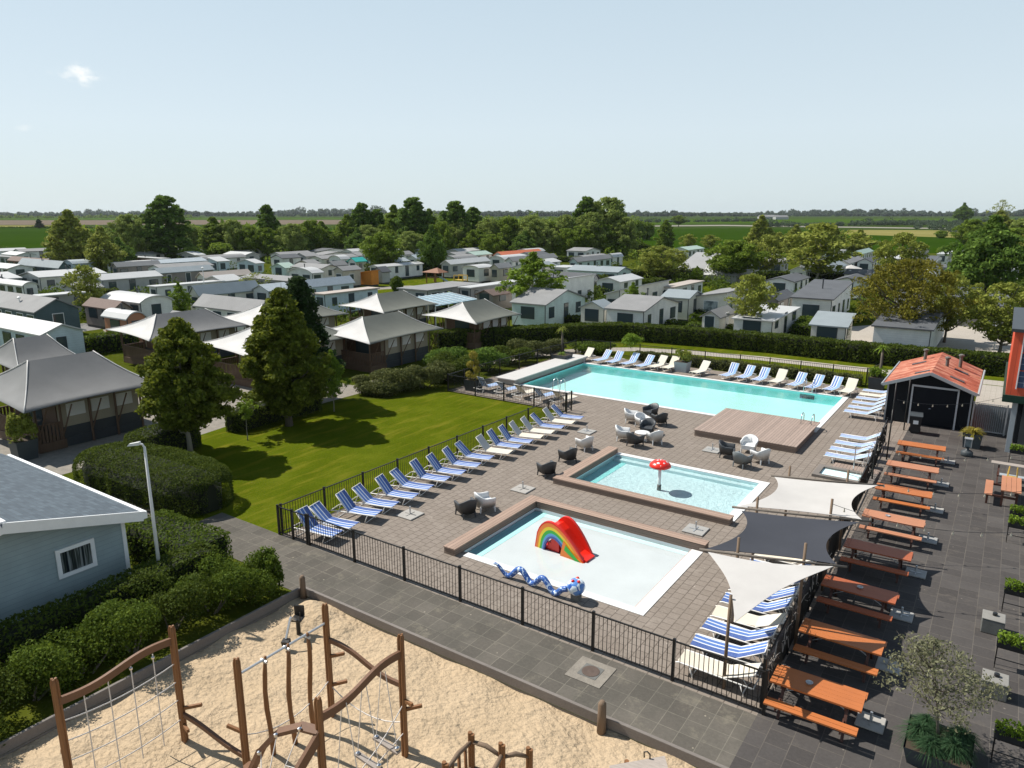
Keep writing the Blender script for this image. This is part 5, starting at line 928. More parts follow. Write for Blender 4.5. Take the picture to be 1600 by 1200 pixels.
for p, z, dx, dy in ((PA, .9, -.45, .1), (PA, .45, -.2, -.15), (PB, .75, .35, .28), (PB, .35, .4, -.12), (PB, 1.9, -.12, .1), (PC, .95, -.38, -.12), (P2, 1.5, .3, .22), (P2, .75, .3, .25), (P3, 1.05, .3, .25), (P3, 1.3, .35, -.1), (PD, .3, -.4, .1), (PD, .7, .1, -.45)):
    q = Z(p, z); MB().bar(q, q+Vector((dx, dy, .08)), .06, .07).build('foot_peg', 'play_wood', r)
cb = [V(9.15, -7.95, .35), V(9.6, -8.25, .6), V(10.0, -8.4, 1.0), V(10.25, -8.35, 1.5), V(10.6, -8.2, 1.95), V(11.05, -8.0, 2.15), V(11.4, -7.9, 2.15)]
m = MB()
for i in range(len(cb)-1): m.bar(cb[i], cb[i+1]+(cb[i+1]-cb[i])*.06, .08, .17, (.2, .9, .3))
m.build('curved_beam', 'play_beam', r); m = MB(); m.bar(Z(PD, 2.1), V(11.3, -9.9, .3), .08, .2); m.build('slanting_beam', 'play_beam', r)
fan = MB()
for i, p in enumerate(cb[:-1]): fan.tube([p, V(11.35, -8.6-.2*i, 1.6-.22*i)], .01, 5)
for i in range(3): fan.tube([cb[1+i*2].lerp(V(11.35, -9, 1.3), .5), cb[min(6, 2+i*2)].lerp(V(11.35, -9, 1.3), .5)], .01, 5)
fan.build('rope_fan', 'rope', r)
for p in cb[1:-1]: m = MB(); m.lathe([(0, p.z-.03), (.04, p.z), (.04, p.z+.05), (0, p.z+.07)], 9, p.x+.06, p.y-.08); m.build('rope_knob', 'steel', r)
# toy digger and hut
u_, v_ = 5.6, -3.75; r = empty('toy_digger', S(u_, v_, -.1), RZ+.5, 'dark metal seat of a sand digger at the far corner of the sandbox', 'play digger'); MB().tube([(0, 0, 0), (0, 0, .45)], .06, 10).build('pedestal', 'black_metal', r); MB().box(-.16, .16, -.16, .14, .45, .52).build('seat', 'black_metal', r, bevel=.02); MB().box(-.15, .15, .12, .17, .5, .82).build('backrest', 'black_metal', r, bevel=.02)
m = MB(); m.bar((0, -.14, .52), (0, -.45, .78), .06); m.bar((0, -.45, .78), (-.05, -.72, .3), .05); m.build('digger_arm', 'galvanised', r); m = MB(); m.ext([(-.14, -.68, .3), (-.14, -.86, .28), (-.14, -.82, .12), (-.14, -.66, .14)], (.2, 0, 0)); m.build('bucket', 'black_metal', r); MB().tube([(-.12, -.12, .5), (-.14, -.16, .78)], .015, 6).build('lever', 'black_metal', r); MB().tube([(.12, -.12, .5), (.14, -.16, .78)], .015, 6).build('lever', 'black_metal', r)
r = empty('play_hut', S(13.7, -6.2), RZ, 'low play hut of knotty wooden posts and rails at the bottom of the sandbox', 'play hut'); pp = [(-.35, .4), (-.3, -.45), (.35, .45), (.75, .8), (.6, -.4), (-.1, -.95)]
hs_ = [1.6, 1.55, 1.65, 1.5, 1.6, 1.5]
for (x, y), h in zip(pp, hs_): m = MB(); m.tube([(x-.03, y, -.1), (x-.03, y, h)], .045, 7); m.tube([(x+.03, y, -.1), (x+.03, y, h-.02)], .045, 7); m.build('post', 'play_wood', r)
for i, j, z in ((0, 1, 1.4), (0, 2, 1.4), (2, 3, 1.35), (2, 4, 1.4), (1, 5, 1.35), (0, 2, .8), (0, 1, .8), (4, 5, 1.35)):
    a, b = Vector((*pp[i], z)), Vector((*pp[j], z-.05)); MB().tube([a, a.lerp(b, .5)+Vector((0, 0, .07)), b], [.04, .05, .035], 7).build('rail', 'pole_wood', r, True)
for t in (.25, .5, .75): a, b = Vector((*pp[0], 0)), Vector((*pp[1], 0)); p = a.lerp(b, t); MB().tube([(p.x, p.y, 0), (p.x+.02, p.y, .8), (p.x, p.y, 1.42)], .035, 6).build('slat', 'play_wood', r, True)
p = G(1012, 1194, .9); r = empty('play_ramp', Vector((p.x, p.y, 0)), RZ, 'weathered slanting board with a loop handle at the bottom edge of the sand', 'play panel'); m = MB(); m.bar((-.55, -.5, .75), (.35, .12, .98), .4, .06); m.build('board', 'weathered', r); MB().tube([(-.12, .1, .93), (-.13, .1, 1.05), (-.06, .1, 1.09), (0, .1, 1.05), (0, .1, .95)], .015, 6).build('handle', 'black_metal', r)
for x in (-.4, .2): MB().tube([(x, -.1+.2*(x > 0), 0), (x, -.1+.2*(x > 0), .85)], .05, 7).build('leg', 'play_wood', r)
# ------------------------------------------------------------------ safari tents
def tent(px, py, xl, xr, he, hr, lab, front='tent_white', side='tent_grey', ri=.28, seed=1, porch=True, Wt=6.1):
    """near eave corner seen at px, py; xl, xr the columns of the eave corners to the left and right"""
    C0 = G(px, py, he)
    def reach(d, x):
        lo, hi = 0., 60.
        for _ in range(40):
            m_ = (lo+hi)/2; q = PX(C0+d*m_)[0]
            if (q > x) == (d is nU): lo = m_
            else: hi = m_
        return lo
    nU = -EU; W = Wt; L = reach(EV, xr)
    r = empty('safari_tent', Vector((C0.x, C0.y, 0)), RZ, lab, 'tent')
    # local frame: x from -W..0, y 0..L
    A, B, Cc, D = (0, 0), (-W, 0), (-W, L), (0, L); R1 = (-W/2, L*ri); R2 = (-W/2, L*(1-ri*.85)); 
    def surf(pts, n=8, name='roof_panel', mat=side):
        m = MB()
        if len(pts) == 3: pts = [pts[0], pts[1], pts[2], pts[2]]
        P = [Vector(p) for p in pts]; vs = []
        for i in range(n+1):
            for j in range(n+1):
                s, t = i/n, j/n; p = (P[0]*(1-s)+P[1]*s)*(1-t)+(P[3]*(1-s)+P[2]*s)*t
                sag = .30*sin(pi*t)*(.6+.4*sin(pi*s)); p = p-Vector((0, 0, sag))+Vector((0, 0, .14*(1-t)**2*4*s*(1-s))); vs.append(p)
        k_ = n+1; m.add(vs+[v-Vector((0, 0, .03)) for v in vs], [(i*k_+j, (i+1)*k_+j, (i+1)*k_+j+1, i*k_+j+1) for i in range(n) for j in range(n)]+[(k_*k_+i*k_+j, k_*k_+i*k_+j+1, k_*k_+(i+1)*k_+j+1, k_*k_+(i+1)*k_+j) for i in range(n) for j in range(n)]+[(i*k_, k_*k_+i*k_, k_*k_+(i+1)*k_, (i+1)*k_) for i in range(n)]); return m.build(name, mat, r, True)
    e = lambda p, z=he: (p[0], p[1], z); rz = lambda p: (p[0], p[1], hr)
    surf([e(B, he+.25), e(A, he-.05), rz(R1)], name='front_canopy', mat=front); surf([e(A, he-.05), e(D), rz(R2), rz(R1)]); surf([e(D), e(Cc), rz(R2)]); surf([e(Cc), e(B, he+.25), rz(R1), rz(R2)])
    for a, b in ((e(A, he-.05), rz(R1)), (e(B, he+.25), rz(R1)), (e(D), rz(R2))):
        a = Vector(a); b = Vector(b); MB().tube([a+(b-a)*t-Vector((0, 0, .30*sin(pi*t)*.6-.03)) for t in [k_/6 for k_ in range(7)]], .03, 5).build('seam', 'tent_white', r, True)
    i = .95; pf = L*.28; fl = .45; y0, y1 = pf, L-.8; x0, x1 = -W+i, -i
    MB().box(x0-.2, x1+.2, .7, y0+.1, 0, fl).build('platform', 'tent_wood', r); MB().box(x0-.05, x1+.05, y0+.1, y1+.05, 0, fl).build('shaded_platform', 'trim_dark', r)  # platform body under the walls coloured dark to stand for its shade
    m = MB(); m.box(x0, x1, y0, y1, fl, fl+.55); m.build('skirting', 'trim_dark', r); m = MB(); m.box(x0+.03, x1-.03, y0+.03, y1-.03, fl+.55, he+.05); wl = m.build('canvas_wall', 'tent_wall', r)
    for yy in [y0+(y1-y0)*t for t in (.2, .5, .8)]: MB().box(x1-.025, x1-.005, yy-.45, yy+.45, 1.5, 2.15).build('canvas_window', 'tent_white', wl)
    MB().box(x0+.3, x1-.3, y0-.02, y0+.02, fl+.5, he).build('front_wall', 'tent_wood', r); MB().box((x0+x1)/2-.8, (x0+x1)/2+.8, y0-.045, y0-.025, fl+.05, 2.1).build('door', 'glass', r)
    for yy in [.75, y0]+[y0+(y1-y0)*t for t in (.35, .67, 1.)]:
        for xx, ex in ((x1+.12, -.05), (x0-.12, -W+.05)):
            m = MB(); m.tube([(xx, yy, 0), (xx, yy, he+.1)], .06, 7); m.bar((xx, yy, .6), (ex, yy+.25, he-.08), .05); m.build('pole', 'tent_wood', r)
    if porch:
        m = MB(); 
        for (ax, ay), (bx, by) in (((x1+.1, .75), (x1+.1, y0)), ((x0-.1, .75), (x1+.1, .75)), ((x0-.1, .75), (x0-.1, y0))):
            a = Vector((ax, ay, 0)); b = Vector((bx, by, 0)); d = b-a
            if d.length < .3: continue
            m.bar(a+Vector((0, 0, 1.35)), b+Vector((0, 0, 1.35)), .06)
            for k_ in range(int(d.length/.16)): q = a+d*(k_+.5)/int(d.length/.16); m.bar(q+Vector((0, 0, fl)), q+Vector((0, 0, 1.35)), .11, .02, (d.y, -d.x, 0))
        m.build('porch_railing', 'tent_wood', r)
    return r
tent(578, 537, 500, 693, 2.35, 3.75, 'safari tent with cream front and grey green roof in the middle of the tent field', seed=1)
tent(745, 506, 656, 815, 2.35, 3.75, 'safari tent with a wooden porch, farthest right beside the long hedge', seed=2)
tent(600, 489, 533, 685, 2.35, 3.75, 'safari tent with a bright white front at the back of the tent field', seed=3)
tent(233, 532, 172, 392, 2.35, 3.75, 'safari tent behind the left lawn tree with a white front corner', 'tent_white', 'tent_grey_light', seed=4)
tent(37, 644, -60, 252, 2.4, 4.1, 'large grey safari tent at the left edge with a seam on its near corner', 'tent_grey_mid', 'tent_grey_light', seed=5, Wt=7.2)
tent(30, 582, -60, 140, 2.35, 3.9, 'grey safari tent roof partly hidden at the far left edge', 'tent_grey_mid', 'tent_grey_light', seed=6)
tent(390, 558, 322, 562, 2.35, 3.75, 'safari tent with a white canopy tip between the two tall lawn trees', seed=7)
tent(404, 512, 354, 545, 2.35, 3.75, 'safari tent with a white canopy tip rising behind the tall dark tree', seed=8)
# ------------------------------------------------------------------ mobile homes
HG = 'holiday homes of the camp site'; FOOT = []
def home(px, py, xl, xr, lab, he=2.5, hr=3.1, ridge='v', wall='white_wall', roof='roof_grey', cat='mobile home', name='mobile_home', win=True, door=True, small=False, trim='trim_dark', ov=.2, seed=None, big=False, wcol='glass'):
    C0 = G(px, py, he); rd = random.Random(int(px*7+py*13)); uc, vc = UV(px, py, he)
    def reach(d, x, left):
        lo, hi = 0., 60.
        for _ in range(30):
            m_ = (lo+hi)/2; q = PX(C0+d*m_)[0]
            if (q > x) == left: lo = m_
            else: hi = m_
        return lo
    W = max(1.6, reach(-EU, xl, True)); L = max(1.6, reach(EV, xr, False)); W = min(W, 15); L = min(L, 16)
    FOOT.append((uc-W, uc, vc, vc+L)); r = empty(name, Vector((C0.x, C0.y, 0)), RZ, lab, cat, None)
    dh = hr-he
    if ridge == 'v': g = [(0, he), (-W/2, hr), (-W, he)]; ax = 'v'
    elif ridge == 'u': g = [(0, he), (L/2, hr), (L, he)]; ax = 'u'
    elif ridge == 'flat': g = None; ax = 'flat'
    elif ridge == 'mono_v': g = [(0, hr), (-W, he)]; ax = 'v'
    elif ridge == 'mono_vr': g = [(0, he), (-W, hr)]; ax = 'v'
    elif ridge == 'mono_u': g = [(0, he), (L, hr)]; ax = 'u'
    elif ridge == 'mono_ur': g = [(0, hr), (L, he)]; ax = 'u'
    elif ridge == 'curve_v': g = [(0, he)]+[(-W*t, he+dh*sin(pi*t)**.7) for t in [k_/8 for k_ in range(1, 8)]]+[(-W, he)]; ax = 'v'
    elif ridge == 'curve_u': g = [(0, he)]+[(L*t, he+dh*sin(pi*t)**.7) for t in [k_/8 for k_ in range(1, 8)]]+[(L, he)]; ax = 'u'
    m = MB(); rf = MB(); z0 = .25
    if ax == 'flat': m.box(-W, 0, 0, L, z0, he); rf.box(-W-ov, ov, -ov, L+ov, he, he+.14)
    elif ax == 'v':
        p = [(0, z0)]+g+[(-W, z0)]; m.ext([(a, 0, b) for a, b in p], (0, L, 0)); o = list(g); k1 = (o[1][1]-o[0][1])/(o[1][0]-o[0][0]); k2 = (o[-1][1]-o[-2][1])/(o[-1][0]-o[-2][0]); q = [(ov, o[0][1]+k1*ov)]+o[1:-1]+[(-W-ov, o[-1][1]-k2*ov)]; rf.ext([(a, -ov, b+.01) for a, b in q]+[(a, -ov, b+.12) for a, b in reversed(q)], (0, L+2*ov, 0))
    else:
        p = [(0, z0)]+g+[(L, z0)]; m.ext([(0, a, b) for a, b in p], (-W, 0, 0)); o = list(g); k1 = (o[1][1]-o[0][1])/(o[1][0]-o[0][0]); k2 = (o[-1][1]-o[-2][1])/(o[-1][0]-o[-2][0]); q = [(-ov, o[0][1]-k1*ov)]+o[1:-1]+[(L+ov, o[-1][1]+k2*ov)]; rf.ext([(ov, a, b+.01) for a, b in q]+[(ov, a, b+.12) for a, b in reversed(q)], (-W-2*ov, 0, 0))
    m.build('wall', wall, r); rfo = rf.build('roof', roof, r)
    if rd.random() < .6 and W > 3 and not small: MB().lathe([(.07, he-.1), (.07, hr+.55), (.12, hr+.58), (.12, hr+.66), (0, hr+.68)], 8, -W*.5-rd.uniform(-.5, .5), L*rd.uniform(.3, .7)).build('chimney', 'trim_dark', rfo)
    m = MB(); m.box(-W+.05, -.05, .05, L-.05, 0, z0); m.build('skirt', 'trim_dark', r)
    def window(face, a, z, w_, h_):
        t = .06; k_ = w_/2; f = MB(); p = MB()
        if face == 'u': f.box(.003, .04, a-k_-t, a+k_+t, z-h_/2-t, z+h_/2+t); p.box(.041, .05, a-k_, a+k_, z-h_/2, z+h_/2)
        else: f.box(a-k_-t, a+k_+t, -.04, -.003, z-h_/2-t, z+h_/2+t); p.box(a-k_, a+k_, -.05, -.041, z-h_/2, z+h_/2)
        fo = f.build('window', trim, r); p.build('pane', wcol, fo)
    if win:
        n = max(1, int(L/2.4))
        for i in range(n):
            a = L*(i+.5)/n+rd.uniform(-.2, .2)
            if door and i == n//2 and L > 4: window('u', a, 1.35, .75, 1.85)
            else: window('u', a, 1.65, rd.choice([.6, .9, 1.2]), rd.choice([.8, 1.0]))
        n = max(1, int(W/2.2))
        for i in range(n): window('v', -W*(i+.5)/n+rd.uniform(-.15, .15), 1.6 if not big else 1.3, min(1.5, W/n*.55), 1.1 if not big else 1.9)
    if trim == 'trim_dark' and not small:
        m = MB(); m.box(-.04, .02, -.02, .04, 0, g[0][1] if g else he); m.build('corner_trim', 'trim_dark', r)
    return r
HL = [
 # px, py (near eave corner), xl, xr, label, kwargs
 (33, 404, -60, 40, 'long grey flat topped home at the green field, far left', dict(ridge='flat', wall='grey_wall', roof='roof_grey')),
 (92, 418, -60, 100, 'dark teal home with a long blue grey roof at the left edge', dict(ridge='u', wall='teal_wall', roof='roof_teal', hr=3.4)),
 (70, 411, 0, 78, 'dark red brown roofed home beside the green field at left', dict(ridge='u', wall='brown_wall', roof='roof_brown')),
 (62, 434, 30, 165, 'cream home with dark door behind a square hedge at left', dict(ridge='v', wall='cream_wall', roof='roof_white')),
 (12, 436, -30, 28, 'small dark teal home with pale roof at the left edge', dict(ridge='v', wall='teal_wall', roof='roof_white')),
 (36, 446, -60, 42, 'white caravan behind a clipped hedge at the left edge', dict(ridge='curve_u', wall='white_wall', roof='roof_white', hr=2.8)),
 (30, 467, 18, 140, 'long low grey home with a white roof behind the dark green one', dict(ridge='flat', wall='grey_wall', roof='roof_white')),
 (55, 488, -40, 122, 'dark green home with white framed windows and gable to the right', dict(ridge='u', wall='teal_wall', roof='roof_grey', hr=3.5, trim='trim_white')),
 (65, 524, -60, 129, 'pale home with a wide flat grey roof just behind the left tents', dict(ridge='u', wall='pale_blue_wall', roof='roof_white', hr=3.1)),
 (252, 405, 196, 260, 'brown home with a white flat roof under the big dark poplar', dict(ridge='flat', wall='brown_wall', roof='roof_white')),
 (183, 417, 178, 250, 'grey beige low gabled home beneath the big dark poplar', dict(ridge='v', wall='taupe_wall', roof='roof_grey')),
 (160, 438, 140, 252, 'light home with pale grey roof and a long dark doored side', dict(ridge='v', wall='grey_wall', roof='roof_white')),
 (250, 427, 237, 333, 'taupe home with a blue green roof behind the white framed ones', dict(ridge='v', wall='taupe_wall', roof='roof_teal', trim='trim_white')),
 (340, 409, 326, 358, 'small pale blue gabled shed home in front of the trees at left', dict(ridge='mono_vr', wall='pale_blue_wall', roof='roof_white', cat='shed home')),
 (320, 434, 308, 392, 'long white home with a peach coloured roof', dict(ridge='v', wall='cream_wall', roof='roof_beige')),
 (244, 449, 235, 348, 'white flat roofed home behind the bright small tree', dict(ridge='flat', wall='white_wall', roof='roof_white')),
 (311, 461, 296, 405, 'cream home with blue green roof and dark windows', dict(ridge='v', wall='cream_wall', roof='roof_teal', hr=3.4)),
 (219, 473, 160, 268, 'white home with a curved roof and grey shaded end', dict(ridge='curve_u', wall='white_wall', roof='roof_white', hr=3.0)),
 (400, 488, 305, 430, 'long home with shingle grey roof and white wall of small windows', dict(ridge='u', wall='white_wall', roof='roof_grey', hr=3.4, trim='trim_white')),
 (178, 483, 132, 190, 'small dark roofed shed between the green home and the white one', dict(ridge='u', wall='taupe_wall', roof='roof_brown', cat='shed home', he=2.2, hr=2.8)),
 (198, 497, 162, 225, 'white roofed home with an orange brick side beside the tents', dict(ridge='curve_u', wall='table_salmon', roof='roof_white', hr=2.9)),
 (441, 404, 424, 470, 'white gabled home with a dark blue roof at the back row left', dict(ridge='v', wall='white_wall', roof='roof_dark', small=True)),
 (478, 401, 460, 498, 'white home with a grey brown gable at the back row', dict(ridge='v', wall='grey_wall', roof='roof_grey', small=True)),
 (484, 413, 463, 500, 'beige cabin with a wide window front in the second back row', dict(ridge='v', wall='beige_wall', roof='roof_grey', trim='trim_white', small=True)),
 (446, 419, 424, 462, 'low shed with a pale green roof in the second back row', dict(ridge='v', wall='mint_wall', roof='roof_green', small=True, he=2.2, hr=2.9)),
 (488, 427, 452, 504, 'white home with a rounded roof and dark framed front', dict(ridge='curve_v', wall='white_wall', roof='roof_white', hr=3.1)),
 (455, 440, 378, 485, 'long grey home with a flat brownish roof at mid left', dict(ridge='u', wall='grey_wall', roof='roof_grey', hr=2.9)),
 (474, 449, 462, 552, 'long pale blue home with a light metal roof', dict(ridge='v', wall='pale_blue_wall', roof='roof_blue', hr=3.2)),
 (536, 423, 522, 563, 'beige wooden cabin beside the play lawn', dict(ridge='v', wall='beige_wall', roof='roof_grey', trim='trim_white', small=True, he=2.7, hr=3.2)),
 (522, 415, 511, 542, 'white home with grey roof left of the turquoise one', dict(ridge='v', wall='white_wall', roof='roof_grey', small=True)),
 (556, 409, 544, 572, 'small white home with a bright turquoise roof', dict(ridge='v', wall='white_wall', roof='roof_turquoise', small=True)),
 (533, 405, 514, 546, 'white caravan with a rounded roof in the back row', dict(ridge='curve_v', wall='white_wall', roof='roof_white', small=True)),
 (560, 400, 540, 580, 'pale home with a low grey gable in the back row', dict(ridge='v', wall='grey_wall', roof='roof_grey', small=True)),
 (580, 428, 560, 585, 'orange awning beside the beige cabin', dict(ridge='mono_v', wall='awning_orange', roof='awning_orange', small=True, win=False, cat='awning', name='awning', he=2., hr=2.4)),
 (597, 425, 583, 609, 'grey garden shed at the edge of the play lawn', dict(ridge='v', wall='grey_wall', roof='roof_dark', small=True, win=False, cat='shed', name='garden_shed', he=2.0, hr=2.7)),
 (507, 461, 497, 590, 'pale blue home with a flat pinkish grey roof just beyond the tents', dict(ridge='flat', wall='pale_blue_wall', roof='roof_beige')),
 (668, 455, 623, 750, 'home with a black edged flat roof in the middle of the camp', dict(ridge='flat', wall='grey_wall', roof='roof_grey')),
 (632, 398, 619, 645, 'white home with a grey roof partly behind the round tree', dict(ridge='v', wall='white_wall', roof='roof_grey', small=True)),
 (650, 404, 636, 672, 'white home with three small windows behind the dark tree', dict(ridge='v', wall='white_wall', roof='roof_blue', small=True)),
 (592, 418, 578, 660, 'long low white caravan along the far hedge of the play lawn', dict(ridge='v', wall='white_wall', roof='roof_white', small=True, he=2.3, hr=2.6)),
 (716, 400, 692, 745, 'grey home with a pale gable left of the red roof', dict(ridge='v', wall='grey_wall', roof='roof_grey', small=True)),
 (742, 399, 722, 768, 'home with a light green gabled roof', dict(ridge='v', wall='white_wall', roof='roof_green', small=True)),
 (704, 413, 690, 765, 'long pale grey caravan behind the play lawn hedge', dict(ridge='v', wall='grey_wall', roof='roof_white', small=True)),
 (748, 419, 723, 770, 'white caravan with a row of dark windows beside the play lawn', dict(ridge='curve_v', wall='white_wall', roof='roof_white', hr=2.8, small=True)),
 (779, 419, 770, 800, 'small pale cabin with a veranda right of the white caravan', dict(ridge='v', wall='beige_wall', roof='roof_grey', small=True)),
 (784, 399, 772, 848, 'long white home with a bright orange red roof', dict(ridge='v', wall='white_wall', roof='roof_orange', small=True)),
 (801, 408, 790, 870, 'white gabled home with a grey roof behind the bright tree', dict(ridge='v', wall='white_wall', roof='roof_grey', small=True)),
 (735, 451, 722, 830, 'home with a broad white flat roof left of the bright tree', dict(ridge='flat', wall='grey_wall', roof='roof_white')),
 (915, 393, 886, 938, 'white home with brown roof in front of the willows', dict(ridge='u', wall='white_wall', roof='roof_grey', small=True, trim='trim_dark')),
 (958, 401, 948, 973, 'small rounded white touring caravan near the willows', dict(ridge='curve_v', wall='white_wall', roof='roof_white', small=True, he=2.2, hr=2.7, cat='caravan', name='caravan')),
 (884, 419, 860, 905, 'white flat roofed home with cream side behind the teal one', dict(ridge='flat', wall='cream_wall', roof='roof_white', small=True)),
 (902, 409, 892, 955, 'long low pale home before the touring caravan', dict(ridge='v', wall='mint_wall', roof='roof_grey', small=True)),
 (965, 426, 888, 986, 'long grey roofed home with mint coloured gable end', dict(ridge='u', wall='mint_wall', roof='roof_teal')),
 (926, 436, 860, 934, 'low home with dark teal roof in front of the mint gabled one', dict(ridge='u', wall='grey_wall', roof='roof_dark')),
 (862, 452, 800, 928, 'tall white home with a single sloping roof and many windows', dict(ridge='mono_v', wall='white_wall', roof='roof_white', he=3.0, hr=3.9, big=False)),
 (852, 477, 800, 914, 'white home with a slate grey gable behind the bright tree', dict(ridge='u', wall='mint_wall', roof='roof_grey', hr=3.6)),
 (944, 483, 908, 960, 'small cream shed with a dark door behind the long hedge', dict(ridge='v', wall='cream_wall', roof='roof_teal', he=2.3, hr=2.9, cat='shed', name='garden_shed')),
 (1006, 487, 948, 1060, 'white home with grey shingle roof and three slim dark windows', dict(ridge='u', wall='white_wall', roof='roof_grey', hr=3.4)),
 (968, 461, 955, 1045, 'cream home with a pale sloping roof behind the shingle roofed one', dict(ridge='mono_v', wall='cream_wall', roof='roof_white', he=2.7, hr=3.2)),
 (1052, 450, 1040, 1098, 'white home with a peach flat roof', dict(ridge='flat', wall='white_wall', roof='roof_beige')),
 (1076, 467, 1035, 1098, 'home with dark blue roof squeezed beside the big windowed cabin', dict(ridge='u', wall='cream_wall', roof='roof_teal')),
 (1135, 467, 1085, 1175, 'cream cabin with a large four light window under a brown gable', dict(ridge='mono_v', wall='cream_wall', roof='roof_grey', trim='trim_white', hr=3.1, wcol='glass_pale')),
 (1124, 496, 1106, 1148, 'small cream shed with double door behind the long hedge', dict(ridge='v', wall='cream_wall', roof='roof_grey', he=2.1, hr=2.6, cat='shed', name='garden_shed', trim='trim_white')),
 (1207, 503, 1147, 1247, 'white flat topped home with light roof left of the slate roofed house', dict(ridge='mono_u', wall='white_wall', roof='roof_white', he=1.95, hr=2.2)),
 (1300, 469, 1238, 1330, 'tall white house with a single pitched slate roof and glass doors', dict(ridge='mono_u', wall='white_wall', roof='roof_dark', he=2.9, hr=3.9, big=True, trim='trim_dark')),
 (1322, 512, 1268, 1332, 'small white shed with a dark double door at the long hedge', dict(ridge='mono_u', wall='cream_wall', roof='roof_teal', he=2.2, hr=2.9, cat='shed', name='garden_shed')),
 (1455, 517, 1366, 1480, 'long white home with its blank side behind the autumn coloured tree', dict(ridge='u', wall='white_wall', roof='roof_dark', win=False, he=2.6)),
 (1500, 470, 1400, 1530, 'white home with a slate roof between the two right hand trees', dict(ridge='u', wall='white_wall', roof='roof_dark', he=2.6)),
 (1345, 397, 1330, 1378, 'white home with a green roof in the far right corner of the camp', dict(ridge='v', wall='white_wall', roof='roof_green', small=True)),
 (1326, 412, 1305, 1350, 'low white home with grey roof, far right', dict(ridge='v', wall='white_wall', roof='roof_grey', small=True)),
 (1362, 410, 1340, 1378, 'white home with dark windows beside the yellow parasol', dict(ridge='v', wall='white_wall', roof='roof_dark', small=True)),
 (1460, 409, 1418, 1482, 'white home with dark roof left of the large dark tree', dict(ridge='u', wall='white_wall', roof='roof_dark')),
 (1440, 396, 1412, 1475, 'low home with slate roof behind the white one near the dark tree', dict(ridge='u', wall='grey_wall', roof='roof_dark', small=True)),
 (1480, 398, 1465, 1510, 'flat white home touching the large dark tree', dict(ridge='flat', wall='white_wall', roof='roof_white', small=True)),
 (1225, 410, 1180, 1232, 'grey home behind the pale trunked trees', dict(ridge='u', wall='grey_wall', roof='roof_grey', small=True)),
 (1075, 391, 1050, 1100, 'row of white home roofs behind the grey barn', dict(ridge='v', wall='white_wall', roof='roof_green', small=True)),
 (1260, 424, 1235, 1290, 'white home seen through the thin olive tree', dict(ridge='v', wall='white_wall', roof='roof_white', small=True)),
 (1300, 421, 1275, 1322, 'pale home behind the white parasol', dict(ridge='v', wall='grey_wall', roof='roof_teal', small=True)),
 (1575, 480, 1545, 1640, 'white home behind the right hand roadside tree', dict(ridge='u', wall='white_wall', roof='roof_dark')),
 (1215, 470, 1190, 1240, 'low dark roofed home between the trees right of centre', dict(ridge='v', wall='taupe_wall', roof='roof_dark', hr=3.0)),
 (400, 412, 370, 412, 'white gabled cabin right of the small blue shed home', dict(ridge='v', wall='pale_blue_wall', roof='roof_white', small=True)),
 (305, 399, 278, 320, 'small pale cabin half hidden by a rounded bush', dict(ridge='v', wall='grey_wall', roof='roof_white', small=True)),
 (470, 390, 455, 490, 'low grey home at the foot of the tree belt left of centre', dict(ridge='v', wall='grey_wall', roof='roof_dark', small=True)),
 (828, 420, 800, 870, 'pale home behind the crown of the bright tree', dict(ridge='v', wall='white_wall', roof='roof_teal', small=True)),
 (620, 410, 600, 640, 'white home behind the round brown green tree', dict(ridge='v', wall='white_wall', roof='roof_blue', small=True)),
 (300, 506, 258, 330, 'pale grey home between the left tents', dict(ridge='u', wall='pale_blue_wall', roof='roof_grey')),
 (120, 452, 100, 160, 'grey home behind the sparse yellow green tree', dict(ridge='v', wall='grey_wall', roof='roof_grey')),
 (348, 440, 320, 378, 'low home with a whitish roof between the peach and the blue green roofs', dict(ridge='v', wall='grey_wall', roof='roof_white', small=True)),
 (420, 455, 395, 455, 'white home with dark framed end left of the tall dark tree', dict(ridge='v', wall='white_wall', roof='roof_blue')),
 (770, 462, 745, 800, 'small brown roofed boat shaped shelter beyond the porch tent', dict(ridge='v', wall='taupe_wall', roof='roof_brown', small=True, he=2, hr=2.5, cat='shelter', name='shelter')),
 (560, 446, 590, 590, 'x', None),
]
for h_ in HL:
    if h_[5] is None: continue
    home(*h_[:4], h_[4], **h_[5])
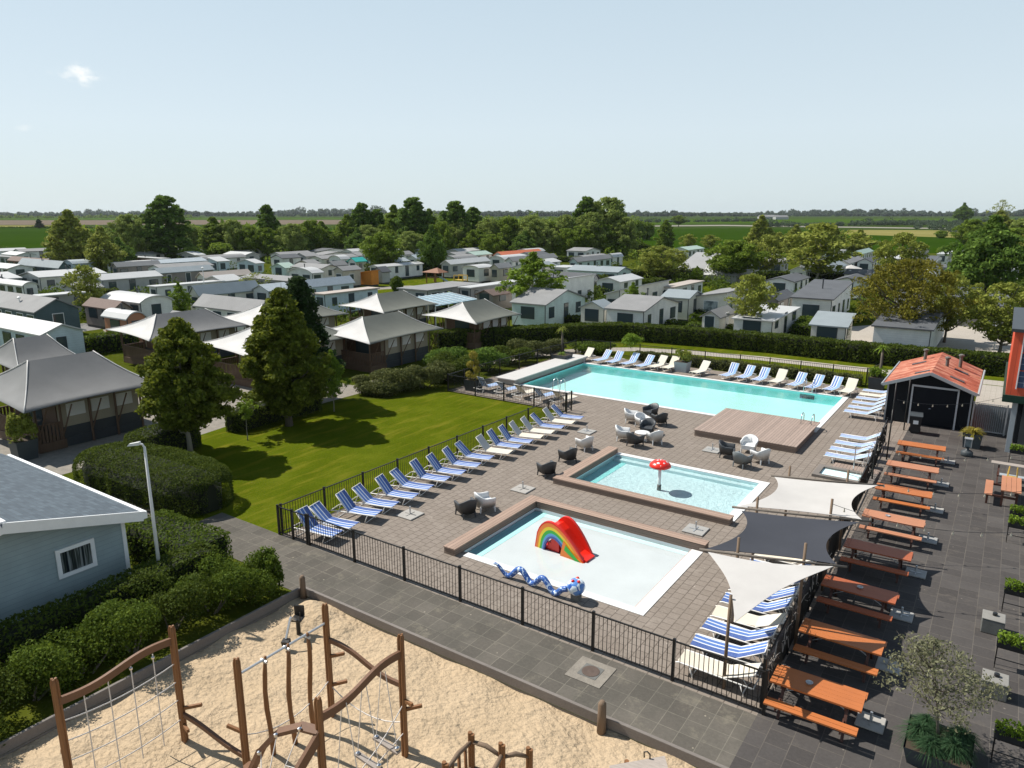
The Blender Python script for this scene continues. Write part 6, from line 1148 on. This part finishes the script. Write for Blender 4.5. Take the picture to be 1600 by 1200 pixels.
# the dense rows behind: filled wherever a pitch is still free
FR = random.Random(31); STY = [('white', 'white_wall', 'pale grey', 'roof_white'), ('white', 'white_wall', 'mid grey', 'roof_grey'), ('white', 'white_wall', 'slate', 'roof_dark'), ('light grey', 'grey_wall', 'white', 'roof_white'), ('cream', 'cream_wall', 'grey', 'roof_grey'), ('pale blue', 'pale_blue_wall', 'light', 'roof_blue'), ('white', 'white_wall', 'off white', 'roof_white')]
def blocked(x, y): return (545 < x < 845 and 428 < y < 462) or (y > 440 and 330 < x < 860) or (y > 462) or (1350 < x < 1600 and y > 440) or (1000 < x < 1180 and 395 < y < 452) or (920 < x < 1420 and y > 444) or (x > 985 and y < 400 and x < 1300)
for yi, (y_, rown) in enumerate([(393.5, 'back row'), (399, 'second back row'), (405, 'third back row'), (412, 'fourth back row'), (420, 'fifth back row'), (430, 'sixth back row'), (441, 'seventh back row'), (453, 'eighth back row')]):
    d_ = G(800, y_, 2.4).length; step = F*8.2/d_; x = -20+FR.uniform(0, step); n_ = 0
    while x < 1620:
        u_, v_ = UV(x, y_, 2.4); Lu, Lv = FR.choice([(3.6, 8.5), (3.8, 9.5), (7.5, 3.6), (3.4, 7)]); b_ = (u_-Lu, u_, v_, v_+Lv)
        if not blocked(x, y_) and not any(b_[0]-.7 < f[1] and b_[1]+.7 > f[0] and b_[2]-.7 < f[3] and b_[3]+.7 > f[2] for f in FOOT):
            st = FR.choice(STY); c_ = G(x, y_, 2.4); xl = PX(c_-EU*Lu)[0]; xr = PX(c_+EV*Lv)[0]; n_ += 1
            home(x, y_, xl, xr, f'{st[0]} home with {st[2]} roof, {ORD[min(19, n_-1)]} from the left in the {rown}', ridge=FR.choice(['v', 'u', 'curve_v', 'v', 'flat']) if Lv > Lu else 'u', wall=st[1], roof=st[3], small=True, he=2.4, hr=2.9)
        x += step*FR.uniform(.9, 1.25)
# glass lean-to, play things, barn, parasol, wooden bin store
p = G(680, 478, 2.2); r = empty('glass_leanto', Vector((p.x, p.y, 0)), RZ, 'pale blue glazed lean-to roof in the middle of the camp', 'lean-to'); m = MB(); m.add([(0, 0, 2.2), (0, 7, 2.2), (-4, 7, 2.7), (-4, 0, 2.7), (0, 0, 2.12), (0, 7, 2.12), (-4, 7, 2.62), (-4, 0, 2.62)], [(0, 1, 2, 3), (7, 6, 5, 4), (0, 4, 5, 1), (1, 5, 6, 2), (2, 6, 7, 3), (3, 7, 4, 0)]); m.build('glazed_roof', plain('glaze_blue', (.30, .42, .48), .15, var=.3, scale=1), r)
for i in range(8): MB().bar((0.02, i, 2.24), (-4, i, 2.76), .06).build('glazing_bar', 'trim_white', r)
for x in (0, -4):
    for y in (0, 3.5, 7): MB().box(x-.05, x+.05, y-.05, y+.05, 0, 2.15).build('post', 'trim_white', r)
p = G(1005, 0) if 0 else G(1112, 441); r = empty('barn', p, RZ, 'large grey roofed pyramid shaped barn behind the middle hedge', 'barn'); k_ = HT(1112, 441, 397); u_, v_ = 9, 16
m = MB(); m.add([(4, 0, 0), (-7, 0, 0), (-7, 9, 0), (4, 9, 0), (4.0, 0, 1.2), (-7, 0, 1.2), (-7, 9, 1.2), (4, 9, 1.2)], [(0, 1, 5, 4), (1, 2, 6, 5), (2, 3, 7, 6), (3, 0, 4, 7)]); m.build('wall', 'grey_wall', r)
m = MB(); m.add([(4.3, -.3, 1.2), (-7.3, -.3, 1.2), (-7.3, 9.3, 1.2), (4.3, 9.3, 1.2), (2.2, 4.5, k_), (-4.6, 4.5, k_)], [(0, 4, 5, 1), (1, 5, 2), (2, 5, 4, 3), (3, 4, 0), (0, 1, 2, 3)]); m.build('roof', plain('barn_roof', (.33, .33, .33), .8, var=.12, scale=.5), r); m = MB(); m.add([(-1.6, -.32, 1.22), (0, -.32, 1.22), (0, 4.4, k_+.03), (-1.6, 4.4, k_+.03), (-1.6, -.32, 1.18), (0, -.32, 1.18)], [(0, 1, 2, 3), (4, 5, 1, 0)]); m.build('roof_strip', 'roof_white', r)
r = empty('parasol', G(1328, 436), 0, 'large white and yellow garden parasols over the far hedge on the right', 'parasol'); h = HT(1328, 436, 414); MB().tube([(0, 0, 0), (0, 0, h)], .05, 6).build('pole', 'trim_white', r); MB().lathe([(2.0, h-.7), (1.9, h-.6), (.1, h), (0, h+.03)], 8).build('canopy', 'sail_white', r); 
r = empty('parasol', G(1322, 428), 0, 'yellow garden parasol just behind the white one', 'parasol'); h = HT(1322, 428, 408); MB().tube([(0, 0, 0), (0, 0, h)], .05, 6).build('pole', 'trim_white', r); MB().lathe([(1.7, h-.6), (1.6, h-.5), (.1, h), (0, h+.03)], 8).build('canopy', plain('parasol_yellow', (.8, .5, .12), .7), r)
r = empty('play_tower', G(680, 442), RZ, 'wooden play tower with a pointed brown roof on the play lawn', 'play tower'); h = HT(680, 442, 418); m = MB()
for a in (-1, 1):
    for b in (-1, 1): m.bar((a, b, 0), (a, b, h*.72), .14)
m.build('post', 'play_wood', r); MB().box(-1.1, 1.1, -1.1, 1.1, h*.35, h*.4).build('floor', 'play_wood', r); m = MB(); m.add([(-1.9, -1.3, h*.7), (1.9, -1.3, h*.7), (1.9, 1.3, h*.7), (-1.9, 1.3, h*.7), (.5, 0, h)], [(3, 2, 1, 0), (0, 1, 4), (1, 2, 4), (2, 3, 4), (3, 0, 4)]); m.build('roof', 'brown_wall', r); m = MB(); m.ext([(1.1, -.3, h*.38), (3.2, -.3, .1), (3.3, -.3, .1), (1.1, -.3, h*.44)], (0, .6, 0)); m.build('slide', 'roof_green', r)
r = empty('climbing_tower', G(720, 446), RZ, 'yellow wooden play frame right of the play tower', 'play frame'); h = HT(720, 446, 430); m = MB()
for a in (-.9, .9):
    for b in (-.6, .6): m.bar((a, b, 0), (a, b, h), .14)
m.bar((-.9, -.6, h), (.9, -.6, h), .12); m.bar((-.9, .6, h), (.9, .6, h), .12); m.build('frame', 'yellow_wood', r); MB().box(-.9, .9, -.6, .6, h*.5, h*.56).build('platform', 'yellow_wood', r)
r = empty('touring_van', G(1588, 448), RZ, 'white camper van with a dark windscreen at the right edge', 'camper van'); m = MB(); m.ext([(0, 0, .4), (0, -.3, 1.0), (0, .35, 1.9), (0, .3, 2.7), (0, 5.5, 2.8), (0, 5.5, .4)], (-2.2, 0, 0)); m.build('body', 'roof_white', r); m = MB(); m.add([(-.2, -.29, 1.05), (-2, -.29, 1.05), (-1.9, .32, 1.85), (-.3, .32, 1.85)], [(0, 1, 2, 3)]); m.v = [(x, y-.03, z) for x, y, z in m.v]; m.build('windscreen', 'glass', r)
for x in (0, -2.2):
    for y in (1., 4.4): MB().tube([(x-.1, y, .38), (x+.1, y, .38)], .38, 12).build('wheel', 'black_plastic', r)
# play lawn, hedges between the homes, roads
def gp(*pts): return [G(*p) for p in pts]
def patch(name, pts, z, mat, lab=None): m = MB(); P = gp(*pts); m.poly([(p.x, p.y, 0) for p in P]); o = m.build(name, mat, loc=(0, 0, z)); tag(o, kind='structure')
patch('play_lawn', [(560, 449), (640, 438), (700, 434), (800, 432), (830, 440), (720, 456), (600, 462), (545, 458)], -.008, 'lawn_grass'); patch('play_path', [(560, 450), (640, 446), (655, 447), (650, 449), (600, 452), (555, 455)], -.004, 'gravel')
patch('camp_road', [(1050, 460), (1130, 462), (1250, 470), (1250, 475), (1130, 467), (1050, 465)], -.010, 'asphalt'); patch('home_yard', [(1290, 530), (1420, 545), (1600, 552), (1600, 500), (1500, 498), (1330, 510)], -.010, 'pale_paving'); patch('camp_road', [(0, 520), (130, 505), (330, 480), (340, 484), (150, 515), (0, 535)], -.010, 'asphalt'); patch('camp_road', [(160, 515), (215, 508), (225, 512), (170, 524)], -.006, 'gravel')
patch('grass_bay', [(930, 465), (1010, 455), (1100, 447), (1400, 462), (1400, 470), (1050, 460), (940, 475)], -.009, 'lawn_grass')
def hg(pts, w_, h_, lab, mat='leaf_hedge', n=26, lf=.2): hedge('hedge', gp(*pts), w_, h_, mat, lab, n, lf, .12, rnd=.35, seed=abs(int(pts[0][0])))
hg([(925, 455), (960, 446), (1000, 440), (1060, 438), (1118, 440)], 2.2, 2.0, 'dark clipped hedge before the grey barn'); hg([(928, 468), (990, 458), (1030, 452)], 2.0, 1.7, 'hedge beside the many windowed tall white home'); hg([(1180, 447), (1250, 446), (1340, 448), (1400, 452)], 2., 2.2, 'dark hedge behind the slate roofed houses')
hg([(575, 436), (640, 432), (700, 428), (725, 427)], 2.2, 2.6, 'dark hedge behind the play lawn'); hg([(1030, 515), (1090, 522), (1170, 528)], 1.5, 1.0, 'low hedge row between the long hedge and the white homes', 'leaf_hedge_light', 60, .13); hg([(55, 456), (85, 452)], 2, 1.9, 'square hedge in front of the cream home'); hg([(-10, 463), (38, 460)], 1.5, 1.4, 'hedge before the white caravan at the left edge')
hg([(128, 555), (170, 548), (215, 545)], 1.5, 1.5, 'hedge between the left tents', 'leaf_hedge_light', 60, .13); hg([(1062, 497), (1105, 500)], 1.6, 1.2, 'small hedge before the cream cabin', 'leaf_hedge_light', 50, .13); hg([(790, 497), (850, 503), (920, 512)], 1.2, 1.0, 'low dark hedge at the foot of the mint and white home', 'leaf_hedge', 60, .13)
hg([(1250, 527), (1262, 512), (1272, 503)], 1.6, 1.1, 'hedge running away between two white homes', 'leaf_hedge_light', 60, .13); hg([(1230, 455), (1300, 458), (1360, 462)], 1.5, 1.1, 'low hedge on the grass behind the right hand homes'); hg([(100, 476), (150, 470), (185, 468)], 1.6, 1.5, 'hedge in front of the low grey white roofed home'); hg([(335, 453), (370, 449)], 1.5, 1.3, 'short hedge between the left homes')
hg([(180, 463), (235, 458)], 1.5, 1.5, 'hedge in front of the pale roofed left home', 'leaf_hedge_light'); hg([(500, 474), (560, 468)], 1.5, 1.4, 'hedge behind the pale blue long home'); hg([(800, 437), (870, 430), (925, 440)], 1.5, 1.3, 'hedge around the tall white home'); hg([(1395, 532), (1410, 528)], 2., 2.2, 'cone of clipped hedge beside the long white home', 'leaf_hedge_light', 60, .13)
hg([(865, 409), (905, 410), (955, 412)], 2, 1.3, 'hedge before the caravans near the willows', 'leaf_hedge_light'); hg([(690, 398), (770, 396)], 2, 1.5, 'hedge at the back of the middle homes')
# ------------------------------------------------------------------ trees
TP = {}
TP['near_a'] = make_tree('lawn_tree', 11, 7.4, 4.0, 'egg', .10, 260, 48000, .10, 'leaf_near', 'bark', .10, .02, 22, .95, hollow=.2, wob=.24)
TP['near_b'] = make_tree('lawn_tree', 12, 6.6, 4.3, 'egg', .21, 240, 44000, .10, 'leaf_near', 'bark_pale', .105, .018, 26, .95, hollow=.2, wob=.26)
TP['conifer'] = make_tree('dark_conifer', 13, 9.5, 5., 'cone', .06, 110, 26000, .13, 'leaf_conifer', 'bark', .15, .02, 8, .95, hollow=.35)
TP['round_mid'] = make_tree('round_tree', 14, 8, 8., 'round', .24, 150, 14000, .19, 'leaf_mid', 'bark', .11, .02, 20, .9, hollow=.2, wob=.4)
TP['round_dark'] = make_tree('round_tree', 15, 8, 8., 'oval', .18, 170, 15000, .19, 'leaf_dark', 'bark', .11, .02, 20, .92, hollow=.2, wob=.38)
TP['poplar'] = make_tree('poplar_tree', 16, 15, 8.4, 'poplar', .08, 200, 17000, .29, 'leaf_dark', 'bark', .10, .014, 8, .95, hollow=.35, wob=.3)
TP['poplar_b'] = make_tree('poplar_tree', 17, 15, 9., 'egg', .05, 200, 16000, .29, 'leaf_mid', 'bark', .10, .014, 8, .95, hollow=.35, wob=.4)
TP['willow'] = make_tree('willow_tree', 18, 12, 11, 'round', .06, 210, 17000, .26, 'leaf_willow', 'bark', .095, .016, 10, .92, hollow=.3, wob=.45)
TP['olive'] = make_tree('pale_tree', 19, 10, 8, 'oval', .12, 90, 10000, .26, 'leaf_olive', 'bark', .13, .016, 12, .85, hollow=.25, wob=.5)
TP['sparse'] = make_tree('sparse_tree', 20, 8, 6.5, 'round', .25, 60, 3600, .2, 'leaf_olive', 'bark_pale', .13, .012, 22, .8, hollow=.1, wob=.5)
TP['bright'] = make_tree('young_tree', 21, 7, 4.6, 'oval', .24, 150, 8500, .12, 'leaf_bright', 'bark_pale', .095, .012, 30, .9, hollow=.1, wob=.45)
TP['autumn'] = make_tree('plane_tree', 22, 7.2, 9, 'round', .22, 230, 13500, .115, 'leaf_autumn', 'bark', .07, .02, 60, .88, hollow=.0, wob=.45)
TP['autumn_b'] = make_tree('plane_tree', 23, 6.5, 6., 'round', .22, 100, 8500, .13, 'leaf_olive', 'bark', .10, .02, 30, .88, hollow=.2, wob=.4)
TP['sapling'] = make_tree('sapling', 24, 2.6, 1.2, 'round', .5, 16, 500, .09, 'leaf_bright', 'bark_pale', .2, .012, 6, .9, hollow=.1, wob=.4)
TP['bush'] = make_tree('round_bush', 25, 4, 5, 'round', .02, 50, 5000, .24, 'leaf_hedge_light', 'bark', .2, .015, 4, .95, hollow=.4)
TP['bush_d'] = make_tree('round_bush', 26, 4, 5, 'round', .02, 50, 5000, .24, 'leaf_mid', 'bark', .2, .015, 4, .95, hollow=.4, wob=.4)
TP['bare'] = make_tree('bare_tree', 27, 9, 7, 'round', .25, 60, 1100, .2, 'leaf_olive', 'bark_pale', .12, .012, 60, .7, hollow=.0, wob=.4)
TP['umbrella'] = make_tree('umbrella_tree', 28, 2.6, 2.4, 'flat', .68, 24, 1600, .09, 'leaf_bright', 'bark', .16, .014, 10, .95, hollow=.2)
REF = {}
for k_, t in TP.items():
    vs = t.children[0].data; n = len(vs.vertices); a = np.empty(n*3, np.float32); vs.vertices.foreach_get('co', a); a = a.reshape(-1, 3); REF[k_] = (float(a[:, 2].max()), float(np.percentile(np.hypot(a[:, 0], a[:, 1]), 97)*2))
rt = random.Random(9)
def tree(kind, x, yb, ytop, wpx, lab, group=None):
    h = HT(x, yb, ytop); p = G(x, yb); d = hypot(p.x, p.y); Yc = p.y*cp+CAMH*sp; W = wpx/F*Yc; rh, rw = REF[kind]; t = TP[kind]
    return place(t, p, rt.uniform(0, 6.28), lab, group, (W/rw, W/rw, h/rh), 'bush' if kind in ('bush', 'bush_d') else 'tree')
TG = 'trees of the belt behind the camp'
TL = [('near_a', 452, 665, 448, 124, 'tall dense pyramidal tree standing on the lawn near the tents'), ('near_b', 298, 710, 494, 132, 'broad leafy tree at the left end of the lawn'), ('conifer', 478, 628, 430, 100, 'dark conifer rising behind the tall lawn tree'),
 ('bright', 522, 643, 545, 50, 'slim young tree between the tall lawn tree and the border shrubs'), ('sapling', 387, 688, 622, 34, 'staked sapling in a mulch ring on the lawn'), ('bright', 832, 500, 392, 104, 'bright green tree before the white homes left of centre'), ('bright', 987, 508, 440, 44, 'slender young tree behind the long hedge'),
 ('sparse', 1170, 527, 425, 78, 'airy green tree at the long hedge right of centre'), ('autumn', 1408, 547, 402, 172, 'wide brown green plane tree behind the long hedge'), ('autumn_b', 1475, 535, 425, 85, 'smaller plane tree right beside the wide one'), ('autumn_b', 1400, 470, 362, 78, 'tall thin crowned tree above the plane tree'),
 ('round_dark', 1537, 470, 334, 118, 'large dense dark tree near the right edge'), ('autumn_b', 1560, 557, 440, 118, 'loose crowned tree behind the red building at the right edge'), ('round_mid', 1146, 442, 374, 92, 'round green tree before the grey barn'), ('autumn_b', 1030, 443, 383, 84, 'brownish round tree on the hedge left of the barn'),
 ('sparse', 1275, 450, 346, 122, 'big airy olive coloured tree right of the barn'), ('round_mid', 598, 432, 362, 68, 'round tree at the back of the play lawn'), ('round_dark', 676, 430, 350, 46, 'narrow dark tree at the back of the play lawn'), ('bright', 284, 500, 440, 38, 'bright young tree between the left homes'), ('sparse', 140, 500, 412, 60, 'sparse yellow green tree among the left homes'),
 ('bare', 400, 480, 425, 56, 'nearly leafless tree beside the white home left of centre'), ('bright', 702, 488, 455, 52, 'light green crown behind the middle tents'), ('umbrella', 985, 566, 520, 36, 'flat topped little tree on the far grass strip'), ('sparse', 1195, 440, 365, 60, 'pale trunked thin tree right of the round green one'), ('bright', 1088, 445, 415, 24, 'small conical tree against the barn roof'),
 ('bush_d', 302, 415, 385, 38, 'rounded bright bush beside the pale cabin'), ('bush', 238, 412, 372, 34, 'yellow green bush below the dark poplar'), ('bush_d', 520, 440, 425, 24, 'bush beside the beige cabin'), ('bush', 620, 455, 430, 20, 'bush on the play lawn'), ('bush', 345, 490, 475, 30, 'garden bush between the left homes'),
 ('bush_d', 260, 495, 480, 36, 'garden bush beside the curved roof home'), ('bush', 200, 515, 495, 44, 'flowering bush behind the left tents'), ('bush_d', 395, 510, 480, 60, 'bush left of the tall lawn tree'), ('conifer', 62, 357, 342, 14, 'lone conical bush on the green field at left')]
for t in TL: tree(*t)
belt = [('olive', 118, 425, 326, 78), ('olive', 165, 430, 352, 60), ('willow', 207, 415, 333, 62), ('poplar', 266, 413, 303, 74), ('round_dark', 240, 400, 340, 40), ('poplar_b', 338, 408, 338, 54), ('willow', 368, 408, 342, 54), ('round_mid', 395, 408, 352, 46), ('poplar', 422, 400, 318, 40), ('round_mid', 420, 408, 355, 40), ('willow', 460, 408, 348, 50), ('round_mid', 488, 405, 343, 52), ('bush', 519, 405, 364, 34), ('poplar_b', 545, 403, 334, 46), ('poplar', 568, 400, 315, 44), ('poplar', 592, 400, 325, 40), ('poplar_b', 618, 402, 319, 46), ('poplar', 648, 405, 306, 62), ('willow', 640, 408, 360, 50), ('round_mid', 690, 408, 345, 44), ('poplar', 712, 403, 312, 58), ('poplar', 740, 400, 322, 42), ('bush', 728, 405, 370, 28), ('willow', 765, 402, 340, 52), ('round_mid', 792, 402, 338, 52), ('round_mid', 770, 408, 365, 40), ('willow', 830, 403, 335, 62), ('round_mid', 858, 402, 345, 40), ('willow', 884, 402, 334, 44), ('poplar', 915, 400, 305, 50), ('willow', 950, 400, 306, 84), ('round_mid', 935, 402, 345, 50), ('willow', 975, 402, 338, 44), ('round_mid', 905, 403, 352, 46), ('round_dark', 820, 405, 360, 46), ('round_dark', 560, 405, 355, 44), ('round_dark', 475, 406, 362, 40), ('bush_d', 660, 407, 378, 40), ('bush_d', 700, 407, 380, 40), ('bush_d', 345, 412, 378, 50), ('bush_d', 445, 408, 376, 50), ('bush_d', 880, 403, 376, 50), ('bush_d', 960, 402, 372, 46), ('round_dark', 190, 425, 370, 46), ('round_dark', 150, 425, 385, 40),
 ('poplar_b', 1039, 393, 343, 30), ('sparse', 1075, 395, 365, 30), ('sparse', 1108, 395, 366, 34), ('olive', 1186, 402, 335, 50), ('olive', 1240, 405, 350, 46), ('willow', 300, 405, 350, 50), ('round_mid', 100, 420, 375, 40), ('poplar_b', 505, 402, 345, 40), ('willow', 575, 404, 350, 50), ('round_mid', 610, 404, 358, 46), ('poplar_b', 672, 402, 325, 40), ('willow', 720, 404, 345, 50), ('round_mid', 745, 405, 358, 46), ('poplar_b', 805, 402, 342, 44), ('willow', 850, 404, 352, 50), ('round_mid', 885, 404, 356, 46), ('willow', 925, 402, 330, 60), ('bush', 1000, 398, 378, 34), ('olive', 1340, 400, 358, 46), ('olive', 1215, 400, 362, 44), ('round_mid', 1580, 410, 355, 60), ('olive', 1300, 405, 352, 50), ('round_dark', 1503, 350, 316, 27), ('bare', 1560, 362, 311, 36), ('olive', 1556, 385, 328, 60), ('willow', 1590, 400, 340, 50), ('bush_d', 1470, 372, 360, 18), ('round_mid', 1515, 395, 342, 50), ('olive', 1590, 440, 365, 50), ('bush_d', 995, 375, 343, 26), ('bush_d', 1010, 374, 346, 26), ('round_mid', 1060, 354, 336, 24), ('bush', 640, 372, 350, 22)]
KN = dict(olive='pale olive crowned tree', willow='loose grey green willow', poplar='tall dark green poplar', poplar_b='mid green poplar', round_dark='dark rounded tree', round_mid='mid green rounded tree', bush='yellow green bush', bush_d='deep green bush', sparse='thin airy tree', bare='nearly bare tree')
cnt = {}
from collections import Counter
tot_ = Counter(b[0] for b in belt)
for k_, x, yb, yt, w_ in sorted(belt, key=lambda b: b[1]):
    cnt[k_] = cnt.get(k_, 0)+1; n_ = cnt[k_]
    tree(k_, x, yb, yt, w_, KN[k_]+', '+ORD[n_-1]+' of its kind from the left in the far tree belt', TG)
# ------------------------------------------------------------------ fields and far land
patch('green_field', [(-500, 353.5), (110, 353.5), (620, 356), (620, 392), (150, 398), (95, 402), (-500, 412)], -.012, 'field_green'); patch('green_field', [(975, 358), (1160, 356.5), (1420, 363), (1520, 372), (1520, 395), (1200, 397), (975, 394)], -.012, 'field_green'); patch('ploughed_field', [(-400, 344.5), (640, 343.5), (640, 350.5), (-400, 352)], -.010, 'field_brown'); patch('green_field', [(1000, 342.6), (1600, 341.3), (1900, 342), (1900, 347), (1600, 346), (1000, 350)], -.010, 'field_green_bright')
patch('green_field', [(-400, 340.3), (520, 340.3), (640, 342.8), (-400, 343.8)], -.010, 'field_green_bright'); patch('dry_meadow', [(1325, 359), (1500, 360), (1640, 364), (1640, 372), (1480, 371), (1320, 366)], -.006, 'field_dry'); patch('farm_track', [(1010, 352.5), (1130, 351.3), (1600, 358), (1600, 359.5), (1130, 353), (1010, 354)], -.004, 'gravel'); patch('dry_meadow', [(-100, 352.2), (110, 352.2), (110, 354.6), (-100, 354.6)], -.006, 'field_dry')
def tl(name, segs, mat, lab, dens, leaf, seed, kind='stuff'):
    rng = np.random.default_rng(seed); P = []
    for (x0, y0, x1, y1, hmin, hmax, depth) in segs:
        A, B = G(x0, y0), G(x1, y1); d = B-A; L = d.length; n_cl = max(3, int(L/ (hmax*.42))); dn = Vector((-d.y, d.x, 0)).normalized()
        for i in range(n_cl):
            c_ = A+d*((i+rng.random())/n_cl)+dn*rng.uniform(-depth, depth); s_ = (i/n_cl)*L; h = (hmin+(hmax-hmin)*(.5+.5*sin(s_/hmax/9+seed)*sin(s_/hmax/23+1)))*rng.uniform(.7, 1.15)*(1+.5*(rng.random() < .05)); q = int(dens*h/hmax); R = h*rng.uniform(.45, .75); v = rng.normal(size=(q, 3)); v /= np.linalg.norm(v, axis=1)[:, None]; v *= rng.uniform(.6, 1, (q, 1))
            pp_ = v*np.array([R, R, h/2])+np.array([c_.x, c_.y, h*.52]); P.append(pp_)
    P = np.concatenate(P); P[:, 2] = np.maximum(P[:, 2], .1); o = link(name, leaf_mesh(name, P, leaf, mat, rng)); tag(o, lab, 'trees', kind=kind); return o
tl('treeline', [(-300, 338.0, 1900, 338.0, 3, 11, 60), (-300, 336.3, 1900, 336.3, 7, 21, 90), (700, 337.2, 1900, 337.0, 4, 14, 50)], 'leaf_haze_grey', 'far belt of haze tinted woods along the horizon', 150, 3.0, 1)
tl('woodland', [(-300, 341.5, 300, 340.5, 3, 7, 15), (560, 345, 1000, 346, 5, 10, 30), (600, 352, 990, 354, 5, 11, 25), (560, 365, 880, 366, 5, 10, 20), (590, 380, 900, 380, 4, 9, 12), (300, 388, 600, 388, 3, 8, 10), (100, 392, 320, 392, 3, 7, 8), (560, 393, 1000, 393, 4, 8, 6)], 'leaf_mid', 'broken woodland between the fields and the camp', 70, 1.1, 2)
tl('field_hedge', [(1180, 355, 1600, 349, 3.0, 5.0, 5), (1330, 351.5, 1640, 353, 3, 5, 8), (1000, 348, 1200, 346, 3, 5, 6), (1420, 358, 1640, 364, 3, 7, 8), (1480, 364, 1660, 375, 3, 7, 8)], 'leaf_haze_grey', 'rows of grey green orchard trees across the right hand fields', 110, .6, 3)
tl('ground_scrub', [(130, 403, 420, 410, 1.5, 3.5, 4), (420, 410, 1000, 404, 1.5, 4, 5), (1000, 402, 1330, 410, 1.0, 2.4, 4), (1480, 398, 1640, 410, 1.2, 3, 4), (960, 395, 1200, 398, .8, 2, 3), (0, 356, 200, 356, .8, 1.6, 2)], 'leaf_mid', 'strip of scrub along the back edge of the camp', 110, .36, 4)
# garden greenery between the homes, too small to single out
rng = np.random.default_rng(77); P = []
for i in range(1100):
    x, y = rng.uniform(0, 1600), rng.uniform(392, 505)
    c_ = G(x, y); u_, v_ = UV(x, y)
    if 545 < x < 850 and 427 < y: continue
    if any(f[0]-.3 < u_ < f[1]+.3 and f[2]-.3 < v_ < f[3]+.3 for f in FOOT): continue
    h = rng.uniform(.7, 2.2); q = 80; v = rng.normal(size=(q, 3)); v /= np.linalg.norm(v, axis=1)[:, None]; P.append(v*np.array([h*.9, h*.9, h*.5])*rng.uniform(.7, 1, (q, 1))+np.array([c_.x, c_.y, h*.5]))
P = np.concatenate(P); tag(link('undergrowth', leaf_mesh('undergrowth', P, .2, 'leaf_hedge_light', rng)), 'low garden greenery between the holiday homes', 'shrubbery', kind='stuff')
# the farm sheds on the horizon at the right
for i, (x, y, w_, lab) in enumerate([(1205, 342, 30, 'long low farm shed on the horizon right of centre'), (1222, 343, 20, 'second low farm shed beside the long one on the horizon')]):
    p = G(x, y); r = empty('farm_shed', p, .2, lab, 'farm shed'); s = w_/F*p.length; MB().box(-s/2, s/2, 0, s*.4, 0, 3.5).build('wall', 'grey_wall', r); m = MB(); m.ext([(-s/2, -.5, 3.5), (-s/2, s*.2, 6.5), (-s/2, s*.4+.5, 3.5)], (s, 0, 0)); m.build('roof', 'roof_grey', r)
# thin masts and lamps among the homes
for i, (x, yb, yt, lab) in enumerate([(38, 520, 467, 'thin white lamp post over the roofs at the left edge'), (322, 475, 420, 'thin white mast beside the blue green roof'), (1325, 452, 424, 'curved thin lamp post at the hedge on the right'), (978, 470, 445, 'x'), (1553, 545, 500, 'lamp post with a glass globe at the right edge')]):
    if lab == 'x': continue
    h = HT(x, yb, yt); r = empty('lamp_post', G(x, yb), 0, lab, 'lamp post'); MB().tube([(0, 0, 0), (0, 0, h)], [.06, .04], 7).build('pole', 'trim_white', r); MB().lathe([(0, h), (.16, h+.05), (.18, h+.16), (0, h+.26)], 10).build('lamp_head', 'chair_white', r)
# unused prototypes leave no trace
for lst in (list(PROT.values()), list(ALT.values()), list(AC.values()), list(PT.values()), list(TP.values())):
    for t in lst:
        if t.name not in USED:
            for c_ in list(t.children): bpy.data.objects.remove(c_)
            bpy.data.objects.remove(t)
# ------------------------------------------------------------------ thin summer haze
hz_ = MB(); hz_.box(-2600, 2600, -60, 3600, -1.2, 45)
mm = bpy.data.materials.new('haze'); mm.use_nodes = True; t_ = mm.node_tree; t_.nodes.clear(); o_ = t_.nodes.new('ShaderNodeOutputMaterial'); v_ = t_.nodes.new('ShaderNodeVolumePrincipled')
v_.inputs['Color'].default_value = (.86, .93, 1., 1); v_.inputs['Density'].default_value = .00005; v_.inputs['Anisotropy'].default_value = .2; t_.links.new(v_.outputs[0], o_.inputs['Volume']); M['haze'] = mm
tag(hz_.build('haze', 'haze'), 'thin pale haze over the fields', kind='stuff')
